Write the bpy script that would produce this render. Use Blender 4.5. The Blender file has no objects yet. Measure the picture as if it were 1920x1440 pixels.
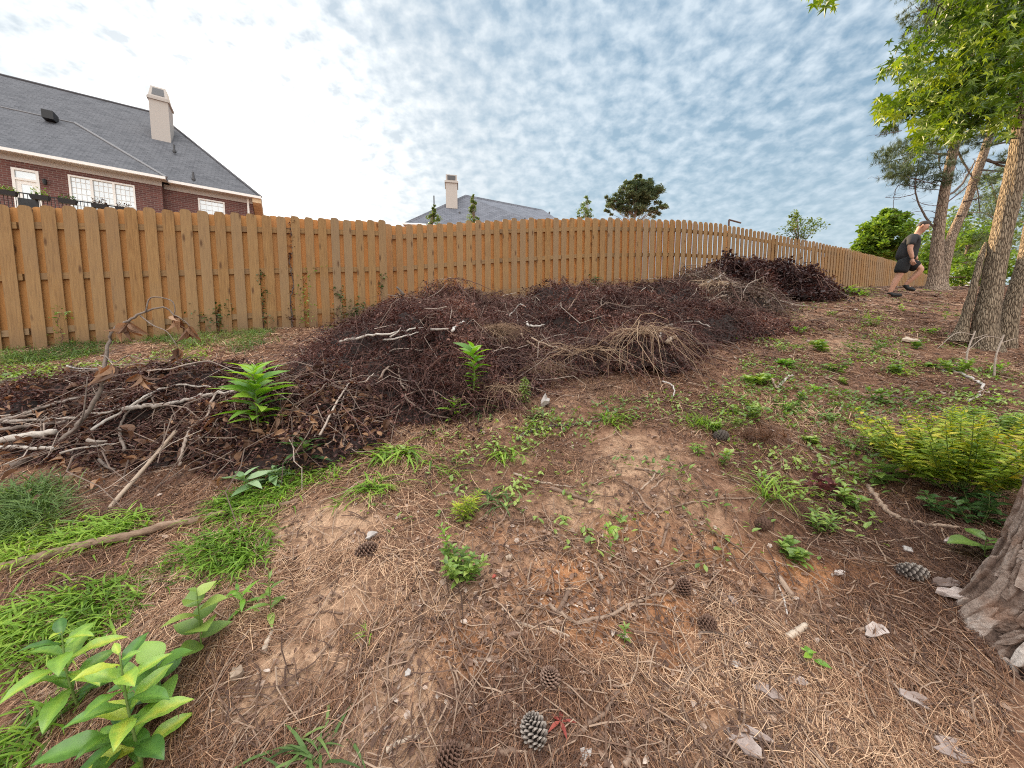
import bpy, math, random
import numpy as np
from mathutils import Vector

sc = bpy.context.scene
rng = np.random.default_rng(7)
random.seed(7)
R = math.radians

# ---------------------------------------------------------------- camera, sky, sun, exposure
F = 693.0                       # focal length in photo pixels (1920 wide)
PITCH = R(5.2)
CAMZ = 1.5
cam_d = bpy.data.cameras.new("camera"); cam = bpy.data.objects.new("camera", cam_d)
sc.collection.objects.link(cam)
cam.location = (0, 0, CAMZ); cam.rotation_euler = (R(90) - PITCH, 0, 0)
cam_d.sensor_width = 36.0; cam_d.lens = 36.0 * F / 1920.0
cam_d.clip_start = 0.05; cam_d.clip_end = 2000.0
sc.camera = cam

SUN_AZ, SUN_EL = R(-34), R(20)   # azimuth from +Y towards +X
SUN = Vector((math.sin(SUN_AZ) * math.cos(SUN_EL), math.cos(SUN_AZ) * math.cos(SUN_EL), math.sin(SUN_EL)))
sun_d = bpy.data.lights.new("sun", 'SUN'); sun = bpy.data.objects.new("sun", sun_d)
sc.collection.objects.link(sun)
sun.rotation_euler = SUN.to_track_quat('Z', 'Y').to_euler()
sun_d.energy = 5.0; sun_d.angle = R(0.6); sun_d.color = (1.0, 0.77, 0.48)

sc.view_settings.view_transform = 'Standard'; sc.view_settings.look = 'None'
sc.view_settings.gamma = 1.0; sc.view_settings.use_curve_mapping = False
sc.view_settings.exposure = EXPOSURE = 1.32
sc.cycles.use_denoising = False; sc.cycles.filter_width = 1.1
sc.cycles.max_bounces = 8; sc.cycles.diffuse_bounces = 4; sc.cycles.glossy_bounces = 2
sc.cycles.transmission_bounces = 4; sc.cycles.transparent_max_bounces = 4
sc.cycles.sample_clamp_indirect = 6.0

W = bpy.data.worlds.new("World"); sc.world = W; W.use_nodes = True
class NT:
    """small helper to write node graphs"""
    def __init__(s, nt): s.nt = nt
    def n(s, t, **kw):
        x = s.nt.nodes.new(t)
        for k, v in kw.items(): setattr(x, k, v)
        return x
    def l(s, a, b): s.nt.links.new(a, b)
    def put(s, sock, v):
        if hasattr(v, 'is_linked') or hasattr(v, 'links'): s.l(v, sock)
        else: sock.default_value = v
    def math(s, op, a, b=0.0, c=None, clamp=False):
        x = s.n('ShaderNodeMath', operation=op, use_clamp=clamp)
        s.put(x.inputs[0], a); s.put(x.inputs[1], b)
        if c is not None: s.put(x.inputs[2], c)
        return x.outputs[0]
    def vmath(s, op, a, b=None):
        x = s.n('ShaderNodeVectorMath', operation=op)
        s.put(x.inputs[0], a)
        if b is not None: s.put(x.inputs[1], b)
        return x
    def mixc(s, f, a, b, mode='MIX'):
        x = s.n('ShaderNodeMix', data_type='RGBA', blend_type=mode)
        s.put(x.inputs[0], f)
        s.put(x.inputs[6], a if not isinstance(a, tuple) else (*a, 1)[:4])
        s.put(x.inputs[7], b if not isinstance(b, tuple) else (*b, 1)[:4])
        return x.outputs[2]
    def ramp(s, f, stops):
        x = s.n('ShaderNodeValToRGB'); s.put(x.inputs[0], f)
        e = x.color_ramp.elements
        while len(e) < len(stops): e.new(0.5)
        for el, (p, c) in zip(e, stops):
            el.position = p; el.color = (*c, 1)[:4] if isinstance(c, tuple) else (c, c, c, 1)
        return x.outputs[0]
    def noise(s, vec, scale, detail=4, rough=0.55, dist=0.0):
        x = s.n('ShaderNodeTexNoise')
        if vec is not None: s.l(vec, x.inputs['Vector'])
        x.inputs['Scale'].default_value = scale; x.inputs['Detail'].default_value = detail
        x.inputs['Roughness'].default_value = rough; x.inputs['Distortion'].default_value = dist
        return x.outputs[0]

w = NT(W.node_tree); W.node_tree.nodes.clear()
tc = w.n('ShaderNodeTexCoord'); dirv = w.vmath('NORMALIZE', tc.outputs['Generated']).outputs[0]
sky = w.n('ShaderNodeTexSky', sky_type='NISHITA', sun_disc=False, sun_elevation=SUN_EL, sun_rotation=SUN_AZ)
sky.air_density = 1.2; sky.dust_density = 0.4; sky.ozone_density = 2.0
sep = w.n('ShaderNodeSeparateXYZ'); w.l(dirv, sep.inputs[0])
zc = w.math('ADD', w.math('MAXIMUM', sep.outputs[2], 0.0), 0.26)
uv = w.n('ShaderNodeCombineXYZ')
w.l(w.math('DIVIDE', sep.outputs[0], zc), uv.inputs[0]); w.l(w.math('DIVIDE', sep.outputs[1], zc), uv.inputs[1])
uvv = uv.outputs[0]
big = w.noise(uvv, 1.3, 3, 0.5)
puf = w.noise(uvv, 21.0, 4, 0.5, 0.15)
fine = w.noise(uvv, 52.0, 3, 0.6)
cov = w.math('ADD', w.math('MULTIPLY', puf, 1.0), w.math('MULTIPLY', w.math('SUBTRACT', big, 0.5), 0.45))
cov = w.math('ADD', cov, w.math('MULTIPLY', w.math('SUBTRACT', fine, 0.5), 0.22))
cl = w.ramp(cov, [(0.31, 0.08), (0.50, 0.52), (0.69, 1.0)])
# puffs melt into a thin even veil near the horizon
hz = w.math('SMOOTH_MIN', w.math('DIVIDE', w.math('MAXIMUM', sep.outputs[2], 0.0), 0.45), 1.0, 0.2)
cl = w.math('ADD', w.math('MULTIPLY', cl, hz), w.math('MULTIPLY', w.math('SUBTRACT', 1.0, hz), 0.42))
sd = w.math('MAXIMUM', w.vmath('DOT_PRODUCT', dirv, tuple(SUN)).outputs['Value'], 0.0)
g1 = w.math('POWER', sd, 9.0); g2 = w.math('POWER', sd, 40.0)
SKYK = 0.145
skyc = w.mixc(1.0, sky.outputs[0], (SKYK * 0.78, SKYK * 1.0, SKYK * 1.23), 'MULTIPLY')
# the brightest haze round the sun rolls off softly
skyd = w.vmath('ADD', w.vmath('SCALE', skyc).outputs[0], (1.0, 1.0, 1.0)); skyd.inputs[0].links[0].from_node.inputs['Scale'].default_value = 2.7
skyc = w.vmath('DIVIDE', skyc, skyd.outputs[0]).outputs[0]
cb = w.math('ADD', 0.395, w.math('ADD', w.math('MULTIPLY', g1, 0.07), w.math('MULTIPLY', g2, 1.0)))
# brightness added to the unseen sky overhead and behind the camera lifts the ground
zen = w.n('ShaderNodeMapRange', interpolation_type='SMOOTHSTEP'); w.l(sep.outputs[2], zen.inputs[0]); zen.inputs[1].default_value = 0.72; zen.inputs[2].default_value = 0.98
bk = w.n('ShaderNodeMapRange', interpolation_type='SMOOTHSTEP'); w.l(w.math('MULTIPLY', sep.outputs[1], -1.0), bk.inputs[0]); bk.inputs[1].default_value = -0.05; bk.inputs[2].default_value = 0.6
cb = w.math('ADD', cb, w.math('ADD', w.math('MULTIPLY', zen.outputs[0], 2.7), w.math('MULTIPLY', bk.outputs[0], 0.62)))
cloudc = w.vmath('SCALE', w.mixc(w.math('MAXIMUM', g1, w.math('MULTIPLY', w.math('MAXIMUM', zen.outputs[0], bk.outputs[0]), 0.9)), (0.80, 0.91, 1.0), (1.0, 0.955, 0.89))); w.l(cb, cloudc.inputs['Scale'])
skyc = w.mixc(1.0, skyc, w.vmath('SCALE', (1.0, 0.95, 0.86)).outputs[0], 'ADD'); skyc.node.inputs[7].links[0].from_node.inputs['Scale'].default_value = 1.0
w.l(w.math('MULTIPLY', g1, 0.10), skyc.node.inputs[7].links[0].from_node.inputs['Scale'])
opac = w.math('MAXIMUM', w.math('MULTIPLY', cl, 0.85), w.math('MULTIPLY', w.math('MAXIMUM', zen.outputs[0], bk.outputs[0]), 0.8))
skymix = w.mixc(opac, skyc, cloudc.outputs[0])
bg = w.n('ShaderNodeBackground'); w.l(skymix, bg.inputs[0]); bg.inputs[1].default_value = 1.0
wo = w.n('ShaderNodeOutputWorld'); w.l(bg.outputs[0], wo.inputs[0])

# ---------------------------------------------------------------- numeric helpers
def _h(ix, iy, s):
    n = (ix.astype(np.int64) * 374761393 + iy.astype(np.int64) * 668265263 + s * 1442695041) & 0x7fffffff
    n = ((n ^ (n >> 13)) * 1274126177) & 0x7fffffff
    return ((n ^ (n >> 16)) & 0xffffff) / float(0xffffff)
def vnoise(x, y, s=0):
    x = np.asarray(x, float); y = np.asarray(y, float)
    ix = np.floor(x); iy = np.floor(y); fx = x - ix; fy = y - iy
    fx = fx * fx * (3 - 2 * fx); fy = fy * fy * (3 - 2 * fy)
    a = _h(ix, iy, s); b = _h(ix + 1, iy, s); c = _h(ix, iy + 1, s); d = _h(ix + 1, iy + 1, s)
    return (a * (1 - fx) + b * fx) * (1 - fy) + (c * (1 - fx) + d * fx) * fy - 0.5
def fbm(x, y, s=0, o=4):
    t = 0; a = 1.0
    for i in range(o):
        t = t + a * vnoise(x * 2 ** i, y * 2 ** i, s + i * 17); a *= 0.5
    return t
def sstep(a, b, x):
    t = np.clip((x - a) / (b - a), 0, 1); return t * t * (3 - 2 * t)
def splus(x, wd): return wd * np.logaddexp(0, x / wd)

def gbase(x, y):
    """the hillside: rises away from the camera, levels off at the crest"""
    x = np.asarray(x, float); y = np.asarray(y, float)
    left = sstep(-2.0, -8.0, x)
    z = 0.316 * y + 0.009 * x
    z = z - 0.29 * splus(y - 10.2, 0.6) * (1 - left) - 0.30 * splus(y - 19.0, 2.0) * left
    z = z + 0.30 * splus(-y - 5.0, 1.0)
    z = z - 0.17 * np.exp(-((x + 2.5) ** 2 / 8 + (y - 7.4) ** 2 / 4))
    far = np.hypot(x, y)
    return z - 0.02 * splus(far - 60, 5)
def grough(x, y):
    f = 1 / (1 + (np.hypot(x, y) / 14) ** 3)
    return f * (0.07 * fbm(x * 0.9, y * 0.9, 3, 3) + 0.035 * fbm(x * 3.1, y * 3.1, 11, 3) + 0.014 * fbm(x * 11, y * 11, 23, 3))
def G(x, y): return gbase(x, y) + grough(np.asarray(x, float), np.asarray(y, float))

CP, SP = math.cos(PITCH), math.sin(PITCH)
def ray(px, py):
    u = (px - 960) / F; v = (720 - py) / F
    return np.array([u, CP + v * SP, v * CP - SP])
_T = np.geomspace(0.5, 90, 420)
def at_many(px, py, H=None):
    """points where the sight lines meet the ground (or the surface H)"""
    px = np.atleast_1d(np.asarray(px, float)); py = np.atleast_1d(np.asarray(py, float)); H = H or G
    u = (px - 960) / F; v = (720 - py) / F
    d = np.stack([u, CP + v * SP, v * CP - SP], 1)
    P = d[:, None, :] * _T[None, :, None]
    below = CAMZ + P[..., 2] < H(P[..., 0], P[..., 1])
    k = np.where(below.any(1), below.argmax(1), len(_T) - 1); k = np.maximum(k, 1)
    a, b = _T[k - 1], _T[k]
    for _ in range(18):
        m = 0.5 * (a + b); q = d * m[:, None]; w_ = CAMZ + q[:, 2] < H(q[:, 0], q[:, 1])
        b = np.where(w_, m, b); a = np.where(w_, a, m)
    q = d * b[:, None]
    return np.stack([q[:, 0], q[:, 1], H(q[:, 0], q[:, 1])], 1)
def at(px, py, H=None): return at_many([px], [py], H)[0]
def dep(px, py, d):
    """point on that sight line at forward distance d"""
    r = ray(px, py); r = r / r[1] * d
    return np.array([r[0], r[1], CAMZ + r[2]])

# ---------------------------------------------------------------- mesh building
class MB:
    def __init__(s): s.v = []; s.f = []; s.t = []; s.w = []; s.n = 0
    def add(s, v, f, tint=0.5, vec=None):
        v = np.asarray(v, float).reshape(-1, 3)
        if vec is not None: s.w.append(np.asarray(vec, float).reshape(-1, 3))
        s.v.append(v)
        s.t.append(np.full(len(v), tint, float) if np.isscalar(tint) else np.asarray(tint, float).reshape(-1))
        if isinstance(f, np.ndarray): s.f.append(f.astype(np.int64) + s.n)
        else:
            by = {}
            for q in f: by.setdefault(len(q), []).append(q)
            for q in by.values(): s.f.append(np.asarray(q, np.int64) + s.n)
        s.n += len(v)
    def box(s, c, ax, ay, az, tint=0.5):
        c, ax, ay, az = [np.asarray(k, float) for k in (c, ax, ay, az)]
        v = [c + i * ax + j * ay + k * az for i in (-1, 1) for j in (-1, 1) for k in (-1, 1)]
        s.add(v, [(0, 1, 3, 2), (4, 6, 7, 5), (0, 4, 5, 1), (2, 3, 7, 6), (0, 2, 6, 4), (1, 5, 7, 3)], tint)
    def tube(s, pts, rad, sides=6, tint=0.5, cap=True):
        P = np.asarray(pts, float); Rr = np.broadcast_to(np.asarray(rad, float), (len(P),))
        s.tubes(P[None], Rr[None], sides, np.array([tint]), cap)
    def tubes(s, P, Rr, sides=3, tint=None, cap=False):
        """P (M,N,3) polylines, Rr (M,N) radii"""
        M, N, _ = P.shape
        if M == 0: return
        T = np.gradient(P, axis=1); T /= np.linalg.norm(T, axis=2, keepdims=True) + 1e-9
        mean = T.mean(axis=1); ref = np.where((np.abs(mean[:, 2]) < 0.8 * np.linalg.norm(mean, axis=1) + 1e-9)[:, None], np.array([[0, 0, 1.0]]), np.array([[1.0, 0, 0]]))
        A = np.cross(T, ref[:, None, :]); A /= np.linalg.norm(A, axis=2, keepdims=True) + 1e-9
        B = np.cross(T, A)
        th = np.arange(sides) * 2 * np.pi / sides
        V = P[:, :, None, :] + Rr[:, :, None, None] * (np.cos(th)[None, None, :, None] * A[:, :, None, :] + np.sin(th)[None, None, :, None] * B[:, :, None, :])
        idx = np.arange(M * N * sides).reshape(M, N, sides)
        a = idx[:, :-1, :]; b = np.roll(idx, -1, axis=2)[:, :-1, :]; c = np.roll(idx, -1, axis=2)[:, 1:, :]; d = idx[:, 1:, :]
        Fq = np.stack([a, b, c, d], -1).reshape(-1, 4)
        tt = np.repeat(rng.random(M) if tint is None else tint, N * sides)
        base = s.n
        s.add(V.reshape(-1, 3), Fq, tt)
        if cap:
            for m in range(M):
                s.f.append((idx[m, 0, ::-1][None] + base)); s.f.append((idx[m, -1][None] + base))
    def stamp(s, TV, TF, pos, rot, scale, tint=None, tvar=None):
        """template (K,3) stamped at pos (M,3) with rot (M,3,3) (columns are the axes) and scale (M,) or (M,3)"""
        M = len(pos); K = len(TV)
        if M == 0: return
        sc_ = np.asarray(scale, float)
        if sc_.ndim == 1: sc_ = sc_[:, None]
        L = TV[None] * sc_[:, None, :]
        V = np.einsum('mij,mkj->mki', rot, L) + pos[:, None, :]
        tt = np.repeat(rng.random(M) if tint is None else tint, K)
        if tvar is not None: tt = np.clip(tt + np.tile(tvar, M), 0, 1)
        off = (np.arange(M) * K)[:, None, None]
        base = s.n
        s.v.append(V.reshape(-1, 3)); s.t.append(tt); s.n += M * K
        by = {}
        for q in TF: by.setdefault(len(q), []).append(q)
        for k, q in by.items(): s.f.append((np.asarray(q)[None] + off).reshape(-1, k) + base)
    def build(s, name, m, parent=None, smooth=False, vecname=None):
        V = np.concatenate(s.v); me = bpy.data.meshes.new(name)
        me.vertices.add(len(V)); me.vertices.foreach_set('co', V.astype(np.float32).ravel())
        tot = np.concatenate([np.full(len(q), q.shape[1], np.int32) for q in s.f])
        li = np.concatenate([q.ravel() for q in s.f]).astype(np.int32)
        me.loops.add(len(li)); me.loops.foreach_set('vertex_index', li)
        me.polygons.add(len(tot)); st = np.concatenate([[0], np.cumsum(tot)[:-1]]).astype(np.int32)
        me.polygons.foreach_set('loop_start', st)
        me.update(calc_edges=True); me.validate()
        at_ = me.attributes.new('tint', 'FLOAT', 'POINT'); at_.data.foreach_set('value', np.concatenate(s.t).astype(np.float32))
        if vecname:
            aw = me.attributes.new(vecname, 'FLOAT_VECTOR', 'POINT'); aw.data.foreach_set('vector', np.concatenate(s.w).astype(np.float32).ravel())
        me.polygons.foreach_set('use_smooth', np.full(len(me.polygons), bool(smooth)))
        me.materials.append(m)
        o = bpy.data.objects.new(name, me); sc.collection.objects.link(o)
        if parent is not None: o.parent = parent; o.matrix_parent_inverse = parent.matrix_basis.inverted()
        return o

def tag(o, label=None, cat=None, group=None, kind=None):
    if label: o['label'] = label
    if cat: o['category'] = cat
    if group: o['group'] = group
    if kind: o['kind'] = kind
    return o
def thing(name, label, cat, loc=(0, 0, 0), group=None):
    o = bpy.data.objects.new(name, None); sc.collection.objects.link(o)
    o.empty_display_size = 0.1
    o.location = tuple(float(k) for k in loc)
    return tag(o, label, cat, group)

def frames(d, roll=None):
    """rotation matrices (M,3,3) whose columns are side, along d, normal"""
    d = d / (np.linalg.norm(d, axis=1, keepdims=True) + 1e-9)
    up = np.where((np.abs(d[:, 2]) < 0.95)[:, None], np.array([[0, 0, 1.0]]), np.array([[1.0, 0, 0]]))
    x = np.cross(d, up); x /= np.linalg.norm(x, axis=1, keepdims=True)
    z = np.cross(x, d)
    if roll is not None:
        c = np.cos(roll)[:, None]; s_ = np.sin(roll)[:, None]
        x, z = c * x + s_ * z, -s_ * x + c * z
    return np.stack([x, d, z], axis=2)
def rdir(M, zlo=-1, zhi=1):
    z = rng.uniform(zlo, zhi, M); a = rng.uniform(0, 2 * np.pi, M); r = np.sqrt(1 - z * z)
    return np.stack([r * np.cos(a), r * np.sin(a), z], 1)
def spline(pts, n):
    """Catmull-Rom through pts, n points per span"""
    P = np.asarray(pts, float)
    if len(P) == 2: return P[0] + np.linspace(0, 1, n + 1)[:, None] * (P[1] - P[0])
    E = np.vstack([2 * P[0] - P[1], P, 2 * P[-1] - P[-2]]); out = []
    for i in range(1, len(E) - 2):
        for t in np.linspace(0, 1, n, endpoint=False):
            a, b, c, d = E[i - 1], E[i], E[i + 1], E[i + 2]
            out.append(0.5 * (2 * b + (c - a) * t + (2 * a - 5 * b + 4 * c - d) * t * t + (3 * b - a - 3 * c + d) * t ** 3))
    out.append(P[-1]); return np.array(out)

# leaf templates: x side, y along, z normal
def leaf_template(wd, bend=0.25, cup=0.15, n=4, tipw=0.5):
    v = []; f = []
    for i in range(n + 1):
        t = i / n; wv = wd * (math.sin(math.pi * t ** tipw) if 0 < t < 1 else 0.0) * 0.5
        z = -bend * t * t
        v += [(-wv, t, z + cup * wv), (0, t, z), (wv, t, z + cup * wv)]
    for i in range(n):
        a = i * 3
        for k in (0, 1):
            q = (a + k, a + k + 1, a + k + 4, a + k + 3)
            f.append(q)
    return np.array(v), f
DIAM = (np.array([(0, 0, 0), (0.5, 0.5, 0.12), (0, 1, 0), (-0.5, 0.5, 0.12)], float), [(0, 1, 2), (0, 2, 3)])
QUADL = (np.array([(0, 0, 0), (0.32, 0.35, 0.08), (0.22, 0.8, 0.0), (0, 1, -0.1), (-0.22, 0.8, 0.0), (-0.32, 0.35, 0.08)], float), [(0, 1, 2, 3), (0, 3, 4, 5)])
LANCE = leaf_template(0.26, 0.35, 0.3, 4, 0.8)
OVAL = leaf_template(0.48, 0.35, 0.3, 6, 0.85)
def big_leaf(n=12):
    v = []; f = []; tv = []
    for i in range(n + 1):
        t = i / n; wv = 0.215 * math.sin(math.pi * min(1, t * .97 + .03) ** 1.25) if i < n else 0.0
        z = .05 * math.sin(t * 2.2) - .30 * t * t; wav = .018 * math.sin(t * 17)
        for k, fr in enumerate((-1, -.5, 0, .5, 1)):
            v.append((fr * wv, t, z + abs(fr) * wv * .35 + wav * abs(fr) + (.012 if (i + k) % 2 and k in (1, 3) else 0)))
            tv.append(.22 if k == 2 else (.05 if (i % 2) and k in (1, 3) else -.05))
    for i in range(n):
        for k in range(4): a = i * 5 + k; f.append((a, a + 1, a + 6, a + 5))
    return (np.array(v), f), np.array(tv)
BIGL, BIGT = big_leaf()
ROUND = leaf_template(0.8, 0.25, 0.25, 9, 0.75)
CRISP = leaf_template(0.5, 0.5, 0.9, 5, 0.75)
def blade_template(wd, bend):
    v = []; f = []
    n = 4
    for i in range(n + 1):
        t = i / n; wv = wd * 0.5 * (1 - t ** 2.2) + 0.0004
        a = bend * t
        v += [(-wv, t * math.cos(a * 0.8), -t * math.sin(a * 0.8) * 0.9), (wv, t * math.cos(a * 0.8), -t * math.sin(a * 0.8) * 0.9)]
    for i in range(n): f.append((2 * i, 2 * i + 1, 2 * i + 3, 2 * i + 2))
    return np.array(v), f
BLADE = blade_template(0.07, 0.9); FINEB = blade_template(0.025, 0.9)
def star_template():
    v = [(0, 0.12, 0.0)]; f = []
    ang = [-2.1, -1.05, 0, 1.05, 2.1]; ln = [0.55, 0.8, 0.9, 0.8, 0.55]; o = []
    for i, (a, l) in enumerate(zip(ang, ln)):
        if i == 0: o.append((math.sin(a - 0.6) * 0.2, 0.12 + math.cos(a - 0.6) * 0.2, 0))
        o.append((math.sin(a) * l, 0.12 + math.cos(a) * l, -0.12 * l))
        m = a + 0.525 if i < 4 else a + 0.6
        o.append((math.sin(m) * 0.27, 0.12 + math.cos(m) * 0.27, 0.03))
    v += o
    for i in range(len(o) - 1): f.append((0, i + 2, i + 1))
    return np.array(v), f
STAR = star_template()
def tuft_template(k, spread):
    v = []; f = []
    r2 = random.Random(5)
    for i in range(k):
        a = 2 * math.pi * i / k + r2.random(); t = spread * (0.3 + 0.7 * r2.random())
        d = np.array([math.sin(t) * math.cos(a), math.cos(t), math.sin(t) * math.sin(a)])
        sd_ = np.cross(d, [0.3, 0.2, 0.9]); sd_ /= np.linalg.norm(sd_)
        b = len(v); v += [sd_ * 0.035, -sd_ * 0.035, d]
        f.append((b, b + 1, b + 2))
    return np.array(v), f
NEEDLES = tuft_template(9, 1.3)
# ---------------------------------------------------------------- materials
def newmat(name):
    m = bpy.data.materials.new(name); m.use_nodes = True; m.node_tree.nodes.clear()
    return m, NT(m.node_tree)
def out(t, sh):
    o = t.n('ShaderNodeOutputMaterial'); t.l(sh, o.inputs['Surface'])
def tintmat(name, stops, rough=0.7, trans=0.0, tcol=None, noise=0.0, nscale=20.0, bump=0.0, spec=0.3, stretch=None):
    """colour from a ramp over the per-piece 'tint' attribute, broken up with noise; optional thin-leaf translucency"""
    m, t = newmat(name)
    a = t.n('ShaderNodeAttribute', attribute_name='tint'); f = a.outputs['Fac']
    co = t.n('ShaderNodeTexCoord').outputs['Object']
    if stretch:
        mp = t.n('ShaderNodeMapping'); t.l(co, mp.inputs[0]); mp.inputs['Scale'].default_value = stretch; co = mp.outputs[0]
    nz = t.noise(co, nscale, 5, 0.6)
    if noise: f = t.math('ADD', f, t.math('MULTIPLY', t.math('SUBTRACT', nz, 0.5), noise), clamp=True)
    col = t.ramp(f, stops)
    b = t.n('ShaderNodeBsdfPrincipled'); t.l(col, b.inputs['Base Color']); b.inputs['Roughness'].default_value = rough
    b.inputs['Specular IOR Level'].default_value = spec
    if bump:
        bp = t.n('ShaderNodeBump'); bp.inputs['Strength'].default_value = bump; bp.inputs['Distance'].default_value = 0.02
        t.l(nz, bp.inputs['Height']); t.l(bp.outputs[0], b.inputs['Normal'])
    sh = b.outputs[0]
    if trans:
        tr = t.n('ShaderNodeBsdfTranslucent')
        t.l(t.mixc(1.0, col, tcol or (1.3, 1.3, 0.6), 'MULTIPLY'), tr.inputs[0])
        mx = t.n('ShaderNodeMixShader'); mx.inputs[0].default_value = trans
        t.l(sh, mx.inputs[1]); t.l(tr.outputs[0], mx.inputs[2]); sh = mx.outputs[0]
    out(t, sh); return m
def plain(name, c, rough=0.6, metal=0.0, noise=0.08, nscale=8.0, spec=0.4):
    m, t = newmat(name); co = t.n('ShaderNodeTexCoord').outputs['Object']
    nz = t.noise(co, nscale, 4, 0.6)
    col = t.mixc(nz, tuple(k * (1 - noise) for k in c), tuple(min(1, k * (1 + noise)) for k in c))
    b = t.n('ShaderNodeBsdfPrincipled'); t.l(col, b.inputs['Base Color']); b.inputs['Roughness'].default_value = rough
    b.inputs['Metallic'].default_value = metal; b.inputs['Specular IOR Level'].default_value = spec
    out(t, b.outputs[0]); return m

M = {}
# wood boards: grain along local height, per-board tint, knots
def woodmat():
    m, t = newmat('cedar boards'); a = t.n('ShaderNodeAttribute', attribute_name='tint').outputs['Fac']
    uv_ = t.n('ShaderNodeAttribute', attribute_name='board').outputs['Vector']     # (across, along, board number)
    mp = t.n('ShaderNodeMapping'); t.l(uv_, mp.inputs[0]); mp.inputs['Scale'].default_value = (22, 1.3, 7.3)
    g = t.noise(mp.outputs[0], 3.0, 6, 0.65, 0.6)
    mp2 = t.n('ShaderNodeMapping'); t.l(uv_, mp2.inputs[0]); mp2.inputs['Scale'].default_value = (9.0, 2.6, 5.77)
    vo = t.n('ShaderNodeTexVoronoi'); t.l(mp2.outputs[0], vo.inputs['Vector']); vo.inputs['Scale'].default_value = 1.0
    kn = t.ramp(vo.outputs['Distance'], [(0.08, 1.0), (0.20, 0.0)])
    vs = t.n('ShaderNodeSeparateColor'); t.l(vo.outputs['Color'], vs.inputs[0])
    kn = t.math('MULTIPLY', kn, t.math('GREATER_THAN', vs.outputs[0], 0.4))
    col = t.ramp(g, [(0.25, (0.17, 0.080, 0.028)), (0.5, (0.34, 0.18, 0.064)), (0.75, (0.45, 0.26, 0.10))])
    col = t.mixc(t.math('MULTIPLY', t.math('MINIMUM', a, 1.0), 0.6), col, t.mixc(0.5, col, (0.46, 0.315, 0.165)))
    sepb = t.n('ShaderNodeSeparateXYZ'); t.l(uv_, sepb.inputs[0])
    wn = t.n('ShaderNodeTexWhiteNoise', noise_dimensions='1D'); t.l(sepb.outputs[2], wn.inputs['W'])
    col = t.mixc(t.math('MULTIPLY', t.math('POWER', wn.outputs['Value'], 2.0), 0.75), col, (0.31, 0.225, 0.145))     # some boards have greyed
    damp = t.math('SUBTRACT', 1.0, t.math('DIVIDE', sepb.outputs[1], t.math('ADD', 0.12, t.math('MULTIPLY', t.noise(uv_, 2.3, 4, 0.7), 0.5))), clamp=True)
    gr = t.noise(uv_, 1.1, 3, 0.5)
    col = t.mixc(t.ramp(gr, [(0.5, 0.0), (0.75, 0.45)]), col, (0.30, 0.20, 0.115))
    fresh_glow = t.math('GREATER_THAN', a, 1.2)      # inner boards, out of the weather, stay orange; bounced sun glow painted in too
    col = t.mixc(t.math('MULTIPLY', fresh_glow, 0.58), t.mixc(1.0, col, (0.76, 0.76, 0.76), 'MULTIPLY'), t.mixc(g, (0.42, 0.165, 0.045), (0.66, 0.31, 0.09)))
    col = t.mixc(t.math('MULTIPLY', kn, 0.85), col, (0.085, 0.04, 0.018))
    col = t.mixc(t.math('MULTIPLY', damp, 0.6), col, (0.13, 0.085, 0.055))      # splashed soil at the foot
    b = t.n('ShaderNodeBsdfPrincipled'); t.l(col, b.inputs['Base Color']); b.inputs['Roughness'].default_value = 0.75
    b.inputs['Specular IOR Level'].default_value = 0.25
    bp = t.n('ShaderNodeBump'); bp.inputs['Strength'].default_value = 0.25; bp.inputs['Distance'].default_value = 0.003
    t.l(g, bp.inputs['Height']); t.l(bp.outputs[0], b.inputs['Normal'])
    out(t, b.outputs[0]); return m
M['wood'] = woodmat()

def groundmat():
    m, t = newmat('forest soil')
    co = t.n('ShaderNodeTexCoord').outputs['Object']
    clay = t.n('ShaderNodeAttribute', attribute_name='clay').outputs['Fac']
    sand = t.n('ShaderNodeAttribute', attribute_name='sand').outputs['Fac']
    n1 = t.noise(co, 2.0, 6, 0.65); n2 = t.noise(co, 14.0, 6, 0.7); n3 = t.noise(co, 90.0, 4, 0.7)
    col = t.ramp(n2, [(0.3, (0.085, 0.042, 0.026)), (0.5, (0.215, 0.112, 0.070)), (0.72, (0.39, 0.235, 0.155))])
    cl_ = t.math('MULTIPLY', clay, t.ramp(n1, [(0.3, 0.5), (0.6, 1.0)]))
    sa_ = t.math('MULTIPLY', sand, t.ramp(n2, [(0.25, 0.45), (0.55, 1.0)]))
    col = t.mixc(sa_, col, t.ramp(n2, [(0.3, (0.38, 0.225, 0.14)), (0.6, (0.55, 0.36, 0.235))]))
    col = t.mixc(cl_, col, t.ramp(n2, [(0.3, (0.33, 0.13, 0.055)), (0.65, (0.52, 0.25, 0.115))]))
    col = t.mixc(t.ramp(n3, [(0.35, 0.4), (0.6, 0.0)]), col, (0.07, 0.04, 0.025))
    b = t.n('ShaderNodeBsdfPrincipled'); t.l(col, b.inputs['Base Color']); b.inputs['Roughness'].default_value = 0.95
    b.inputs['Specular IOR Level'].default_value = 0.1
    bp = t.n('ShaderNodeBump'); bp.inputs['Strength'].default_value = 0.9; bp.inputs['Distance'].default_value = 0.015
    t.l(t.math('ADD', n2, t.math('MULTIPLY', n3, 0.6)), bp.inputs['Height']); t.l(bp.outputs[0], b.inputs['Normal'])
    out(t, b.outputs[0]); return m
M['ground'] = groundmat()

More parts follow.
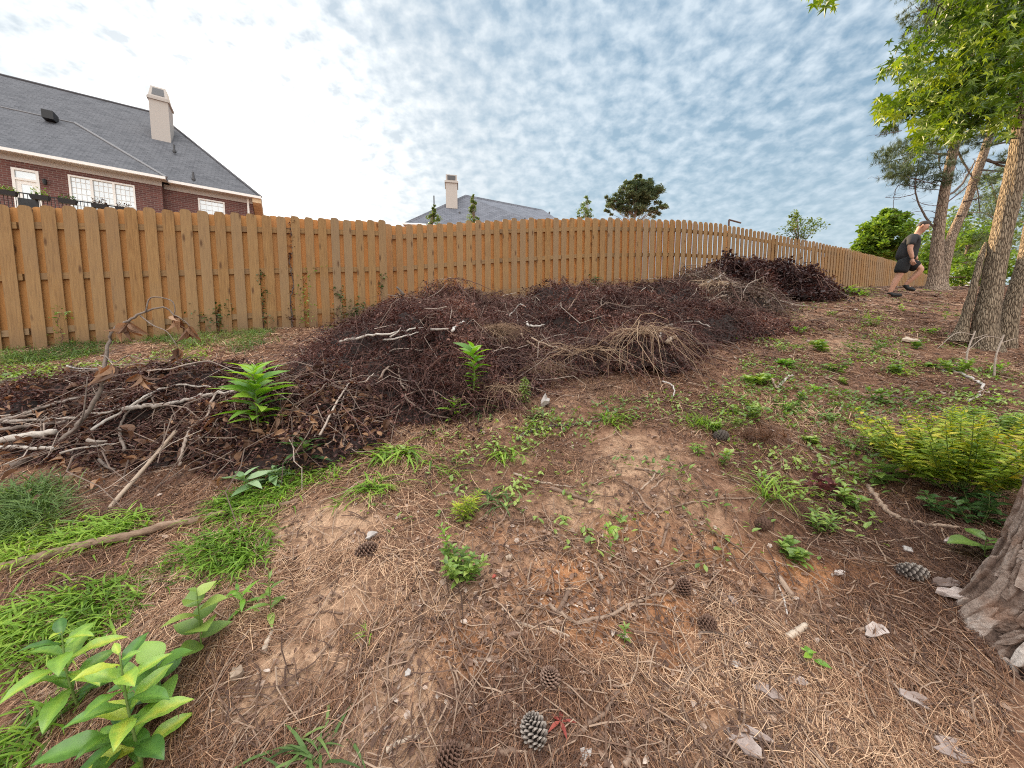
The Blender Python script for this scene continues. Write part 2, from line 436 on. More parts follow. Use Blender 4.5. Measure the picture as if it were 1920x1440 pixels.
M['needle'] = tintmat('dry pine needles', [(0.0, (0.06, 0.027, 0.017)), (0.4, (0.18, 0.085, 0.046)), (0.75, (0.34, 0.185, 0.105)), (1.0, (0.62, 0.41, 0.26))], 0.6, spec=0.3)
M['chip'] = tintmat('leaf flakes', [(0.0, (0.06, 0.034, 0.025)), (0.4, (0.17, 0.095, 0.065)), (0.75, (0.33, 0.22, 0.16)), (1.0, (0.54, 0.45, 0.39))], 0.8)
M['deadleaf'] = tintmat('dry russet leaves', [(0.0, (0.025, 0.010, 0.009)), (0.5, (0.080, 0.034, 0.029)), (0.85, (0.165, 0.076, 0.060)), (1.0, (0.30, 0.17, 0.13))], 0.65, trans=0.15, tcol=(1.6, 0.8, 0.5))
M['deadleaf_b'] = tintmat('dry plum leaves', [(0.0, (0.026, 0.012, 0.012)), (0.5, (0.066, 0.032, 0.030)), (0.85, (0.125, 0.066, 0.060)), (1.0, (0.21, 0.13, 0.115))], 0.55, trans=0.15, tcol=(1.6, 0.8, 0.5))
M['greyleaf'] = tintmat('dry grey brown leaves', [(0.0, (0.05, 0.03, 0.022)), (0.5, (0.13, 0.085, 0.06)), (1.0, (0.30, 0.23, 0.17))], 0.7, trans=0.1, tcol=(1.3, 1.0, 0.7))
M['magnolia'] = tintmat('curled brown leaves', [(0.0, (0.04, 0.022, 0.016)), (0.5, (0.13, 0.070, 0.045)), (1.0, (0.36, 0.21, 0.12))], 0.6, trans=0.2, tcol=(1.5, 0.9, 0.5), noise=0.5, nscale=25)
M['core'] = plain('shade dark heap filler', (0.022, 0.013, 0.011), 0.95, noise=0.5, nscale=30)  # near-black filler, the shade inside the heaps put into its colour
M['twig'] = tintmat('brown twigs', [(0.0, (0.045, 0.021, 0.017)), (0.6, (0.125, 0.062, 0.049)), (1.0, (0.32, 0.21, 0.16))], 0.8)
M['littertwig'] = tintmat('litter twigs', [(0.0, (0.07, 0.04, 0.03)), (0.5, (0.17, 0.10, 0.068)), (1.0, (0.36, 0.255, 0.185))], 0.8)
M['greytwig'] = tintmat('grey twigs', [(0.0, (0.07, 0.045, 0.036)), (0.7, (0.20, 0.145, 0.115)), (1.0, (0.46, 0.38, 0.32))], 0.8, noise=0.5, nscale=30)
M['straw'] = tintmat('dry straw roots', [(0.0, (0.10, 0.058, 0.036)), (0.6, (0.25, 0.155, 0.098)), (1.0, (0.46, 0.33, 0.22))], 0.8)
M['branch'] = tintmat('grey bark branch', [(0.0, (0.10, 0.075, 0.062)), (0.5, (0.25, 0.20, 0.17)), (1.0, (0.50, 0.45, 0.40))], 0.85, noise=0.7, nscale=28, bump=0.6)
M['darkbranch'] = tintmat('dark bark branch', [(0.0, (0.055, 0.042, 0.036)), (0.5, (0.12, 0.095, 0.08)), (1.0, (0.25, 0.20, 0.17))], 0.85, noise=0.6, nscale=28, bump=0.6)
M['brownstick'] = tintmat('brown stick', [(0.0, (0.10, 0.06, 0.042)), (0.5, (0.22, 0.145, 0.105)), (1.0, (0.42, 0.31, 0.23))], 0.85, noise=0.7, nscale=28, bump=0.5)
M['palestick'] = tintmat('bleached stick', [(0.0, (0.20, 0.14, 0.10)), (0.5, (0.38, 0.29, 0.22)), (1.0, (0.58, 0.48, 0.38))], 0.8, noise=0.6, nscale=22, bump=0.3)
M['whitestick'] = tintmat('white weathered stick', [(0.0, (0.30, 0.26, 0.23)), (0.5, (0.50, 0.455, 0.42)), (1.0, (0.68, 0.64, 0.60))], 0.8, noise=0.5, nscale=22, bump=0.3)
M['oldlog'] = tintmat('old root wood', [(0.0, (0.09, 0.055, 0.04)), (0.5, (0.25, 0.165, 0.115)), (1.0, (0.46, 0.35, 0.26))], 0.9, noise=1.0, nscale=9, bump=0.9, stretch=(1.0, 5.0, 5.0))
M['grass'] = tintmat('green grass', [(0.0, (0.075, 0.14, 0.02)), (0.5, (0.20, 0.34, 0.04)), (1.0, (0.38, 0.50, 0.08))], 0.5, trans=0.4, tcol=(1.3, 1.35, 0.5))
M['grassd'] = tintmat('dull green grass', [(0.0, (0.05, 0.09, 0.025)), (0.5, (0.11, 0.185, 0.05)), (1.0, (0.22, 0.30, 0.09))], 0.55, trans=0.3, tcol=(1.2, 1.2, 0.6))  # darker, duller green than the other grass
M['leaf_lime'] = tintmat('lime leaves', [(0.0, (0.085, 0.20, 0.022)), (0.5, (0.19, 0.38, 0.04)), (1.0, (0.36, 0.52, 0.075))], 0.42, trans=0.4, tcol=(1.25, 1.3, 0.45), spec=0.5)
M['leaf_mid'] = tintmat('green leaves', [(0.0, (0.08, 0.14, 0.03)), (0.5, (0.18, 0.285, 0.055)), (1.0, (0.36, 0.45, 0.11))], 0.42, trans=0.35, tcol=(1.25, 1.3, 0.5), spec=0.5)
M['leaf_big'] = tintmat('sapling leaves', [(0.0, (0.06, 0.15, 0.03)), (0.4, (0.14, 0.29, 0.05)), (0.8, (0.30, 0.47, 0.07)), (1.0, (0.52, 0.58, 0.08))], 0.36, trans=0.35, tcol=(1.25, 1.3, 0.45), noise=0.25, nscale=30, spec=0.5)
M['leaf_dark'] = tintmat('dark green leaves', [(0.0, (0.025, 0.06, 0.018)), (0.5, (0.055, 0.115, 0.033)), (1.0, (0.12, 0.20, 0.06))], 0.4, trans=0.25, tcol=(1.2, 1.2, 0.5), spec=0.5)
M['leaf_grey'] = tintmat('silvery green leaves', [(0.0, (0.08, 0.15, 0.06)), (0.5, (0.17, 0.28, 0.12)), (1.0, (0.36, 0.46, 0.27))], 0.5, trans=0.25)
M['leaf_yellow'] = tintmat('yellow green leaves', [(0.0, (0.11, 0.20, 0.025)), (0.4, (0.26, 0.37, 0.042)), (0.75, (0.46, 0.50, 0.06)), (1.0, (0.64, 0.52, 0.07))], 0.45, trans=0.35, tcol=(1.25, 1.2, 0.4))
M['sweetgum'] = tintmat('star leaves', [(0.0, (0.035, 0.075, 0.010)), (0.5, (0.095, 0.165, 0.015)), (1.0, (0.24, 0.30, 0.025))], 0.45, trans=0.42, tcol=(1.5, 1.4, 0.35), spec=0.4)
M['pineneedle'] = tintmat('green needles', [(0.0, (0.04, 0.065, 0.035)), (0.5, (0.09, 0.125, 0.065)), (1.0, (0.19, 0.22, 0.12))], 0.5, trans=0.2)
M['treeleaf'] = tintmat('tree leaves', [(0.0, (0.05, 0.08, 0.03)), (0.5, (0.11, 0.165, 0.055)), (1.0, (0.21, 0.27, 0.09))], 0.5, trans=0.35, tcol=(1.3, 1.3, 0.5))
M['treelime'] = tintmat('bright tree leaves', [(0.0, (0.05, 0.095, 0.015)), (0.5, (0.12, 0.21, 0.03)), (1.0, (0.24, 0.33, 0.06))], 0.5, trans=0.4, tcol=(1.3, 1.3, 0.5))
M['stem'] = tintmat('green stem', [(0.0, (0.08, 0.14, 0.03)), (1.0, (0.20, 0.26, 0.07))], 0.6)
M['red'] = tintmat('red leaf', [(0.0, (0.10, 0.02, 0.018)), (0.5, (0.24, 0.045, 0.035)), (1.0, (0.42, 0.10, 0.07))], 0.6, trans=0.2, tcol=(1.3, 0.7, 0.6))
M['darkred'] = tintmat('dark red leaf', [(0.0, (0.05, 0.018, 0.02)), (0.5, (0.12, 0.035, 0.035)), (1.0, (0.26, 0.10, 0.09))], 0.6, trans=0.15, tcol=(1.3, 0.7, 0.6))
M['petal'] = plain('white petals', (0.78, 0.78, 0.76), 0.6)
M['paper'] = plain('pale scrap', (0.37, 0.33, 0.305), 0.7, noise=0.15, nscale=30)
M['barkchip'] = tintmat('pine bark flake', [(0.0, (0.13, 0.09, 0.075)), (0.5, (0.29, 0.225, 0.20)), (1.0, (0.52, 0.44, 0.40))], 0.9, noise=1.0, nscale=22, bump=0.7)
M['cone'] = tintmat('pine cone scales', [(0.0, (0.055, 0.03, 0.022)), (0.6, (0.15, 0.085, 0.06)), (1.0, (0.36, 0.26, 0.20))], 0.7)
M['conegrey'] = tintmat('weathered cone scales', [(0.0, (0.05, 0.04, 0.036)), (0.55, (0.13, 0.105, 0.09)), (1.0, (0.42, 0.36, 0.31))], 0.7)
def barkmat(name, dark, mid, light, sc_, stretch, bump=1.0, plates=True):
    m, t = newmat(name); co = t.n('ShaderNodeTexCoord').outputs['Object']
    mp = t.n('ShaderNodeMapping'); t.l(co, mp.inputs[0]); mp.inputs['Scale'].default_value = stretch
    n0 = t.noise(mp.outputs[0], sc_ * 0.7, 5, 0.65)
    v = t.n('ShaderNodeTexVoronoi', feature='DISTANCE_TO_EDGE'); v.inputs['Scale'].default_value = sc_
    t.l(mp.outputs[0], v.inputs['Vector'])
    e = t.ramp(v.outputs['Distance'], [(0.0, 0.0), (0.12, 0.75), (0.35, 1.0)])
    n2 = t.noise(co, 60, 4, 0.7)
    h = t.math('ADD', t.math('MULTIPLY', e, 0.6), t.math('MULTIPLY', n0, 0.55)) if plates else t.math('ADD', n0, 0.1)
    h2 = t.math('ADD', h, t.math('MULTIPLY', n2, 0.25))
    col = t.ramp(h2, [(0.3, dark), (0.62, mid), (1.0, light)])
    b = t.n('ShaderNodeBsdfPrincipled'); t.l(col, b.inputs['Base Color']); b.inputs['Roughness'].default_value = 0.9
    b.inputs['Specular IOR Level'].default_value = 0.15
    bp = t.n('ShaderNodeBump'); bp.inputs['Strength'].default_value = bump; bp.inputs['Distance'].default_value = 0.025
    t.l(h2, bp.inputs['Height']); t.l(bp.outputs[0], b.inputs['Normal'])
    out(t, b.outputs[0]); return m
M['bark_sg'] = barkmat('sweetgum bark', (0.075, 0.055, 0.04), (0.175, 0.13, 0.09), (0.36, 0.285, 0.205), 70, (1, 1, 0.13))
M['bark_pine'] = barkmat('pine bark', (0.075, 0.055, 0.042), (0.21, 0.15, 0.11), (0.38, 0.29, 0.22), 40, (1, 1, 0.18))
def nearbark():
    m, t = newmat('plated pine bark'); co = t.n('ShaderNodeTexCoord').outputs['Object']
    a = t.n('ShaderNodeAttribute', attribute_name='tint').outputs['Fac']
    n1 = t.noise(co, 18, 6, 0.65); n2 = t.noise(co, 90, 4, 0.7)
    f = t.math('ADD', a, t.math('ADD', t.math('MULTIPLY', t.math('SUBTRACT', n1, 0.5), 0.8), t.math('MULTIPLY', t.math('SUBTRACT', n2, 0.5), 0.35)), clamp=True)
    col = t.ramp(f, [(0.08, (0.035, 0.022, 0.017)), (0.3, (0.16, 0.105, 0.08)), (0.6, (0.34, 0.26, 0.215)), (0.95, (0.54, 0.47, 0.42))])
    col = t.mixc(t.ramp(t.noise(co, 7, 3, 0.5), [(0.55, 0.0), (0.7, 0.5)]), col, (0.30, 0.16, 0.10))
    b = t.n('ShaderNodeBsdfPrincipled'); t.l(col, b.inputs['Base Color']); b.inputs['Roughness'].default_value = 0.9
    b.inputs['Specular IOR Level'].default_value = 0.15
    bp = t.n('ShaderNodeBump'); bp.inputs['Strength'].default_value = 0.8; bp.inputs['Distance'].default_value = 0.01
    t.l(t.math('ADD', n1, t.math('MULTIPLY', n2, 0.6)), bp.inputs['Height']); t.l(bp.outputs[0], b.inputs['Normal'])
    out(t, b.outputs[0]); return m
M['bark_near'] = nearbark()

def brickmat():
    m, t = newmat('red brown brick'); co = t.n('ShaderNodeAttribute', attribute_name='wallpos').outputs['Vector']
    b_ = t.n('ShaderNodeTexBrick'); t.l(co, b_.inputs['Vector'])
    b_.inputs['Color1'].default_value = (0.085, 0.029, 0.025, 1); b_.inputs['Color2'].default_value = (0.155, 0.055, 0.043, 1)
    b_.inputs['Mortar'].default_value = (0.20, 0.15, 0.13, 1); b_.inputs['Scale'].default_value = 1.0
    b_.inputs['Brick Width'].default_value = 0.30; b_.inputs['Row Height'].default_value = 0.105; b_.inputs['Mortar Size'].default_value = 0.012
    col = t.mixc(t.noise(co, 1.2, 4, 0.6), b_.outputs['Color'], t.mixc(0.4, b_.outputs['Color'], (0.09, 0.035, 0.035)))
    b = t.n('ShaderNodeBsdfPrincipled'); t.l(col, b.inputs['Base Color']); b.inputs['Roughness'].default_value = 0.85
    out(t, b.outputs[0]); return m
M['brick'] = brickmat()
def shinglemat(name, c1, c2, c3):
    m, t = newmat(name); co = t.n('ShaderNodeAttribute', attribute_name='wallpos').outputs['Vector']
    b_ = t.n('ShaderNodeTexBrick'); t.l(co, b_.inputs['Vector']); b_.inputs['Scale'].default_value = 1.0
    b_.inputs['Color1'].default_value = (*c1, 1); b_.inputs['Color2'].default_value = (*c2, 1); b_.inputs['Mortar'].default_value = (*c3, 1)
    b_.inputs['Brick Width'].default_value = 0.36; b_.inputs['Row Height'].default_value = 0.16; b_.inputs['Mortar Size'].default_value = 0.018
    n1 = t.noise(co, 1.4, 4, 0.65)
    col = t.mixc(t.ramp(n1, [(0.35, 0.0), (0.65, 0.6)]), b_.outputs['Color'], c2)
    col = t.mixc(t.math('MULTIPLY', t.noise(co, 9, 4, 0.75), 0.75), col, c1)
    b = t.n('ShaderNodeBsdfPrincipled'); t.l(col, b.inputs['Base Color']); b.inputs['Roughness'].default_value = 0.9
    bp = t.n('ShaderNodeBump'); bp.inputs['Strength'].default_value = 0.6; bp.inputs['Distance'].default_value = 0.03
    t.l(b_.outputs['Fac'], bp.inputs['Height']); bp.invert = True; t.l(bp.outputs[0], b.inputs['Normal'])
    out(t, b.outputs[0]); return m
M['shingle'] = shinglemat('slate grey shingles', (0.055, 0.057, 0.067), (0.135, 0.136, 0.150), (0.028, 0.029, 0.035))
M['shingle2'] = shinglemat('blue grey shingles', (0.09, 0.098, 0.12), (0.19, 0.20, 0.235), (0.05, 0.054, 0.068))
M['white'] = plain('white trim paint', (0.76, 0.74, 0.71), 0.5)
M['cream'] = plain('cream stucco', (0.42, 0.385, 0.355), 0.85, noise=0.06)
M['tan'] = plain('tan soffit', (0.62, 0.47, 0.30), 0.7)
M['black'] = plain('black metal', (0.015, 0.015, 0.017), 0.45, noise=0.2)
M['darkgrey'] = plain('dark grey metal', (0.07, 0.07, 0.075), 0.5, noise=0.2)
def glassmat():
    m, t = newmat('window glass'); b = t.n('ShaderNodeBsdfPrincipled')
    co = t.n('ShaderNodeTexCoord').outputs['Object']
    t.l(t.mixc(t.noise(co, 1.2, 2, 0.5), (0.30, 0.37, 0.42), (0.62, 0.68, 0.72)), b.inputs['Base Color'])  # pale sky reflection painted into the glass colour
    b.inputs['Roughness'].default_value = 0.06
    b.inputs['Specular IOR Level'].default_value = 1.0; b.inputs['IOR'].default_value = 2.2
    out(t, b.outputs[0]); return m
M['glass'] = glassmat()
M['skin'] = plain('skin', (0.48, 0.26, 0.18), 0.55, noise=0.06, nscale=14)
M['hair'] = plain('short dark hair', (0.03, 0.02, 0.016), 0.7, noise=0.4, nscale=80)
M['shirt'] = plain('black cotton', (0.022, 0.022, 0.025), 0.85, noise=0.25, nscale=14)
M['shorts'] = plain('black shorts cloth', (0.010, 0.010, 0.012), 0.85, noise=0.25, nscale=14)
M['shoe'] = plain('black shoe', (0.012, 0.012, 0.013), 0.6)
M['rust'] = plain('brown steel', (0.10, 0.055, 0.04), 0.6)
# ---------------------------------------------------------------- the ground, one sheet to the horizon
def spots(x, y, lst):
    s = np.zeros_like(x)
    for px, py, rx, ry, k in lst:
        c = at(px, py); s = np.maximum(s, k * np.exp(-(((x - c[0]) / rx) ** 2 + ((y - c[1]) / ry) ** 2) ** 1.5))
    return s
CLAY = [(1075, 1090, .22, .14, 1.0), (1120, 1160, .22, .12, .9), (1265, 1150, .12, .10, 1.0), (1265, 1230, .10, .12, .9), (1020, 1120, .2, .1, .7), (1500, 1075, .2, .1, .6),
        (950, 1010, .25, .12, .5), (1320, 1030, .25, .1, .5), (880, 1220, .15, .12, .6), (1350, 1330, .12, .1, .5), (1640, 1080, .2, .1, .5), (1180, 990, .25, .12, .5)]
SAND = [(880, 1040, .14, .16, 1.0), (760, 1260, .16, .14, 1.0), (720, 1390, .18, .12, 1.0), (600, 985, .3, .16, .9), (650, 1130, .22, .14, .7), (1110, 945, .3, .2, .8), (1180, 870, .35, .25, .7),
        (1190, 840, .3, .2, .7), (640, 1420, .15, .1, .8), (560, 1250, .2, .1, .7), (830, 1130, .2, .12, .6), (470, 1330, .15, .1, .8), (1000, 1060, .2, .1, .5), (1560, 650, .8, .3, .5), (1450, 590, .8, .4, .6),
        (1480, 1150, .2, .12, .5), (1250, 960, .3, .2, .5), (120, 1010, .2, .08, .5)]
def build_ground():
    ang = np.concatenate([np.radians(np.linspace(-78, 78, 640)), np.radians(np.linspace(78, 282, 60)[1:-1])])
    rad = np.concatenate([[0.02, 0.12, 0.25], np.geomspace(0.4, 420, 400)])
    A, Rr = np.meshgrid(ang, rad)
    x = Rr * np.sin(A); y = Rr * np.cos(A)
    z = G(x, y)
    nr, na = A.shape
    idx = np.arange(nr * na).reshape(nr, na)
    f = np.stack([idx[:-1], np.roll(idx, -1, 1)[:-1], np.roll(idx, -1, 1)[1:], idx[1:]], -1).reshape(-1, 4)[:, ::-1]
    mb = MB(); mb.add(np.stack([x, y, z], -1).reshape(-1, 3), f)
    o = mb.build('ground', M['ground'], smooth=True); tag(o, kind='structure')
    xf, yf = x.ravel(), y.ravel()
    nb = fbm(xf * 2.2, yf * 2.2, 91, 4)
    for nm, l in (('clay', CLAY), ('sand', SAND)):
        s = spots(xf, yf, l); s = np.clip(s * (1.0 + 1.6 * nb), 0, 1)
        if nm == 'sand': s = np.maximum(s, 0.5 * sstep(0.15, 0.45, fbm(xf * 1.1, yf * 1.1, 55, 4)))
        a = o.data.attributes.new(nm, 'FLOAT', 'POINT'); a.data.foreach_set('value', s.astype(np.float32))
    return o
ground = build_ground()
bare = lambda x, y: np.clip(np.maximum(spots(x, y, CLAY), spots(x, y, SAND)) * 1.0, 0, 1)

def wedge_samples(n, d0, d1, pw=1.0, lim=1.46, nearbias=True):
    """ground positions over the part of the hill that the picture takes in"""
    u = rng.random(n)
    d = d0 * (d1 / d0) ** u if nearbias else np.sqrt(d0 ** 2 + u * (d1 ** 2 - d0 ** 2))
    x = rng.uniform(-lim, lim, n) * d
    return x, d
def slope_normal(x, y, e=0.04):
    zx = (G(x + e, y) - G(x - e, y)) / (2 * e); zy = (G(x, y + e) - G(x, y - e)) / (2 * e)
    return zx, zy

# pine straw: thin bent needles lying in drifts
def needles():
    mb = MB(); n = 290000
    x, y = wedge_samples(n, 0.72, 11.0, nearbias=True)
    dens = 0.55 + 1.5 * fbm(x * 1.7, y * 1.7, 5, 3) - 1.15 * bare(x, y)
    k = rng.random(n) < np.clip(dens * .85, 0.06, 1.0)
    x, y = x[k], y[k]; n = len(x)
    flow = 3.1 * fbm(x * 0.8, y * 0.8, 41, 2) * 2 + 0.6
    a = np.where(rng.random(n) < 0.42, flow + rng.normal(0, 0.55, n), rng.uniform(0, 2 * np.pi, n))
    L = rng.uniform(0.05, 0.19, n) * (0.75 + 0.25 * np.minimum(y, 4) / 2)
    wd = 0.00062 * np.maximum(1.0, y / 1.5) * rng.uniform(0.7, 1.4, n)
    dx, dy = np.cos(a), np.sin(a); bend = rng.normal(0, 0.35, n)
    tilt = rng.normal(0.0, 0.10, n)
    pts = []
    for t in (-0.5, -0.17, 0.17, 0.5):
        o = bend * (t * t - 0.1) * L
        qx = x + dx * t * L - dy * o; qy = y + dy * t * L + dx * o
        pts.append(np.stack([qx, qy, G(qx, qy) + 0.004 + rng.random(n) * 0.012 + (t + 0.5) * L * np.maximum(tilt, -0.02)], 1))
    P = np.stack(pts, 1)
    sx = np.stack([-dy, dx, rng.normal(0, 0.5, n)], 1); sx /= np.linalg.norm(sx, axis=1, keepdims=True)
    V = np.stack([P - sx[:, None] * wd[:, None, None], P + sx[:, None] * wd[:, None, None]], 2).reshape(n, 8, 3)
    f = np.array([(0, 1, 3, 2), (2, 3, 5, 4), (4, 5, 7, 6)])
    F_ = (f[None] + (np.arange(n) * 8)[:, None, None]).reshape(-1, 4)
    tint = np.clip(0.46 + 0.7 * fbm(x * 1.3, y * 1.3, 71, 2) + rng.normal(0, 0.27, n), 0, 1)
    mb.add(V.reshape(-1, 3), F_, np.repeat(tint, 8))
    return tag(mb.build('pine_straw', M['needle']), 'brown fallen pine needles strewn over the bare hillside', 'pine straw', kind='stuff')
needles()
def flakes():
    mb = MB(); n = 140000
    x, y = wedge_samples(n, 0.75, 12.0)
    dens = 0.5 + 1.2 * fbm(x * 1.3, y * 1.3, 15, 3) - 0.3 * bare(x, y)
    k = rng.random(n) < np.clip(dens, 0.12, 1.0); x, y = x[k], y[k]; n = len(x)
    zx, zy = slope_normal(x, y)
    a = rng.uniform(0, 6.28, n)
    d = np.stack([np.cos(a), np.sin(a), np.cos(a) * zx + np.sin(a) * zy + rng.normal(0, 0.22, n)], 1)
    s = (0.006 + 0.03 * rng.random(n) ** 2.2) * np.maximum(1, y / 2.2) ** 0.75
    rot = frames(d, rng.normal(0, 0.45, n))
    mb.stamp(*QUADL, np.stack([x, y, G(x, y) + 0.007], 1), rot, np.stack([s * rng.uniform(0.5, 1.3, n), s, s], 1), np.clip(rng.beta(1.6, 2.0, n), 0, 1))
    return tag(mb.build('leaf_litter', M['chip']), 'small brown leaf and bark flakes scattered over the soil', 'leaf litter', kind='stuff')
flakes()
def small_twigs():
    mb = MB(); n = 8000
    x, y = wedge_samples(n, 0.8, 11.0)
    a = rng.uniform(0, 6.28, n); L = rng.uniform(0.04, 0.22, n) * np.maximum(1, y / 4); bend = rng.normal(0, 0.3, n)
    pts = []
    for t in (-0.5, -0.2, 0.15, 0.5):
        o = bend * (t * t) * L + rng.normal(0, 0.02, n) * L
        qx = x + np.cos(a) * t * L - np.sin(a) * o; qy = y + np.sin(a) * t * L + np.cos(a) * o
        pts.append(np.stack([qx, qy, G(qx, qy) + 0.008 + rng.random(n) * 0.015], 1))
    P = np.stack(pts, 1); r = rng.uniform(0.001, 0.0032, n) * np.maximum(1, y / 2.5)
    mb.tubes(P, r[:, None] * np.array([1, .95, .85, .5])[None], 4)
    return tag(mb.build('twig_litter', M['littertwig']), 'thin broken twigs scattered among the pine needles', 'twigs', kind='stuff')
small_twigs()

# ---------------------------------------------------------------- the wooden fences
PITCHB, BW = 0.205, 0.134
def picket(mb, base, u, n_, h, w_, tint, num, dog=0.035):
    """one dog-eared board: base centre, u along the fence, n_ out of its face"""
    up = np.array([0, 0, 1.0]); t = 0.016
    prof = [(-w_ / 2, 0), (w_ / 2, 0), (w_ / 2, h - dog * 1.1), (w_ / 2 - dog * 0.35, h - dog * 0.35), (w_ / 2 - dog, h), (-w_ / 2 + dog, h), (-w_ / 2 + dog * 0.35, h - dog * 0.35), (-w_ / 2, h - dog * 1.1)]
    k = len(prof)
    v = [base + u * a + up * b + n_ * (t / 2 * s) for s in (1, -1) for a, b in prof]
    f = [tuple(range(k))[::-1], tuple(range(k, 2 * k))] + [(i, (i + 1) % k, k + (i + 1) % k, k + i) for i in range(k)]
    mb.add(v, f, tint, vec=[(a + w_, b, num) for _ in (1, -1) for a, b in prof])
def bar(mb, a, b, hw, hh, n_, num):
    d = (b - a) / np.linalg.norm(b - a); up = np.array([0, 0, 1.0])
    v = [p + n_ * (i * hw) + up * (j * hh) for p in (a, b) for i, j in ((-1, -1), (1, -1), (1, 1), (-1, 1))]
    L = np.linalg.norm(b - a)
    mb.add(v, [(0, 1, 2, 3), (7, 6, 5, 4), (0, 4, 5, 1), (1, 5, 6, 2), (2, 6, 7, 3), (3, 7, 4, 0)], 0.5, vec=[(j * hh * 2 + i * 0.05, p, num) for p in (0, L) for i, j in ((-1, -1), (1, -1), (1, 1), (-1, 1))])
fence_no = [0]
def fence(name, label, path, height, group, bay=2.44, start_post=True, backs=True):
    P = np.array(path, float)
    seg = np.linalg.norm(np.diff(P, axis=0), axis=1); cum = np.concatenate([[0], np.cumsum(seg)]); Lt = cum[-1]
    smooth = spline(P, 24); sc2 = np.concatenate([[0], np.cumsum(np.linalg.norm(np.diff(smooth, axis=0), axis=1))]); Lt = sc2[-1]
    def pos(s): return np.array([np.interp(s, sc2, smooth[:, i]) for i in (0, 1)])
    def base(s):
        p = pos(s); return np.array([p[0], p[1], float(gbase(p[0], p[1])) - 0.03])
    def dirs(s):
        d = pos(min(s + 0.05, Lt)) - pos(max(s - 0.05, 0)); d = d / np.linalg.norm(d)
        return np.array([d[0], d[1], 0]), np.array([d[1], -d[0], 0])        # along, towards the camera side
    root = thing(name, label, 'fence', base(Lt / 2), group)
    nb = max(1, round(Lt / bay)); bl = Lt / nb
    for b in range(nb):
        fence_no[0] += 1
        s0, s1 = b * bl, (b + 1) * bl
        mb = MB(); k0 = int(math.ceil(s0 / PITCHB - 1e-6)); k1 = int(math.ceil(s1 / PITCHB - 1e-6))
        for k in range(k0, k1):
            for side in ((1, -1) if backs else (1,)):
                s = k * PITCHB + (0.03 if side > 0 else 0.03 + PITCHB / 2)
                if s > Lt: continue
                u, n_ = dirs(s); num = fence_no[0] * 40 + (k - k0) * 2 + (side < 0)
                bs = base(s) + n_ * side * 0.030 + np.array([0, 0, rng.uniform(-0.012, 0.012) + (0.0 if side > 0 else -0.012)])
                lean = rng.normal(0, 0.007)
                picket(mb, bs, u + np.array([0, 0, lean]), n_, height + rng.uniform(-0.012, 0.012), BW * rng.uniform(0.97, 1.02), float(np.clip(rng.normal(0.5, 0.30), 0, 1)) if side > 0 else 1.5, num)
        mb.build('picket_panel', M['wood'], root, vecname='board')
        for hz_ in (0.26, height * 0.52, height - 0.24):
            mr = MB(); a, c = base(s0 + 0.01), base(s1 - 0.01); u, n_ = dirs((s0 + s1) / 2)
            bar(mr, a + np.array([0, 0, hz_]), c + np.array([0, 0, hz_]), 0.019, 0.043, n_, fence_no[0] + hz_)
            mr.build('rail', M['wood'], root, vecname='board')
        if b > 0 or start_post:
            mp_ = MB(); p = base(s0); u, n_ = dirs(s0)
            bb = p - n_ * 0.098; d2 = np.array([0, 0, 1.0])
            v0 = bb - d2 * 0.3; v1 = bb + d2 * (height - 0.09)
            v = [q + u * (i * 0.045) + n_ * (j * 0.045) for q in (v0, v1) for i, j in ((-1, -1), (1, -1), (1, 1), (-1, 1))]
            mp_.add(v, [(3, 2, 1, 0), (4, 5, 6, 7), (0, 1, 5, 4), (1, 2, 6, 5), (2, 3, 7, 6), (3, 0, 4, 7)], 0.3, vec=[(i * 0.1 + j * 0.1, z, fence_no[0] * 3.3) for z in (0, 2) for i, j in ((-1, -1), (1, -1), (1, 1), (-1, 1))])
            mp_.build('post', M['wood'], root, vecname='board')
    return root, base, dirs, Lt
FG = 'wooden privacy fences along the top of the yard'
fenceA = fence('wooden_fence', 'tan wooden fence of wide weathered boards in front of the big brick house', [(-10.6, 2.85), (-6.66, 4.93), (-4.6, 6.02), (-2.44, 7.33)], 1.88, FG)
fenceB = fence('wooden_fence', 'long curving wooden fence with glowing orange gaps running uphill behind the brush piles', [(-2.50, 7.62), (1.0, 8.86), (4.6, 10.1), (8.68, 12.2), (11.9, 13.75), (17.6, 17.0), (22.5, 20.4)], 1.80, FG)

# ---------------------------------------------------------------- the brick house
HO = np.array([-24.9, 18.0]); HU = np.array([0.85, 0.526]); HU = HU / np.linalg.norm(HU); HS = np.array([-HU[1], HU[0]])
EZ = 11.05; RS = 0.86
def hp(u, s, z): p = HO + HU * u + HS * s; return np.array([p[0], p[1], z])
hU = np.array([HU[0], HU[1], 0]); hS = np.array([HS[0], HS[1], 0]); UP = np.array([0, 0, 1.0])
def on_wall(px, py, s):
    d = ray(px, py); o = np.array([0, 0, CAMZ]) - hp(0, s, 0)
    t = -np.dot(o, hS) / np.dot(d, hS); q = o + d * t
    return float(np.dot(q, hU)), float(q[2])
def on_roof(px, py):
    n_ = UP - RS * hS; d = ray(px, py); o = np.array([0, 0, CAMZ]) - hp(0, 0, EZ)
    t = -np.dot(o, n_) / np.dot(d, n_); q = o + d * t
    return float(np.dot(q, hU)), float(np.dot(q, hS)), float(q[2] + EZ)
def hbox(mb, u0, u1, s0, s1, z0, z1, vec=False):
    v = [hp(u, s, z) for u in (u0, u1) for s in (s0, s1) for z in (z0, z1)]
    mb.add(v, [(0, 1, 3, 2), (4, 6, 7, 5), (0, 4, 5, 1), (2, 3, 7, 6), (0, 2, 6, 4), (1, 5, 7, 3)], 0.5,
           vec=[(u + s, z, 0) for u in (u0, u1) for s in (s0, s1) for z in (z0, z1)] if vec else None)
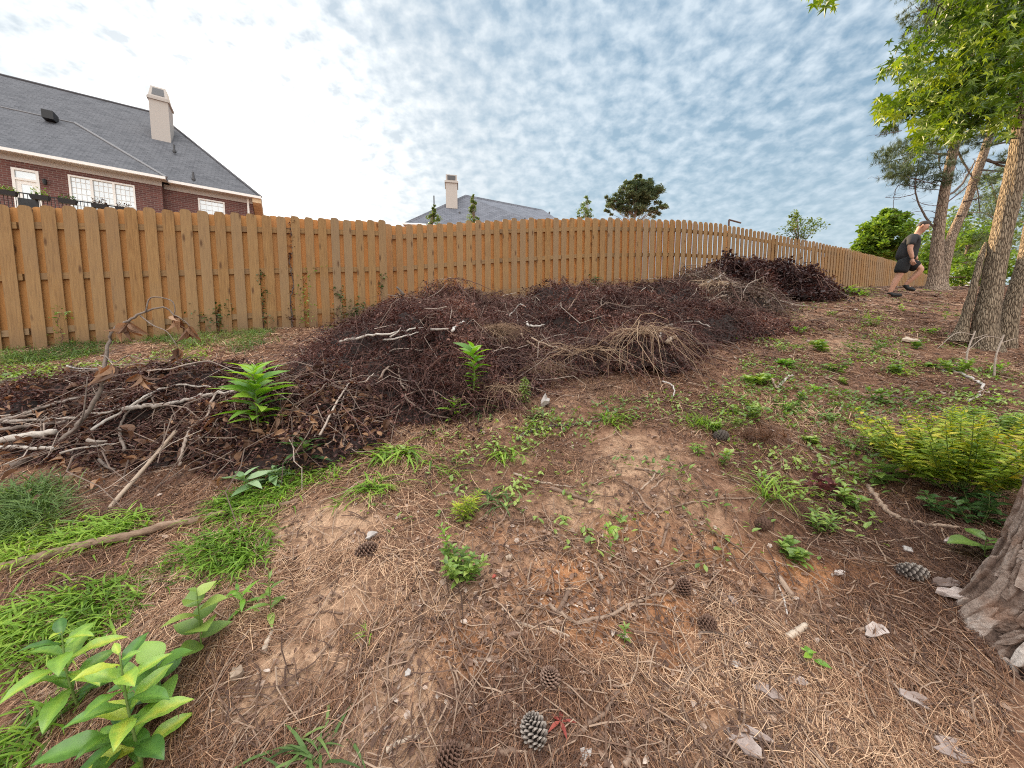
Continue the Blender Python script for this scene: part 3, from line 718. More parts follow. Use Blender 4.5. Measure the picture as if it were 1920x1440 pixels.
house = thing('brick_house', 'large red brick house with steep slate grey roof, cream chimney and upper deck', 'house', hp(2, 5, 6.0))
UJ = on_wall(304, 360, 0.45)[0]; UR = on_wall(474, 390, 0.85)[0]
def panel_with_holes(mb, u0, u1, s, z0, z1, holes, th=0.12):
    """wall slab pierced by rectangular openings"""
    us = sorted({u0, u1, *[h[0] for h in holes], *[h[1] for h in holes]}); zs = sorted({z0, z1, *[h[2] for h in holes], *[h[3] for h in holes]})
    for a, b in zip(us[:-1], us[1:]):
        for c, d in zip(zs[:-1], zs[1:]):
            if any(h[0] - 1e-6 <= a and b <= h[1] + 1e-6 and h[2] - 1e-6 <= c and d <= h[3] + 1e-6 for h in holes): continue
            hbox(mb, a, b, s, s + th, c, d, True)
# openings measured on the wall planes
d0u, d1z = on_wall(20, 313, 0.45); d1u = on_wall(73, 330, 0.45)[0]; d0z = d1z - 2.55
w0u, w1z = on_wall(127, 327, 0.45); w1u = on_wall(252, 345, 0.45)[0]; w0z = w1z - 1.75
r0u, r1z = on_wall(371, 371, 0.85); r1u = on_wall(421, 380, 0.85)[0]; r0z = r1z - 1.5
mb = MB(); panel_with_holes(mb, -9, UJ, 0.45, 5.0, EZ - 0.33, [(d0u, d1u, d0z, d1z), (w0u, w1u, w0z, w1z)])
hbox(mb, UJ - 0.12, UJ, 0.571, 0.85, 5.0, EZ - 0.33, True)
panel_with_holes(mb, UJ, UR, 0.85, 5.0, EZ - 0.33, [(r0u, r1u, r0z, r1z)])
hbox(mb, UR - 0.12, UR, 0.971, 12.0, 5.0, EZ - 0.33, True)
hbox(mb, -9, UR - 0.13, 11.9, 12.02, 5.0, EZ - 0.33, True)
mb.build('wall', M['brick'], house, vecname='wallpos')
mb = MB()
for (a, b, s) in ((-9, UJ + 0.02, 0.41), (UJ + 0.02, UR + 0.02, 0.81)): hbox(mb, a, b, s, s + 0.03, EZ - 0.36, EZ - 0.10)
for (a, b, s) in ((-9, UJ + 0.3, 0.02), (UJ + 0.3, UR + 0.45, 0.42)): hbox(mb, a, b, s, s + 0.42, EZ - 0.105, EZ - 0.075)
mb.build('frieze_board', M['cream'], house)
for (a, b, s) in ((-9, UJ + 0.28, -0.10), (UJ + 0.32, UR + 0.5, 0.30)):
    mb = MB(); hbox(mb, a, b, s, s + 0.12, EZ - 0.11, EZ + 0.03); mb.build('gutter', M['white'], house)
mb = MB(); hbox(mb, UR + 0.02, UR + 0.48, 0.43, 11, EZ - 0.36, EZ - 0.04); mb.build('soffit', M['tan'], house)
mb = MB(); hbox(mb, UR - 0.28, UR - 0.18, 0.75, 0.846, 5.0, EZ - 0.11); mb.build('downspout', M['white'], house)
# roof: front plane with its hip end, ridge far back; the projecting wing lies 0.35 m proud
RIDS = 8.1
RU = on_roof(290, 224)[0]
def rz(s): return EZ + RS * s
rv = [hp(-9, 0, rz(0)), hp(UJ + 0.3, 0, rz(0)), hp(UJ + 0.3, 0.4, rz(0.4)), hp(UR + 0.5, 0.4, rz(0.0)), hp(RU, RIDS, rz(RIDS)), hp(-9, RIDS, rz(RIDS)), hp(UR + 0.5, 13, rz(0.0)), hp(-9, 16.2, rz(0))]
mb = MB()
vecf = lambda idx: [(float(np.dot(rv[i][:2] - HO, HU)), float(np.dot(rv[i][:2] - HO, HS)) * 1.3, 0) for i in idx]
def roofpoly(idx, side=False):
    q = [rv[i] for i in idx]
    vec = vecf(idx) if not side else [(float(np.dot(p[:2] - HO, HS)), float(np.dot(p[:2] - HO, HU)) * 1.5, 0) for p in q]
    k = len(q); n_ = np.cross(q[1] - q[0], q[-1] - q[0]); n_ = n_ / np.linalg.norm(n_); n_ = n_ if n_[2] > 0 else -n_
    mb.add(q + [p - n_ * 0.12 for p in q], [tuple(range(k)), tuple(range(k, 2 * k))[::-1]] + [(i, k + i, k + (i + 1) % k, (i + 1) % k) for i in range(k)], 0.5, vec=vec + vec)
RS2 = RS * RIDS / (RIDS - 0.4)
def rz2(s): return EZ + RS2 * (s - 0.4)
c1 = on_roof(140, 226)
rv += [hp(-9, 0.4, EZ), hp(c1[0], c1[1], rz2(c1[1]) + .004), hp(-9, c1[1], rz2(c1[1]) + .004), hp(UJ + 0.3, 0.4, EZ + .004)]
roofpoly([8, 3, 4, 5]); roofpoly([0, 1, 9, 10]); roofpoly([1, 11, 9], True); roofpoly([3, 6, 4], True); roofpoly([5, 4, 6, 7])
roof = mb.build('roof', M['shingle'], house, vecname='wallpos')
# low hip of the projecting wing: cap shingles running up from the jog
mb = MB()
pa, pb = hp(c1[0], c1[1], rz2(c1[1]) + 0.03), hp(UJ + 0.3, 0.05, EZ + 0.05)
mb.tube([pa, pb], 0.075, 6); mb.tube([pa, hp(-9, c1[1], rz2(c1[1]) + 0.02)], 0.04, 6)
mb.w = [np.zeros((mb.n, 3)) + np.random.default_rng(2).random((mb.n, 3))]
mb.build('hip_cap', plain('hip cap shingles', (0.20, 0.20, 0.21), 0.9), roof)
mb = MB(); mb.tube([hp(UR + 0.5, 0.4, rz(0) + 0.03), hp(RU, RIDS, rz(RIDS) + 0.03), hp(-9, RIDS, rz(RIDS) + 0.03)], 0.07, 6)
mb.build('ridge_cap', M['shingle'], roof) if False else mb.build('ridge_cap', plain('ridge cap shingles', (0.09, 0.09, 0.10), 0.9), roof)
mb = MB(); uv_ = on_roof(95, 224); hbox(mb, uv_[0] - 0.22, uv_[0] + 0.22, uv_[1] - 0.35, uv_[1] + 0.3, uv_[2] - 0.1, uv_[2] + 0.34); mb.build('roof_vent', M['black'], roof)
for px, py in ((327, 284), (363, 336)):
    a = on_roof(px, py); mb = MB(); p = hp(*a[:2], a[2] - 0.1); mb.tube([p, p + UP * 0.5], 0.055, 8); mb.tube([p + UP * 0.05, p + UP * 0.16], 0.10, 8); mb.build('vent_pipe', M['darkgrey'], roof)
# chimney
cu, cs, cz = on_roof(303, 258)
ch = MB(); top = dep(300, 190, float(hp(cu, cs, 0)[1]))[2]
hbox(ch, cu - 0.46, cu + 0.46, cs - 0.1, cs + 1.1, cz - 1.2, top)
chim = ch.build('chimney', M['cream'], house)
mb = MB(); hbox(mb, cu - 0.53, cu + 0.53, cs - 0.17, cs + 1.17, top + 0.002, top + 0.13); hbox(mb, cu - 0.50, cu + 0.50, cs - 0.14, cs + 1.14, top + 0.132, top + 0.20); mb.build('chimney_cornice', M['cream'], chim)
tv = [hp(cu + i * (0.47 if k == 0 else 0.36), cs + 0.5 + j * (0.60 if k == 0 else 0.36), top + 0.202 + k * 0.72) for k in (0, 1) for i, j in ((-1, -1), (1, -1), (1, 1), (-1, 1))]
mb = MB(); mb.add(tv, [(3, 2, 1, 0), (4, 5, 6, 7), (0, 1, 5, 4), (1, 2, 6, 5), (2, 3, 7, 6), (3, 0, 4, 7)]); mb.build('chimney_cap', M['cream'], chim)
def lerp(a, b, t): return a + (b - a) * t
q = [lerp(tv[0], tv[1], .16), lerp(tv[0], tv[1], .84), lerp(tv[4], tv[5], .84), lerp(tv[4], tv[5], .16)]
q = [lerp(lerp(q[0], q[3], .15), q[3], 0), lerp(q[1], q[2], .15), lerp(q[1], q[2], .85), lerp(q[0], q[3], .85)]
mb = MB(); mb.add([p - hS * 0.012 for p in q] + [p + hS * 0.05 for p in q], [(0, 1, 2, 3), (7, 6, 5, 4), (0, 4, 5, 1), (1, 5, 6, 2), (2, 6, 7, 3), (3, 7, 4, 0)]); mb.build('louvre', M['darkgrey'], chim)
# windows and door
def window(u0, u1, z0, z1, s, sashes, grid, name='window'):
    fr = MB(); t = 0.075
    for a, b, c, d in ((u0, u1, z1 - t, z1), (u0, u1, z0, z0 + t), (u0, u0 + t, z0 + t, z1 - t), (u1 - t, u1, z0 + t, z1 - t)): hbox(fr, a, b, s - 0.03, s + 0.10, c, d)
    wdt = (u1 - u0) / sashes
    for i in range(1, sashes): hbox(fr, u0 + i * wdt - 0.05, u0 + i * wdt + 0.05, s - 0.03, s + 0.10, z0 + t, z1 - t)
    w_ = fr.build(name, M['white'], house)
    mu = MB()
    for i in range(sashes):
        a, b = u0 + i * wdt + 0.06, u0 + (i + 1) * wdt - 0.06
        for k in range(1, grid[0]): x_ = a + (b - a) * k / grid[0]; hbox(mu, x_ - 0.007, x_ + 0.007, s + 0.035, s + 0.055, z0 + t, z1 - t)
        for k in range(1, grid[1]): z_ = z0 + (z1 - z0) * k / grid[1]; hbox(mu, a, b, s + 0.032, s + 0.058, z_ - 0.007, z_ + 0.007)
        gl = MB(); hbox(gl, a - 0.02, b + 0.02, s + 0.06, s + 0.075, z0 + t * 0.8, z1 - t * 0.8); gl.build('pane', M['glass'], w_)
    mu.build('muntin', M['white'], w_)
window(w0u, w1u, w0z, w1z, 0.45, 3, (4, 6)); window(r0u, r1u, r0z, r1z, 0.85, 1, (4, 5))
dm = MB(); t = 0.10
for a, b, c, d in ((d0u, d1u, d1z - t, d1z), (d0u, d0u + t, d0z, d1z - t), (d1u - t, d1u, d0z, d1z - t), (d0u + t, d1u - t, d1z - 0.55, d1z - 0.45)): hbox(dm, a, b, 0.42, 0.55, c, d)
hbox(dm, d0u + t, d0u + t + 0.17, 0.47, 0.53, d0z, d1z - 0.55); hbox(dm, d1u - t - 0.17, d1u - t, 0.47, 0.53, d0z, d1z - 0.55)
hbox(dm, d0u + t + 0.17, d1u - t - 0.17, 0.47, 0.53, d1z - 0.72, d1z - 0.55)
door = dm.build('door', M['white'], house)
gl = MB(); hbox(gl, d0u + t + 0.16, d1u - t - 0.16, 0.49, 0.51, d0z, d1z - 0.71); gl.build('pane', M['glass'], door)
gl = MB(); hbox(gl, d0u + t, d1u - t, 0.49, 0.51, d1z - 0.45, d1z - t); gl.build('transom', M['glass'], door)
lu, lz = on_wall(86, 343, 0.44); lm = MB(); c = hp(lu, 0.33, lz); lm.tube([c + UP * 0.16, c + UP * 0.1, c - UP * 0.1, c - UP * 0.14], [0.02, 0.09, 0.06, 0.02], 8); lm.tube([c + UP * 0.1, c + UP * 0.14 + hS * 0.12], 0.018, 6); lm.build('wall_lamp', M['black'], house)
# deck with black railing
SD = -2.6
r0 = on_wall(-60, 352, SD); r1 = on_wall(252, 386, SD); zt = on_wall(120, 372, SD)[1]
dk = MB(); hbox(dk, r0[0], r1[0], SD, 0.44, zt - 1.25, zt - 1.05); deck = dk.build('deck', M['tan'], house)
dk = MB()
hbox(dk, r0[0], r1[0], SD, SD + 0.05, zt - 0.04, zt); hbox(dk, r0[0], r1[0], SD, SD + 0.05, zt - 0.95, zt - 0.91)
for x_ in np.arange(r0[0], r1[0], 0.115): hbox(dk, x_, x_ + 0.018, SD + 0.015, SD + 0.033, zt - 0.91, zt - 0.04)
hbox(dk, r1[0] - 0.05, r1[0], SD + 0.052, 0.40, zt - 0.04, zt)
for s_ in np.arange(SD + 0.15, 0.4, 0.115): hbox(dk, r1[0] - 0.034, r1[0] - 0.016, s_, s_ + 0.018, zt - 0.91, zt - 0.042)
for x_ in np.arange(r0[0], r1[0], 1.8): hbox(dk, x_ + 0.05, x_ + 0.13, SD + 0.006, SD + 0.044, zt - 1.05, zt + 0.06)
dk.build('railing', M['black'], deck)
for x_ in (r0[0] + 0.3, (r0[0] + r1[0]) / 2, r1[0] - 0.2):
    mb = MB(); hbox(mb, x_ - 0.07, x_ + 0.07, SD + 0.1, SD + 0.24, 4.0, zt - 1.26); mb.build('deck_post', M['tan'], deck)
# planters on the railing
def planter(px, py, label, wd, flower, h=0.25):
    u, z = on_wall(px, py, SD - 0.14); z = zt - 0.10
    root = thing('planter_box', label, 'planter', hp(u, SD - 0.14, z - 0.2), 'planter boxes along the deck railing')
    mb = MB(); v = [hp(u + i * wd * (0.42 if k == 0 else 0.5), SD - 0.14 + j * (0.09 if k == 0 else 0.13), z - 0.16 + 0.19 * k) for k in (0, 1) for i, j in ((-1, -1), (1, -1), (1, 1), (-1, 1))]
    mb.add(v, [(3, 2, 1, 0), (4, 5, 6, 7), (0, 1, 5, 4), (1, 2, 6, 5), (2, 3, 7, 6), (3, 0, 4, 7)]); mb.build('trough', M['black'], root)
    n = 90; mb = MB(); c = np.array([hp(u + rng.uniform(-.45, .45) * wd, SD - 0.14 + rng.uniform(-.1, .1), z + 0.02 + rng.random() ** 1.5 * h * .8) for _ in range(n)])
    mb.stamp(*QUADL, c, frames(rdir(n, -0.2, 1)), rng.uniform(0.05, 0.11, n)); mb.build('flowers', flower, root)
planter(12, 362, 'black planter box on the deck railing in front of the white door', 0.62, M['leaf_mid'])
planter(75, 372, 'black planter box with a tall sprig beside the wall lamp', 0.6, M['leaf_mid'], 0.4)
planter(127, 380, 'black planter box at the near edge of the triple window', 0.6, M['leaf_dark'], 0.2)
planter(187, 384, 'round black planter of pinkish flowers under the middle of the triple window', 0.55, M['greyleaf'], 0.28)
planter(232, 389, 'black planter of pinkish flowers at the end of the deck railing', 0.6, M['greyleaf'], 0.25)
def deck_chair(px, label):
    u, _ = on_wall(px, 390, SD + 1.0); z = zt - 1.05
    root = thing('deck_chair', label, 'chair', hp(u, SD + 1.0, z), 'black chairs on the deck')
    mb = MB(); hbox(mb, u - 0.28, u + 0.28, SD + 0.75, SD + 1.25, z + 0.42, z + 0.47); mb.build('seat', M['black'], root)
    mb = MB(); hbox(mb, u - 0.28, u + 0.28, SD + 1.2, SD + 1.25, z + 0.48, z + 1.12); mb.build('backrest', M['black'], root)
    for i in (-1, 1):
        for s_ in (0.77, 1.19):
            mb = MB(); hbox(mb, u + i * 0.25 - 0.02, u + i * 0.25 + 0.02, SD + s_, SD + s_ + 0.04, z, z + 0.42); mb.build('leg', M['black'], root)
deck_chair(48, 'black metal chair on the deck in front of the white door')
deck_chair(202, 'black metal chair on the deck below the triple window')

# ---------------------------------------------------------------- the second house
h2 = thing('grey_roofed_house', 'distant house with a blue grey hip roof and pale chimney beyond the fence', 'house', (-3, 32, 5))
E1, E2 = dep(756, 418, 29), dep(1085, 424, 31.0); R1, R2 = dep(873, 365, 32.3), dep(1018, 393, 35.4); B1 = E1 + np.array([1.5, 11, 0]); B2 = E2 + np.array([3.5, 10, 0])
zE = E1[2]; E2[2] = zE - 0.15; B1[2] = B2[2] = zE
mb = MB()
for idx in ((E1, E2, R2, R1), (E2, B2, R2), (B1, E1, R1), (B2, B1, R1, R2)):
    k = len(idx); a = idx[0]; uu = (idx[1] - a) / np.linalg.norm(idx[1] - a); nn = np.cross(uu, idx[-1] - a); nn /= np.linalg.norm(nn); vv = np.cross(nn, uu)
    vec = [(float(np.dot(p - a, uu)), float(np.dot(p - a, vv)), 0) for p in idx]
    mb.add(list(idx) + [p - UP * 0.15 for p in idx], [tuple(range(k)), tuple(range(k, 2 * k))[::-1]] + [(i, k + i, k + (i + 1) % k, (i + 1) % k) for i in range(k)], 0.5, vec=vec + vec)
roof2 = mb.build('roof', M['shingle2'], h2, vecname='wallpos')
mb = MB(); ins = lambda p, c, k: c + (p - c) * k
cc = (E1 + E2 + B1 + B2) / 4
wl = [ins(p, cc, 0.95) for p in (E1, E2, B2, B1)]
mb.add([np.array([p[0], p[1], z]) for z in (3.0, zE - 0.2) for p in wl], [(0, 1, 5, 4), (1, 2, 6, 5), (2, 3, 7, 6), (3, 0, 4, 7)], 0.5, vec=[(p[0] + p[1], z, 0) for z in (3.0, zE - .2) for p in wl])
mb.build('wall', M['brick'], h2, vecname='wallpos')
mb = MB(); mb.tube([E1 - UP * 0.06, E2 - UP * 0.06], 0.09, 6); mb.tube([E1 - UP * 0.06, B1 - UP * 0.06], 0.09, 6); mb.build('gutter', M['white'], h2)
cx = dep(847, 372, 31.6); ct = dep(847, 349, 31.6)[2]; fu = (E2 - E1) / np.linalg.norm(E2 - E1); fn = np.array([-fu[1], fu[0], 0])
mb = MB(); mb.box(np.array([cx[0], cx[1], (cx[2] - 1 + ct) / 2]), fu * 0.46, fn * 0.6, UP * (ct - cx[2] + 1) / 2); chim2 = mb.build('chimney', M['cream'], h2)
mb = MB(); mb.box(np.array([cx[0], cx[1], ct + 0.07]), fu * 0.54, fn * 0.68, UP * 0.068); mb.box(np.array([cx[0], cx[1], ct + 0.39]), fu * 0.44, fn * 0.58, UP * 0.25); mb.build('chimney_cap', M['cream'], chim2)
mb = MB(); mb.box(np.array([cx[0], cx[1], ct + 0.40]) - fn * 0.57, fu * 0.32, fn * 0.03, UP * 0.17); mb.build('louvre', M['darkgrey'], chim2)
for px, py, h in ((862, 405, 0.45), (984, 416, 0.4), (1030, 402, 0.3)):
    p = dep(px, py, 30.8 if px != 1030 else 34.6); mb = MB(); mb.tube([p - UP * 0.3, p + UP * h * 0.7], 0.07, 7); mb.build('vent_pipe', M['darkgrey'], roof2)
mb = MB(); p = dep(814, 390, 31); mb.tube([p - UP * 1.0, p + UP * 0.95], 0.05, 6); mb.build('roof_pole', M['darkgrey'], h2)
far = thing('far_house', 'low brown roof peeping over the far end of the fence', 'house', dep(1565, 470, 45))
c = dep(1565, 476, 45); mb = MB(); mb.add([c + np.array(k) for k in ((-.7, -3, -.3), (.7, -3, -.3), (.7, 1, -.3), (-.7, 1, -.3), (-0.3, -1, .40), (0.3, -1, .40))], [(0, 1, 5, 4), (1, 2, 5), (2, 3, 4, 5), (3, 0, 4)]); mb.build('roof', plain('brown shingles', (0.12, 0.08, 0.075), 0.9), far)
mb = MB(); mb.box(c + np.array([0, -1, -2.5]), (.6, 0, 0), (0, 1.8, 0), (0, 0, 2.2)); mb.build('wall', plain('far house wall', (0.25, 0.17, 0.14), 0.9), far)
swing = thing('steel_pole', 'thin brown pole with a bent over arm rising behind the fence', 'pole', dep(1366, 470, 15))
mb = MB(); P0 = dep(1364, 470, 15); P1 = dep(1367, 412, 15); P2 = dep(1389, 418, 15.2); mb.tube([P0 - UP * 1.5, P1], 0.032, 6); mb.build('upright', M['rust'], swing)
mb = MB(); mb.tube([P1, P2], 0.030, 6); mb.build('arm', M['rust'], swing)
van = thing('parked_car', 'pale car parked far off beyond the twin pine trunks', 'car', dep(1772, 545, 40))
c = dep(1776, 531, 40); mb = MB()
prof = [(-2.1, -.75), (2.1, -.75), (2.2, -.1), (1.3, .02), (.8, .62), (-1.0, .66), (-1.7, .05), (-2.2, -.1)]
mb.add([c + np.array([a, s, b]) for s in (-.8, .8) for a, b in prof], [tuple(range(8)), tuple(range(8, 16))[::-1]] + [(i, 8 + i, 8 + (i + 1) % 8, (i + 1) % 8) for i in range(8)]); mb.build('body', M['white'], van)
mb = MB(); mb.add([c + np.array([a, -.82, b]) for a, b in ((-1.4, .08), (1.05, .08), (.7, .54), (-.95, .57))] + [c + np.array([a, -.78, b]) for a, b in ((-1.4, .08), (1.05, .08), (.7, .54), (-.95, .57))], [(0, 1, 2, 3), (4, 7, 6, 5), (0, 4, 5, 1), (1, 5, 6, 2), (2, 6, 7, 3), (3, 7, 4, 0)]); mb.build('side_window', M['glass'], van)
for a in (-1.3, 1.3):
    mb = MB(); mb.tube([c + np.array([a, -.85, -.75]), c + np.array([a, -.62, -.75])], 0.34, 14); mb.build('wheel', M['black'], van)
# ---------------------------------------------------------------- trees
def trunk_mesh(mb, path, rads, sides=20, rough=0.05, flare=None, seed=0, tint=0.5, vs=3.0):
    """a lofted trunk with uneven bark; flare(theta, height) scales the radius"""
    P = np.asarray(path, float); N = len(P)
    T = np.gradient(P, axis=0); T /= np.linalg.norm(T, axis=1, keepdims=True)
    A = np.cross(T, [0, 1.0, 0]); A /= np.linalg.norm(A, axis=1, keepdims=True); B = np.cross(T, A)
    th = np.arange(sides) * 2 * np.pi / sides
    L = np.concatenate([[0], np.cumsum(np.linalg.norm(np.diff(P, axis=0), axis=1))])
    rr = np.asarray(rads, float)[:, None] * (1 + rough * 2 * fbm(np.cos(th)[None] * 2.2 + seed + 0 * L[:, None], np.sin(th)[None] * 2.2 + L[:, None] * vs * 0.5, seed, 3))
    if flare is not None: rr = rr * flare(th[None], L[:, None])
    V = P[:, None] + rr[:, :, None] * (np.cos(th)[None, :, None] * A[:, None] + np.sin(th)[None, :, None] * B[:, None])
    idx = np.arange(N * sides).reshape(N, sides)
    f = np.stack([idx[:-1], np.roll(idx, -1, 1)[:-1], np.roll(idx, -1, 1)[1:], idx[1:]], -1).reshape(-1, 4)[:, ::-1]
    mb.add(V.reshape(-1, 3), f, tint)
def resamp(pts, rad, n):
    S = spline(pts, n); k = np.linspace(0, len(rad) - 1, len(S)); return S, np.interp(k, np.arange(len(rad)), rad)
def limb(mb, pts, r0, r1, n=5, sides=6, tint=0.5, jit=0.0):
    S = spline(pts, n)
    if jit: S[1:-1] += rng.normal(0, jit, S[1:-1].shape)
    mb.tube(S, np.linspace(r0, r1, len(S)), sides, tint); return S

def clumped_crown(mb, centre, radii, nclump, per, lsize, template=QUADL, flat=1.0, hollow=0.35, tilt=(-0.5, 1), cl=0.30):
    c = np.asarray(centre, float); rd = np.asarray(radii, float)
    d = rdir(nclump); r = hollow + (1 - hollow) * rng.random(nclump) ** 0.6
    cc = c + d * r[:, None] * rd * rng.uniform(0.8, 1.12, (nclump, 1))
    cr = rd.mean() * cl * rng.uniform(0.5, 1.25, nclump)
    k = rng.integers(0, nclump, nclump * per)
    p = cc[k] + rdir(len(k)) * (rng.random(len(k)) ** 0.45)[:, None] * cr[k][:, None] * np.array([1, 1, 0.7 * flat])
    ct = np.clip(rng.normal(0.5, 0.18, nclump), 0, 1)
    mb.stamp(*template, p, frames(rdir(len(k), *tilt), rng.normal(0, 0.6, len(k))), lsize * rng.uniform(0.6, 1.3, len(k)), np.clip(ct[k] + rng.normal(0, 0.15, len(k)), 0, 1))
    return cc
def far_tree(name, label, cat, px, py_base, d, h, wd, nclump, per, ls, leafm, template=QUADL, crown=(0.35, 1.0), trunk_r=0.15, group=None, bark='bark_pine', shape=None, hollow=0.35, cl=0.30):
    b = dep(px, py_base, d); root = thing(name, label, cat, b, group)
    mb = MB(); top = b + np.array([rng.normal(0, .02) * h, 0, h * (crown[0] + crown[1]) / 2 * 1.05])
    S, rr = resamp([b - UP * 1.0, lerp(b, top, 0.5) + np.array([rng.normal(0, .02) * h, 0, 0]), top], [trunk_r, trunk_r * .8, trunk_r * .4], 5)
    mb.tube(S, rr, 8)
    mb.build('trunk', M[bark], root)
    lm = MB(); cm = MB()
    parts = shape or [((0, 0, (crown[0] + crown[1]) / 2), (wd / 2, wd / 2, h * (crown[1] - crown[0]) / 2), 1.0)]
    for off, rd, k in parts:
        c = b + np.array([off[0], off[1], off[2] * h])
        cc = clumped_crown(cm, c, rd, max(3, int(nclump * k)), per, ls, template, hollow=hollow, cl=cl)
        for q in cc[:: max(1, len(cc) // 10)]:
            s0 = S[min(len(S) - 1, int(len(S) * np.clip((q[2] - b[2]) / (top[2] - b[2]) * 0.8, 0.3, 0.98)))]
            lm.tube([s0, lerp(s0, q, .5) + UP * 0.04 * h * rng.random(), q], [trunk_r * .3, trunk_r * .2, trunk_r * .08], 5)
    lm.build('limb', M[bark], root)
    cm.build('crown', leafm, root)
    return root

far_tree('pine_tree', 'round crowned dark pine rising alone above the fence and far behind it', 'tree', 1182, 600, 48, 17.2, 8, 120, 110, 0.19, M["pineneedle"], QUADL, cl=0.24,
         shape=[((0.9, 0, .90), (2.7, 2.4, 1.25), 1.0), ((0.7, 0, .975), (1.7, 1.6, .95), .45), ((-2.6, 0, .84), (1.3, 1.4, 1.5), .28), ((3.0, 0, .80), (1.2, 1.4, .9), .22), ((-0.4, 0, .80), (2.4, 1.6, .9), .3)], crown=(0.75, 1.0), trunk_r=0.15, hollow=0.25)
far_tree('young_tree', 'pale pointed young tree in front of the middle of the distant grey roof', 'tree', 889, 600, 14.5, 4.55, 0.9, 60, 40, 0.06, M['treeleaf'],
         shape=[((0, 0, .82), (.30, .3, .65), .5), ((0, 0, .66), (.42, .4, .5), .4), ((0, 0, .97), (.1, .1, .28), .2)], trunk_r=0.035)
far_tree('young_tree', 'small pointed tree top at the low corner of the distant grey roof', 'tree', 817, 600, 14, 4.0, 0.9, 46, 36, 0.06, M['treeleaf'],
         shape=[((0, 0, .86), (.26, .3, .42), .6), ((0, 0, .99), (.07, .1, .2), .2)], trunk_r=0.035)
far_tree('young_tree', 'sparse young tree standing between the distant roof and the round pine', 'tree', 1093, 600, 17, 5.25, 0.9, 34, 16, 0.075, M['treeleaf'],
         shape=[((0, 0, .90), (.38, .3, .42), 1), ((0.1, 0, 1.0), (.12, .1, .25), .3)], trunk_r=0.03)
far_tree('young_tree', 'airy broad young tree behind the descending stretch of fence', 'tree', 1490, 600, 17, 4.5, 1.8, 44, 18, 0.09, M['treeleaf'],
         shape=[((0, 0, .89), (.95, .5, .45), 1), ((-.3, 0, .98), (.3, .3, .4), .3)], trunk_r=0.05, cl=0.4)
far_tree('broadleaf_tree', 'bushy bright green tree behind the far fence just before the walking man', 'tree', 1646, 560, 20, 4.7, 3, 60, 130, 0.17, M['treelime'],
         shape=[((0, 0, .66), (1.15, 1.0, 1.25), 1), ((.25, 0, .88), (.6, .6, .6), .3), ((-.6, 0, .52), (.9, .9, .7), .4)], trunk_r=0.1, crown=(.4, .9))
# the wood beyond the crest, each tree its own
BT = [(1745, 560, 34, 8.6, 7.0, 'treeleaf', 0, 'rounded dark tree filling the gap left of the twin pine trunks'),
      (1712, 560, 26, 4.6, 3.5, 'treelime', 0, 'low green bush tree behind the walking man and the fence end'),
      (1800, 565, 30, 7.0, 4.5, 'treelime', 0, 'light green tree just beyond the twin pine trunks'),
      (1852, 565, 26, 9.0, 5.0, 'pineneedle', 1, 'dark pine standing between the twin pines and the sweetgum trunks'),
      (1815, 560, 48, 12.0, 9.0, 'treeleaf', 0, 'tall hazy tree far beyond the crest behind lighter trees'),
      (1905, 570, 34, 15.5, 8.0, 'pineneedle', 1, 'tall dark pine glimpsed behind the sweetgum trunks'),
      (1830, 560, 20, 2.6, 3.0, 'treelime', 0, 'yellow green bush on the crest beside the sweetgum base'),
      (1960, 560, 30, 12.0, 8.0, 'treeleaf', 0, 'large leafy tree at the edge beyond the sweetgum')]
for px, py, d, h, wd, lm_, kind_, lb in BT:
    far_tree('pine_tree' if kind_ else 'broadleaf_tree', lb, 'tree', px, py, d, h, wd, 60 if not kind_ else 50, 48, 0.20 * (d / 26), M[lm_], NEEDLES if kind_ else QUADL, crown=(0.1 if not kind_ else .25, 1.0), trunk_r=0.18, group='trees beyond the crest', hollow=0.25)

# twin-trunk pine on the crest
TW = thing('twin_pine_tree', 'pine with two leaning trunks and bare dead branches behind the walking man', 'tree', at(1757, 546))
D = 9.3
tb = at(1757, 546)
mb = MB()
S, rr = resamp([dep(1755, 552, D), dep(1755, 515, D), dep(1757, 470, D), dep(1762, 420, D), dep(1774, 345, D), dep(1790, 270, D), dep(1806, 180, D), dep(1820, 90, D), dep(1832, -30, D), dep(1842, -160, D)],
               [.20, .135, .115, .10, .092, .086, .08, .074, .065, .05], 8)
trunk_mesh(mb, S, rr, 20, 0.10, lambda th, L: 1 + 0.55 * np.exp(-L / 0.16) * (1 + 0.5 * np.sin(3 * th)), 3)
mb.build('trunk', M['bark_pine'], TW, True)
mb = MB()
S2, rr2 = resamp([dep(1763, 545, D + .1), dep(1771, 500, D + .1), dep(1786, 440, D + .15), dep(1806, 395, D + .2), dep(1828, 335, D + .3), dep(1850, 270, D + .4), dep(1875, 190, D + .5), dep(1898, 100, D + .6), dep(1925, -30, D + .7)],
                 [.13, .105, .092, .086, .082, .076, .07, .063, .05], 8)
trunk_mesh(mb, S2, rr2, 20, 0.10, None, 8)
mb.build('trunk', M['bark_pine'], TW, True)
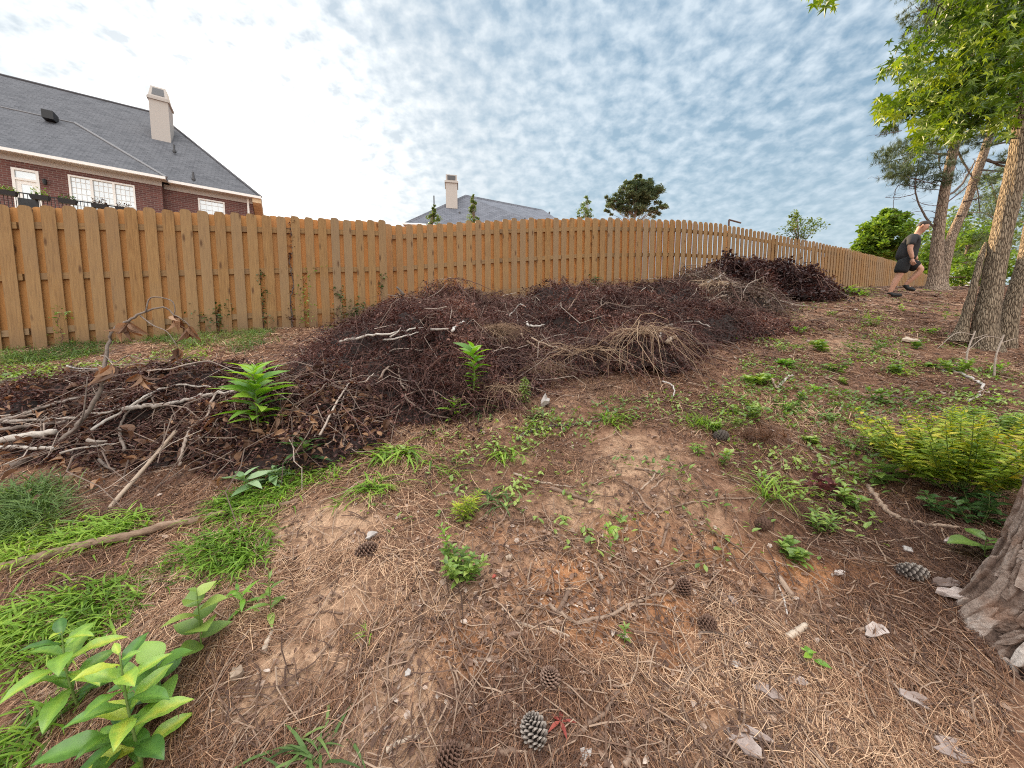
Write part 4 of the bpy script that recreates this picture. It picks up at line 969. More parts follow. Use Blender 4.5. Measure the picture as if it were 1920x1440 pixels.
DEADB = [([(1754, 430), (1735, 405), (1722, 380), (1716, 345), (1722, 300)], .030), ([(1718, 362), (1690, 370), (1660, 370)], .012), ([(1717, 350), (1698, 347), (1684, 348), (1677, 365), (1675, 385), (1680, 398)], .013),
         ([(1764, 405), (1742, 395), (1700, 400), (1676, 405)], .010), ([(1766, 357), (1720, 352), (1690, 355)], .010), ([(1769, 372), (1800, 350), (1818, 320), (1828, 300)], .034), ([(1774, 382), (1810, 352), (1850, 328), (1880, 318)], .016),
         ([(1806, 378), (1826, 374), (1832, 372)], .030), ([(1829, 335), (1834, 365), (1837, 398)], .022), ([(1796, 405), (1815, 402), (1822, 402)], .03), ([(1758, 425), (1752, 418), (1751, 408)], .03),
         ([(1800, 215), (1770, 262), (1795, 320)], .014), ([(1845, 300), (1880, 305), (1910, 302)], .04), ([(1850, 300), (1885, 313), (1915, 316)], .034), ([(1838, 318), (1880, 322), (1910, 325)], .022),
         ([(1780, 325), (1750, 328), (1715, 345)], .018), ([(1783, 290), (1755, 288), (1720, 285), (1690, 292)], .036), ([(1720, 285), (1700, 300), (1690, 310)], .02), ([(1762, 290), (1760, 310), (1765, 320)], .03),
         ([(1794, 280), (1815, 320), (1830, 340)], .03), ([(1775, 340), (1740, 342), (1700, 338)], .014), ([(1770, 385), (1740, 385), (1710, 372)], .01), ([(1850, 275), (1880, 268), (1910, 270)], .03), ([(1806, 200), (1760, 190), (1700, 200), (1650, 215)], .04),
         ([(1812, 130), (1760, 110), (1720, 90)], .05), ([(1818, 70), (1770, 40), (1725, 20)], .05), ([(1826, 20), (1780, -10), (1730, -20)], .045), ([(1775, 352), (1690, 330), (1640, 334)], .010), ([(1690, 245), (1668, 250), (1640, 255)], .012)]
allb = []
for k, (pl, r) in enumerate(DEADB):
    mb = MB(); dd = D + rng.uniform(-.35, .35)
    pts = [dep(x_, y_, lerp(D, dd, min(1, i))) for i, (x_, y_) in enumerate(pl)]
    S_ = limb(mb, pts, r * 0.85, r * 0.3, 5, 6, rng.uniform(.2, .6), 0.006); allb.append(S_)
    n = 7
    for _ in range(n):      # bare side twigs
        a = S_[rng.integers(len(S_) // 3, len(S_))]; e = a + rdir(1)[0] * np.array([.6, .6, .35]) * rng.uniform(.15, .5)
        mb.tube([a, lerp(a, e, .5) + rng.normal(0, .02, 3), e], [r * .22, r * .16, .0025], 4, .4)
    mb.build('dead_branch', M['twig'] if r < .02 else M['darkbranch'], TW)
mb = MB()
sprays = [(1660, 290, 22, .5), (1680, 300, 30, .5), (1705, 310, 35, .6), (1735, 300, 40, .6), (1760, 305, 34, .5), (1700, 330, 28, .5), (1730, 335, 30, .5), (1760, 338, 24, .4), (1690, 275, 26, .5), (1720, 270, 34, .5), (1750, 265, 34, .6), (1680, 325, 22, .4),
          (1745, 20, 30, .7), (1725, 25, 24, .6), (1770, 35, 36, .8), (1735, 50, 26, .5), (1800, 10, 40, .9), (1740, -15, 40, .8), (1780, -30, 60, 1.0), (1830, 60, 50, 1), (1840, 230, 40, .7), (1865, 250, 44, .8), (1880, 215, 40, .7), (1830, 270, 30, .5), (1870, 330, 22, .5), (1885, 360, 18, .4), (1690, 215, 22, .4), (1670, 245, 14, .3), (1740, 235, 30, .6), (1900, 290, 24, .5), (1780, 200, 50, .9), (1870, 130, 60, 1.0), (1880, 30, 70, 1.2), (1800, 120, 60, 1.0)]
for px, py, rpx, dr in sprays:
    n = int(5.5 * rpx); c = dep(px, py, D + rng.uniform(-.5, .6)); rad = rpx / 693 * D
    base = c + rdir(14) * rad * np.array([1.0, 1.0, .45]) * 0.8
    k = rng.integers(0, 14, n); dirs_ = rdir(14, -.4, .3)
    p = base[k] + dirs_[k] * (rng.uniform(-.5, .5, n) * rad * 0.9)[:, None] + rng.normal(0, .02, (n, 3))
    mb.stamp(*NEEDLES, p, frames(dirs_[k] + rdir(n) * .5), rng.uniform(.07, .13, n), np.clip(rng.normal(.45, .2, n), 0, 1))
    for q in base[::3]:
        mb.tube([c, lerp(c, q, .5) - UP * .03, q], [.012, .008, .004], 4, 0.0)
mb.build('crown', M['pineneedle'], TW)

# the sweetgum with star leaves
GT = thing('sweetgum_tree', 'tall sweetgum with paired leaning trunks and lime star shaped leaves beside the slope', 'tree', at(1845, 655))
D = 4.72
mb = MB()
S, rr = resamp([dep(1846, 668, D), dep(1846, 640, D), dep(1848, 600, D), dep(1860, 540, D), dep(1868, 490, D), dep(1888, 400, D), dep(1911, 290, D), dep(1925, 190, D), dep(1955, 60, D), dep(1990, -100, D), dep(2020, -260, D)],
               [.165, .132, .112, .096, .09, .09, .086, .082, .078, .07, .06], 10)
trunk_mesh(mb, S, rr, 28, 0.09, lambda th, L: 1 + 0.25 * np.exp(-L / 0.12) * (1 + 0.6 * np.sin(2 * th + 1)), 21, vs=5)
mb.build('trunk', M['bark_sg'], GT, True)
mb = MB()
S2, rr2 = resamp([dep(1882, 662, D + .05), dep(1888, 620, D + .05), dep(1902, 560, D + .05), dep(1924, 490, D + .05), dep(1940, 410, D + .1), dep(1975, 310, D + .15), dep(2015, 180, D + .2), dep(2060, 20, D + .3)], [.12, .092, .08, .074, .072, .068, .06, .05], 10)
trunk_mesh(mb, S2, rr2, 26, 0.09, None, 31, vs=5)
mb.build('trunk', M['bark_sg'], GT, True)
mb = MB()
S3, rr3 = resamp([dep(1796, 640, D + .1), dep(1808, 605, D + .08), dep(1820, 560, D + .06), dep(1830, 520, D + .04), dep(1840, 480, D + .05), dep(1848, 455, D + .08)], [.075, .048, .04, .036, .03, .012], 8)
trunk_mesh(mb, S3, rr3, 16, 0.16, lambda th, L: 1 + 0.3 * np.exp(-L / .1), 41, vs=9)
mb.build('dead_stem', M['bark_sg'], GT, True)
LIMBS = [[(1935, 120), (1885, 92), (1862, 60), (1866, 40)], [(1895, 95), (1865, 105), (1820, 125), (1780, 145)], [(1955, 60), (1900, 55), (1850, 55), (1790, 58), (1725, 62)], [(1928, 130), (1890, 180), (1850, 205), (1800, 215), (1760, 225)],
         [(1960, 20), (1900, -10), (1830, -20), (1760, 10)], [(1940, 100), (1870, 130), (1800, 165), (1730, 185), (1680, 198)], [(1980, -60), (1850, -90), (1700, -90), (1620, -75), (1570, -45)], [(1975, -40), (1920, 10), (1860, 30), (1800, 100)]]
clus = []
for pl in LIMBS:
    mb = MB(); dd = D + rng.uniform(-.5, .9); n = len(pl)
    pts = [dep(x_, y_, lerp(D, dd, i / (n - 1))) for i, (x_, y_) in enumerate(pl)]
    S_ = limb(mb, pts, .030, .006, 6, 6, .1, .01)
    for q in S_[4::2]:
        for _ in range(3):
            e = q + rdir(1, -.9, .35)[0] * rng.uniform(.08, .26); mb.tube([q, lerp(q, e, .5) + rng.normal(0, .03, 3), e], [.006, .004, .002], 4, .1); clus += [e, lerp(q, e, .6)]
    mb.build('limb', M['darkbranch'], GT)
CL = [(1790, 90, 60), (1840, 60, 70), (1880, 110, 70), (1750, 120, 40), (1720, 75, 26), (1760, 150, 55), (1820, 150, 70), (1870, 170, 55), (1700, 135, 26), (1680, 125, 22), (1650, 130, 18), (1720, 170, 40), (1770, 195, 50), (1820, 200, 45), (1690, 195, 34), (1660, 200, 26),
      (1635, 212, 22), (1622, 225, 14), (1745, 215, 40), (1785, 235, 32), (1760, 250, 26), (1720, 205, 28), (1720, 265, 18), (1740, 240, 25), (1880, 210, 35), (1890, 235, 22), (1850, 10, 60), (1800, 30, 50), (1900, 20, 70), (1870, -40, 90), (1800, -50, 80), (1540, 4, 16), (1555, 0, 16), (1530, -12, 20), (1563, -20, 22), (1720, 270, 10), (1625, 235, 9), (1910, 160, 50), (1860, 225, 25), (1710, 110, 22), (1600, -60, 40), (1680, -60, 50)]
pos = []; 
for px, py, rp in CL:
    n = int(rp * rp / 44) + 7; dd = D + rng.uniform(-.6, 1.0, n)
    a = rng.uniform(0, 6.28, n); r = rp * np.sqrt(rng.random(n))
    pos += [dep(px + r[i] * math.cos(a[i]) * 1.15, py + r[i] * math.sin(a[i]) * .85, dd[i]) for i in range(n)]
for e in clus: pos += [e + rng.normal(0, .07, 3) for _ in range(3)]
up_c = np.array([D * 1.5, D + .5, 9.0])
pos += list(up_c + rdir(700) * (rng.random((700, 1)) ** .5) * np.array([2.6, 2.2, 2.2]))
pos = np.array(pos); pos = pos[(pos[:, 0] / pos[:, 1] > .925) | (pos[:, 2] > 5.6)]; n = len(pos)      # no leaves beyond the outermost twigs
# leaves hang from their stalks: tips fall outward and down
dd_ = rdir(n, -1.0, 0.1); dd_ = dd_ + np.array([0, 0, -0.35])
mb = MB(); mb.stamp(*STAR, pos, frames(dd_, rng.normal(0, .7, n)), rng.uniform(.075, .135, n), np.clip(0.5 + 0.8 * fbm(pos[:, 0] * 1.6, pos[:, 2] * 1.6, 9, 2) + rng.normal(0, .2, n), 0, 1))
mb.build('crown', M['sweetgum'], GT)

# near pine: only the plated foot of the trunk reaches into the picture
NX, NY = 2.22, 1.20
NP = thing('big_pine_tree', 'big plated grey brown pine trunk with spreading root flare, cut by the edge nearby', 'tree', (NX, NY, float(gbase(NX, NY))))
def worley(u, v, s):
    iu, iv = np.floor(u), np.floor(v); d1 = np.full(u.shape, 9.0); d2 = np.full(u.shape, 9.0); idv = np.zeros(u.shape)
    for i in (-1, 0, 1):
        for j in (-1, 0, 1):
            cu, cv = iu + i, iv + j; fu = cu + _h(cu, cv, s); fv = cv + _h(cu, cv, s + 7)
            d = np.hypot(u - fu, v - fv); c_ = _h(cu, cv, s + 13)
            nw = d < d1; d2 = np.where(nw, d1, np.minimum(d2, d)); idv = np.where(nw, c_, idv); d1 = np.where(nw, d, d1)
    return d2 - d1, idv
th = np.linspace(0, 2 * np.pi, 420, endpoint=False); hh = np.concatenate([np.linspace(-.25, 1.3, 300), np.linspace(1.32, 9, 120)])
TH, HH = np.meshgrid(th, hh)
gz = float(gbase(NX, NY))
flarek = np.exp(-np.maximum(HH, 0) / 0.40)
lob = 0.13 + 0.10 * np.exp(-(((TH - math.pi * 0.80 + math.pi) % (2 * math.pi) - math.pi) / 0.55) ** 2) + 0.11 * np.exp(-(((TH - math.pi * 1.08 + math.pi) % (2 * math.pi) - math.pi) / 0.30) ** 2) + .03 * np.sin(5 * TH)
rad = 0.235 * (1 - 0.02 * np.maximum(HH, 0)) + flarek * lob
arc = TH * 0.34; wob = 0.9 * fbm(arc * 3.0, HH * 3.0, 61, 3)
rad0 = rad.copy()
rad = rad + .012 * fbm(arc * 16, HH * 4, 63, 3) + .006 * fbm(arc * 60, HH * 30, 67, 3)
X = NX + rad * np.cos(TH); Y = NY + rad * np.sin(TH); Z = gz + HH + .02 * fbm(arc * 4, HH * 4, 3, 2)
idx = np.arange(TH.size).reshape(TH.shape)
f = np.stack([idx[:-1], np.roll(idx, -1, 1)[:-1], np.roll(idx, -1, 1)[1:], idx[1:]], -1).reshape(-1, 4)
mb = MB(); mb.add(np.stack([X, Y, Z], -1).reshape(-1, 3), f, np.clip(.22 + .18 * fbm(arc * 16, HH * 6, 68, 3), 0, 1).ravel())
trunk_o = mb.build('trunk', M['bark_near'], NP, True)
# bark plates: long irregular slabs of flaking bark, staggered up the trunk and along the root flare
def surf_r(t, h):
    fk = np.exp(-np.maximum(h, 0) / 0.40)
    lb_ = 0.13 + 0.10 * np.exp(-(((t - math.pi * 0.80 + math.pi) % (2 * math.pi) - math.pi) / 0.55) ** 2) + 0.11 * np.exp(-(((t - math.pi * 1.08 + math.pi) % (2 * math.pi) - math.pi) / 0.30) ** 2) + .03 * np.sin(5 * t)
    return 0.235 * (1 - 0.02 * np.maximum(h, 0)) + fk * lb_
mb = MB(); NCOL = 66; ni, nj = 7, 15
for cidx in range(NCOL):
    h0 = -.22 + rng.uniform(0, .12)
    while h0 < 2.6:
        Lp = rng.uniform(.09, .30); t0 = (cidx + .5) * 2 * math.pi / NCOL + rng.normal(0, .025)
        if rng.random() < .06: h0 += Lp * .5; continue
        I, J = np.meshgrid(np.linspace(-1, 1, ni), np.linspace(0, 1, nj)); sd_ = int(rng.integers(1, 9999))
        endw = (1 - np.abs(2 * J - 1) ** rng.uniform(1.4, 3.0)) ** .7
        wcol = (math.pi / NCOL) * rng.uniform(1.15, 1.55) * (.30 + .70 * endw)
        hh_ = h0 + J * Lp * .97 + I * rng.normal(0, .012) + .006 * fbm(I * 2 + sd_, J * 5, 5, 2)
        tt_ = t0 + I * wcol * (1 + .35 * fbm(J * 4 + sd_, I * .5 + 3, 7, 3)) + .22 * fbm(hh_ * 3.0, np.full_like(hh_, cidx * .22), 12, 2)
        edge = np.maximum(np.abs(I), np.abs(2 * J - 1)); inn = np.clip((1 - edge) / .22, 0, 1)
        T = rng.uniform(.006, .020); step = np.floor(2.4 * (fbm(I * 1.3 + sd_, J * 3.2, 9, 2) + .5)) / 2.4
        off = -.012 + (T + .012) * np.clip(inn * 1.6, 0, 1) + .007 * step * inn + rng.normal(0, .006) * I * inn + .0035 * fbm(I * 5 + sd_, J * 14, 4, 2) * inn
        rr_ = surf_r(tt_, hh_) + off
        v = np.stack([NX + rr_ * np.cos(tt_), NY + rr_ * np.sin(tt_), gz + hh_], -1).reshape(-1, 3)
        idx = np.arange(ni * nj).reshape(nj, ni); fq = np.stack([idx[:-1, :-1], idx[:-1, 1:], idx[1:, 1:], idx[1:, :-1]], -1).reshape(-1, 4)
        tn = np.where(inn < .3, .06, np.clip(rng.normal(.50, .13) + .22 * (step - .3) + .12 * fbm(I * 3 + sd_, J * 9, 14, 2), .15, .95))
        mb.add(v, fq, tn.ravel()); h0 += Lp * rng.uniform(.72, .95)
mb.build('bark_plates', M['bark_near'], trunk_o)
mb = MB(); c = np.array([NX, NY, gz + 9.0])
for k in range(16):
    a = rng.uniform(0, 6.28); L_ = rng.uniform(1.2, 2.6); e = c + np.array([math.cos(a) * L_, math.sin(a) * L_, rng.uniform(-.6, 2.2)])
    mb.tube([c + UP * -.6, lerp(c, e, .5) + UP * .3, e], [.07, .04, .012], 5, .3)
mb.build('limb', M['bark_pine'], NP)
mb = MB(); clumped_crown(mb, c + UP * .9, (2.4, 2.4, 1.6), 60, 40, 0.22, NEEDLES); mb.build('crown', M['pineneedle'], NP)

# ---------------------------------------------------------------- the walking man
def skinned(name, nodes, edges, radii, m, parent=None, sub=2, root_i=0, ground=None):
    me = bpy.data.meshes.new(name); me.from_pydata([tuple(p) for p in nodes], edges, []); me.update()
    o = bpy.data.objects.new(name, me); sc.collection.objects.link(o)
    sk = o.modifiers.new('skin', 'SKIN'); sk.use_smooth_shade = True; sk.branch_smoothing = 0.4
    if not me.skin_vertices: 
        bpy.context.view_layer.objects.active = o
        with bpy.context.temp_override(object=o, active_object=o): bpy.ops.mesh.customdata_skin_add()
    sv = me.skin_vertices[0].data
    for i, r in enumerate(radii):
        sv[i].radius = (r, r) if np.isscalar(r) else r
        sv[i].use_root = (i == root_i)
    ss = o.modifiers.new('sub', 'SUBSURF'); ss.levels = ss.render_levels = sub
    dg = bpy.context.evaluated_depsgraph_get(); dg.update()
    m2 = bpy.data.meshes.new_from_object(o.evaluated_get(dg)); o.modifiers.clear(); o.data = m2; m2.name = name
    m2.materials.clear(); m2.materials.append(m)
    m2.polygons.foreach_set('use_smooth', np.ones(len(m2.polygons), bool))
    if parent is not None: o.parent = parent; o.matrix_parent_inverse = parent.matrix_basis.inverted()
    return o
PB = at(1672, 557); PU = np.array([.70, -.714, 0]); PV = np.array([.714, .70, 0])      # walking direction; away from the camera
def pp(u, w_, z): return PB + (PU * (u + .06) + PV * (w_ + .1) + UP * z) * .90
man = thing('person', 'man in black t-shirt, shorts and shoes striding uphill with bowed head by the twin pine', 'person', pp(0, 0, 0))
NZ = 0.02
nodes = [(.10, 0, .86), (.115, 0, 1.0), (.15, 0, 1.16), (.20, 0, 1.32), (.255, 0, 1.41), (.285, 0, 1.475), (.325, 0, 1.51), (.350, 0, 1.58),
         # near arm
         (.195, -.17, 1.325), (.175, -.235, 1.19), (.165, -.25, 1.05), (.20, -.235, .92), (.222, -.225, .835),
         # far arm
         (.21, .17, 1.325), (.22, .235, 1.19), (.225, .25, 1.06), (.27, .24, .95), (.30, .23, .87),
         # near leg
         (.085, -.10, .80), (.065, -.105, .64), (.03, -.105, .49), (-.03, -.105, .34), (-.10, -.10, .10), (-.095, -.10, .05), (.0, -.10, .035),
         # far leg
         (.13, .10, .80), (.27, .11, .72), (.40, .11, .63), (.30, .115, .48), (.155, .12, .30), (.15, .12, .25), (.25, .12, .21), (.400, 0, 1.487), (.360, 0, 1.652), (.362, 0, 1.692)]
edges = [(0, 1), (1, 2), (2, 3), (3, 4), (4, 5), (5, 6), (6, 7), (3, 8), (8, 9), (9, 10), (10, 11), (11, 12), (3, 13), (13, 14), (14, 15), (15, 16), (16, 17), (0, 18), (18, 19), (19, 20), (20, 21), (21, 22), (22, 23), (23, 24), (0, 25), (25, 26), (26, 27), (27, 28), (28, 29), (29, 30), (30, 31), (6, 32), (7, 33), (33, 34)]
rad_ = [.14, .14, .145, .145, .070, .068, .092, .112, .075, .056, .046, .04, .030, .075, .056, .046, .04, .030, .10, .088, .062, .060, .038, .035, .03, .10, .088, .062, .058, .038, .035, .03, .052, .088, .052]
body = skinned('body', [pp(*n) for n in nodes], edges, rad_, M['skin'], man)
# face: nose, eyes, mouth and ears set on the surface of the head
from mathutils.bvhtree import BVHTree
_bv = BVHTree.FromPolygons([body.matrix_world @ v.co for v in body.data.vertices], [tuple(p.vertices) for p in body.data.polygons])
hc = pp(.352, 0, 1.575); fd = PU * .88 - UP * .48; fu = UP * .88 + PU * .48
def onhead(d, push=0.0, o=None):
    o = hc if o is None else o; d = np.asarray(d, float); d = d / np.linalg.norm(d)
    far_ = o + d * .4; h = _bv.ray_cast(Vector(far_), Vector(-d), .4)
    return (np.array(h[0]) if h[0] is not None else o + d * .08) + d * push
mb = MB(); mb.tube([onhead(fd + fu * .15), onhead(fd - fu * .10, .018), onhead(fd - fu * .22, .004)], [.008, .015, .011], 6); mb.build('nose', M['skin'], man, True)
for w_ in (-1, 1):
    mb = MB(); e = onhead(PV * w_ - PU * .12 - UP * .05); mb.tube([e + UP * .028, e + PV * w_ * .014 - PU * .008, e - UP * .028], [.010, .017, .009], 7); mb.build('ear', M['skin'], man, True)
    mb = MB(); e = onhead(fd + PV * w_ * .42 + fu * .10, .001); mb.tube([e - PV * .011, e, e + PV * .011], [.003, .007, .003], 6); mb.build('eye', M['hair'], man, True)
mb = MB(); e = onhead(fd - fu * .48, .001); mb.tube([e - PV * .022, e, e + PV * .022], [.003, .006, .003], 6); mb.build('mouth', M['red'], man, True)
# hands with five fingers
def hand(wr, dirv, side, palm_n):
    dirv = dirv / np.linalg.norm(dirv); palm_n = palm_n / np.linalg.norm(palm_n); ac = np.cross(dirv, palm_n)
    P = [wr, wr + dirv * .05, wr + dirv * .09]; E = [(0, 1), (1, 2)]; Rr_ = [.026, .032, .030]
    for k, (o_, l) in enumerate(zip((-.030, -.010, .010, .029), (.060, .072, .068, .052))):
        b = len(P); a0 = wr + dirv * .095 + ac * o_; a1 = a0 + dirv * l * .45 + palm_n * .008; a2 = a1 + dirv * l * .25 + palm_n * .026
        P += [a0, a1, a2]; E += [(2, b), (b, b + 1), (b + 1, b + 2)]; Rr_ += [.011, .0095, .008]
    b = len(P); t0 = wr + dirv * .04 - ac * .034 * side; t1 = t0 + dirv * .035 - ac * .014 * side + palm_n * .012; t2 = t1 + dirv * .03 + palm_n * .014
    P += [t0, t1, t2]; E += [(1, b), (b, b + 1), (b + 1, b + 2)]; Rr_ += [.013, .011, .009]
    return skinned('hand', P, E, Rr_, M['skin'], man, 1)
hand(pp(.222, -.225, .845), PU * .15 - UP, 1, PU * .4 + PV * .8)
hand(pp(.30, .23, .875), PU * .3 - UP * .8, -1, -PV * .7 - UP * .3)
# clothes
shirt = skinned('t_shirt', [pp(*n) for n in [(.10, 0, .80), (.12, 0, 1.0), (.155, 0, 1.16), (.20, 0, 1.31), (.25, 0, 1.40), (.195, -.175, 1.325), (.178, -.232, 1.20), (.172, -.245, 1.12), (.21, .175, 1.325), (.245, .232, 1.20), (.225, .243, 1.13)]],
                [(0, 1), (1, 2), (2, 3), (3, 4), (3, 5), (5, 6), (6, 7), (3, 8), (8, 9), (9, 10)], [.172, .185, .195, .19, .09, .096, .078, .072, .096, .078, .072], M['shirt'], man)
skinned('shorts', [pp(*n) for n in [(.105, 0, .98), (.10, 0, .80), (.08, -.10, .76), (.06, -.105, .62), (.045, -.105, .53), (.14, .10, .78), (.26, .11, .72), (.35, .11, .665)]],
        [(0, 1), (1, 2), (2, 3), (3, 4), (1, 5), (5, 6), (6, 7)], [.19, .19, .14, .125, .115, .14, .125, .112], M['shorts'], man)
for pts, rs in (([(-.105, -.10, .115), (-.10, -.10, .05), (-.04, -.10, .045), (.05, -.10, .03), (.12, -.10, .022)], [.046, .052, .046, .042, .03]), ([(.148, .12, .285), (.15, .12, .225), (.205, .12, .20), (.28, .12, .165), (.33, .12, .14)], [.046, .052, .046, .042, .03])):
    skinned('shoe', [pp(*n) for n in pts], [(i, i + 1) for i in range(4)], rs, M['shoe'], man, 2, 1)
# cropped hair: a close cap over the skull, ending in a hairline above the brow and at the nape
hv = []; hf = []; A1 = -fd * .30 + fu; A1 /= np.linalg.norm(A1); A2 = fd - A1 * np.dot(fd, A1); A2 /= np.linalg.norm(A2)
NU, NV = 24, 8
for j in range(NV + 1):
    for i in range(NU):
        a = 2 * math.pi * i / NU; c_ = math.cos(a); ph = (j / NV) * (1.22 if c_ > .5 else 1.22 + (.5 - c_) * .42)
        hv.append(onhead(A1 * math.cos(ph) + (A2 * c_ + PV * math.sin(a)) * math.sin(ph), .006 if j < NV else .0))
for j in range(NV):
    for i in range(NU): hf.append((j * NU + i, j * NU + (i + 1) % NU, (j + 1) * NU + (i + 1) % NU, (j + 1) * NU + i))
mb = MB(); mb.add(hv, hf); mb.build('hair', M['hair'], man, True)
# ---------------------------------------------------------------- brush heaps
class Heap:
    all = []
    def __init__(s, mounds): s.m = mounds; Heap.all.append(s)
    def h(s, x, y):
        o = np.zeros(np.broadcast(x, y).shape)
        for cx, cy, rx, ry, hh, rot in s.m:
            c_, s_ = math.cos(rot), math.sin(rot); dx, dy = x - cx, y - cy
            r2 = ((dx * c_ + dy * s_) / rx) ** 2 + ((-dx * s_ + dy * c_) / ry) ** 2
            o = np.maximum(o, hh * np.clip(1 - r2, 0, 1) ** 0.75)
        n = 1 + 0.75 * fbm(x * 1.5, y * 1.5, 77, 3) + 0.75 * fbm(x * 4.2, y * 4.2, 78, 2) + 0.35 * fbm(x * 12, y * 12, 79, 2)
        return o * np.clip(n, 0.2, 1.75)
    def surf(s, x, y): return G(x, y) + s.h(x, y)
    def sample(s, n, edge=1.0):
        ar = np.array([m[2] * m[3] for m in s.m]); k = rng.choice(len(s.m), n, p=ar / ar.sum())
        mm = np.array(s.m)[k]; r = np.sqrt(rng.random(n)) * edge; a = rng.uniform(0, 6.283, n)
        lx, ly = r * np.cos(a) * mm[:, 2], r * np.sin(a) * mm[:, 3]; c_, s_ = np.cos(mm[:, 5]), np.sin(mm[:, 5])
        return mm[:, 0] + lx * c_ - ly * s_, mm[:, 1] + lx * s_ + ly * c_, r
def allsurf(x, y):
    x = np.asarray(x, float); y = np.asarray(y, float); o = np.zeros(np.broadcast(x, y).shape)
    for h in Heap.all: o = np.maximum(o, h.h(x, y))
    return G(x, y) + o
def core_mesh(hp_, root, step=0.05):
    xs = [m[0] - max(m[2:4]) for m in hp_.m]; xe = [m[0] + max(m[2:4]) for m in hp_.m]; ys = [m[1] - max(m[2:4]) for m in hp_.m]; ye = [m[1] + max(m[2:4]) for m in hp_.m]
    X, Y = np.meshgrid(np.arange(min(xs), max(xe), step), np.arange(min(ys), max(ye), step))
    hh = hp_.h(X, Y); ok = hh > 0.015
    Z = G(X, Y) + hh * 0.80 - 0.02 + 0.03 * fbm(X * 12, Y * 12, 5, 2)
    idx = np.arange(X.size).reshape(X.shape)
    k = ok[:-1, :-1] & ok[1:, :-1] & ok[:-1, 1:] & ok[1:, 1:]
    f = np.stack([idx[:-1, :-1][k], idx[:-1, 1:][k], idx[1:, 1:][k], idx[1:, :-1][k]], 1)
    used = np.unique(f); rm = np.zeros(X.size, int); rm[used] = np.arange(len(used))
    mb = MB(); mb.add(np.stack([X, Y, Z], -1).reshape(-1, 3)[used], rm[f]); mb.build('shade_core', M['core'], root, True)  # dark filler sheet standing in for shade within the heap
def twig_lines(hp_, n, L, rise=0.2, droop=0.5, depth=(0.5, 1.02)):
    x, y, r = hp_.sample(n, 0.97); hh = hp_.h(x, y)
    z = G(x, y) + hh * rng.uniform(*depth, n) + 0.01
    a = rng.uniform(0, 6.283, n); ln = rng.uniform(*L, n)
    d = np.stack([np.cos(a), np.sin(a), 0 * a], 1); rs = rng.normal(rise, 0.25, n); P = []
    bend = rng.normal(0, .35, n); sd_ = np.stack([-np.sin(a), np.cos(a), 0 * a], 1)
    for t in np.linspace(0, 1, 5):
        p = np.stack([x, y, z], 1) + d * (t * ln)[:, None] + sd_ * (bend * t * t * ln)[:, None]
        p[:, 2] += ln * (rs * t - droop * t * t) + .316 * (d[:, 1] * t * ln)
        p += rng.normal(0, .05, (n, 3)) * ln[:, None] * (t > 0)
        sf = hp_.surf(p[:, 0], p[:, 1]); p[:, 2] = np.maximum(np.minimum(p[:, 2], sf + 0.20), G(p[:, 0], p[:, 1]) + 0.01)
        P.append(p)
    return np.stack(P, 1)
def heap(name, label, mounds, leafm, nleaf, ls, ntwig, ngrey, L=(.2, .6), rise=.25, leaf_t=QUADL, cat='brush pile', clump=2.2, keep=None):
    hp_ = Heap(mounds); c = mounds[0]
    root = thing(name, label, cat, (c[0], c[1], float(G(c[0], c[1]))), 'brush piles below the fence')
    core_mesh(hp_, root)
    P = twig_lines(hp_, ntwig, L, rise)
    mb = MB(); r = rng.uniform(.0016, .004, ntwig) * np.maximum(1, P[:, 0, 1] / 4)
    mb.tubes(P, r[:, None] * np.array([1, .9, .8, .65, .4])[None], 3, np.clip(rng.normal(.35, .2, ntwig), 0, 1)); mb.build('brown_twigs', M['twig'], root)
    nr = ntwig // 2                                    # loose ends poking out of the surface
    Q = twig_lines(hp_, nr, (.08, .42), .8, .45, (.9, 1.03)); mb = MB(); r = rng.uniform(.0012, .0026, nr) * np.maximum(1, Q[:, 0, 1] / 4)
    mb.tubes(Q, r[:, None] * np.array([1, .85, .7, .5, .3])[None], 3, np.clip(rng.normal(.5, .25, nr), 0, 1)); mb.build('loose_twigs', M['twig'], root)
    if ngrey:
        Q = twig_lines(hp_, ngrey, (L[0] * 1.2, L[1] * 1.6), rise * .7, .4, (.85, 1.12))
        mb = MB(); r = rng.uniform(.0022, .0055, ngrey) * np.maximum(1, Q[:, 0, 1] / 4.5)
        mb.tubes(Q, r[:, None] * np.array([1, .9, .8, .65, .4])[None], 4); mb.build('grey_twigs', M['greytwig'], root)
    if nleaf:
        k = rng.integers(0, ntwig, nleaf); t = rng.random(nleaf) * 4; i0 = np.minimum(t.astype(int), 3); f = (t - i0)[:, None]
        p = P[k, i0] * (1 - f) + P[k, i0 + 1] * f + rng.normal(0, ls * .7, (nleaf, 3))
        # leaves that fell off cover the heap surface
        m_ = nleaf // 2; x, y, r_ = hp_.sample(m_, 1.0); p[:m_] = np.stack([x, y, G(x, y) + hp_.h(x, y) * rng.uniform(.78, 1.03, m_) + rng.uniform(-.01, .03, m_)], 1)
        ct = 0.45 + 0.75 * fbm(p[:, 0] * clump, p[:, 1] * clump, 33, 3) + rng.normal(0, .2, nleaf)
        s_ = ls * np.clip(rng.lognormal(-.1, .38, nleaf), .35, 2.2)
        mb = MB(); mb.stamp(*leaf_t, p, frames(rdir(nleaf, -.9, .8), rng.normal(0, .9, nleaf)), np.stack([s_ * rng.uniform(.6, 1.3, nleaf), s_, s_], 1), np.clip(ct, 0, 1)); mb.build('dry_leaves', leafm, root)
    return hp_, root
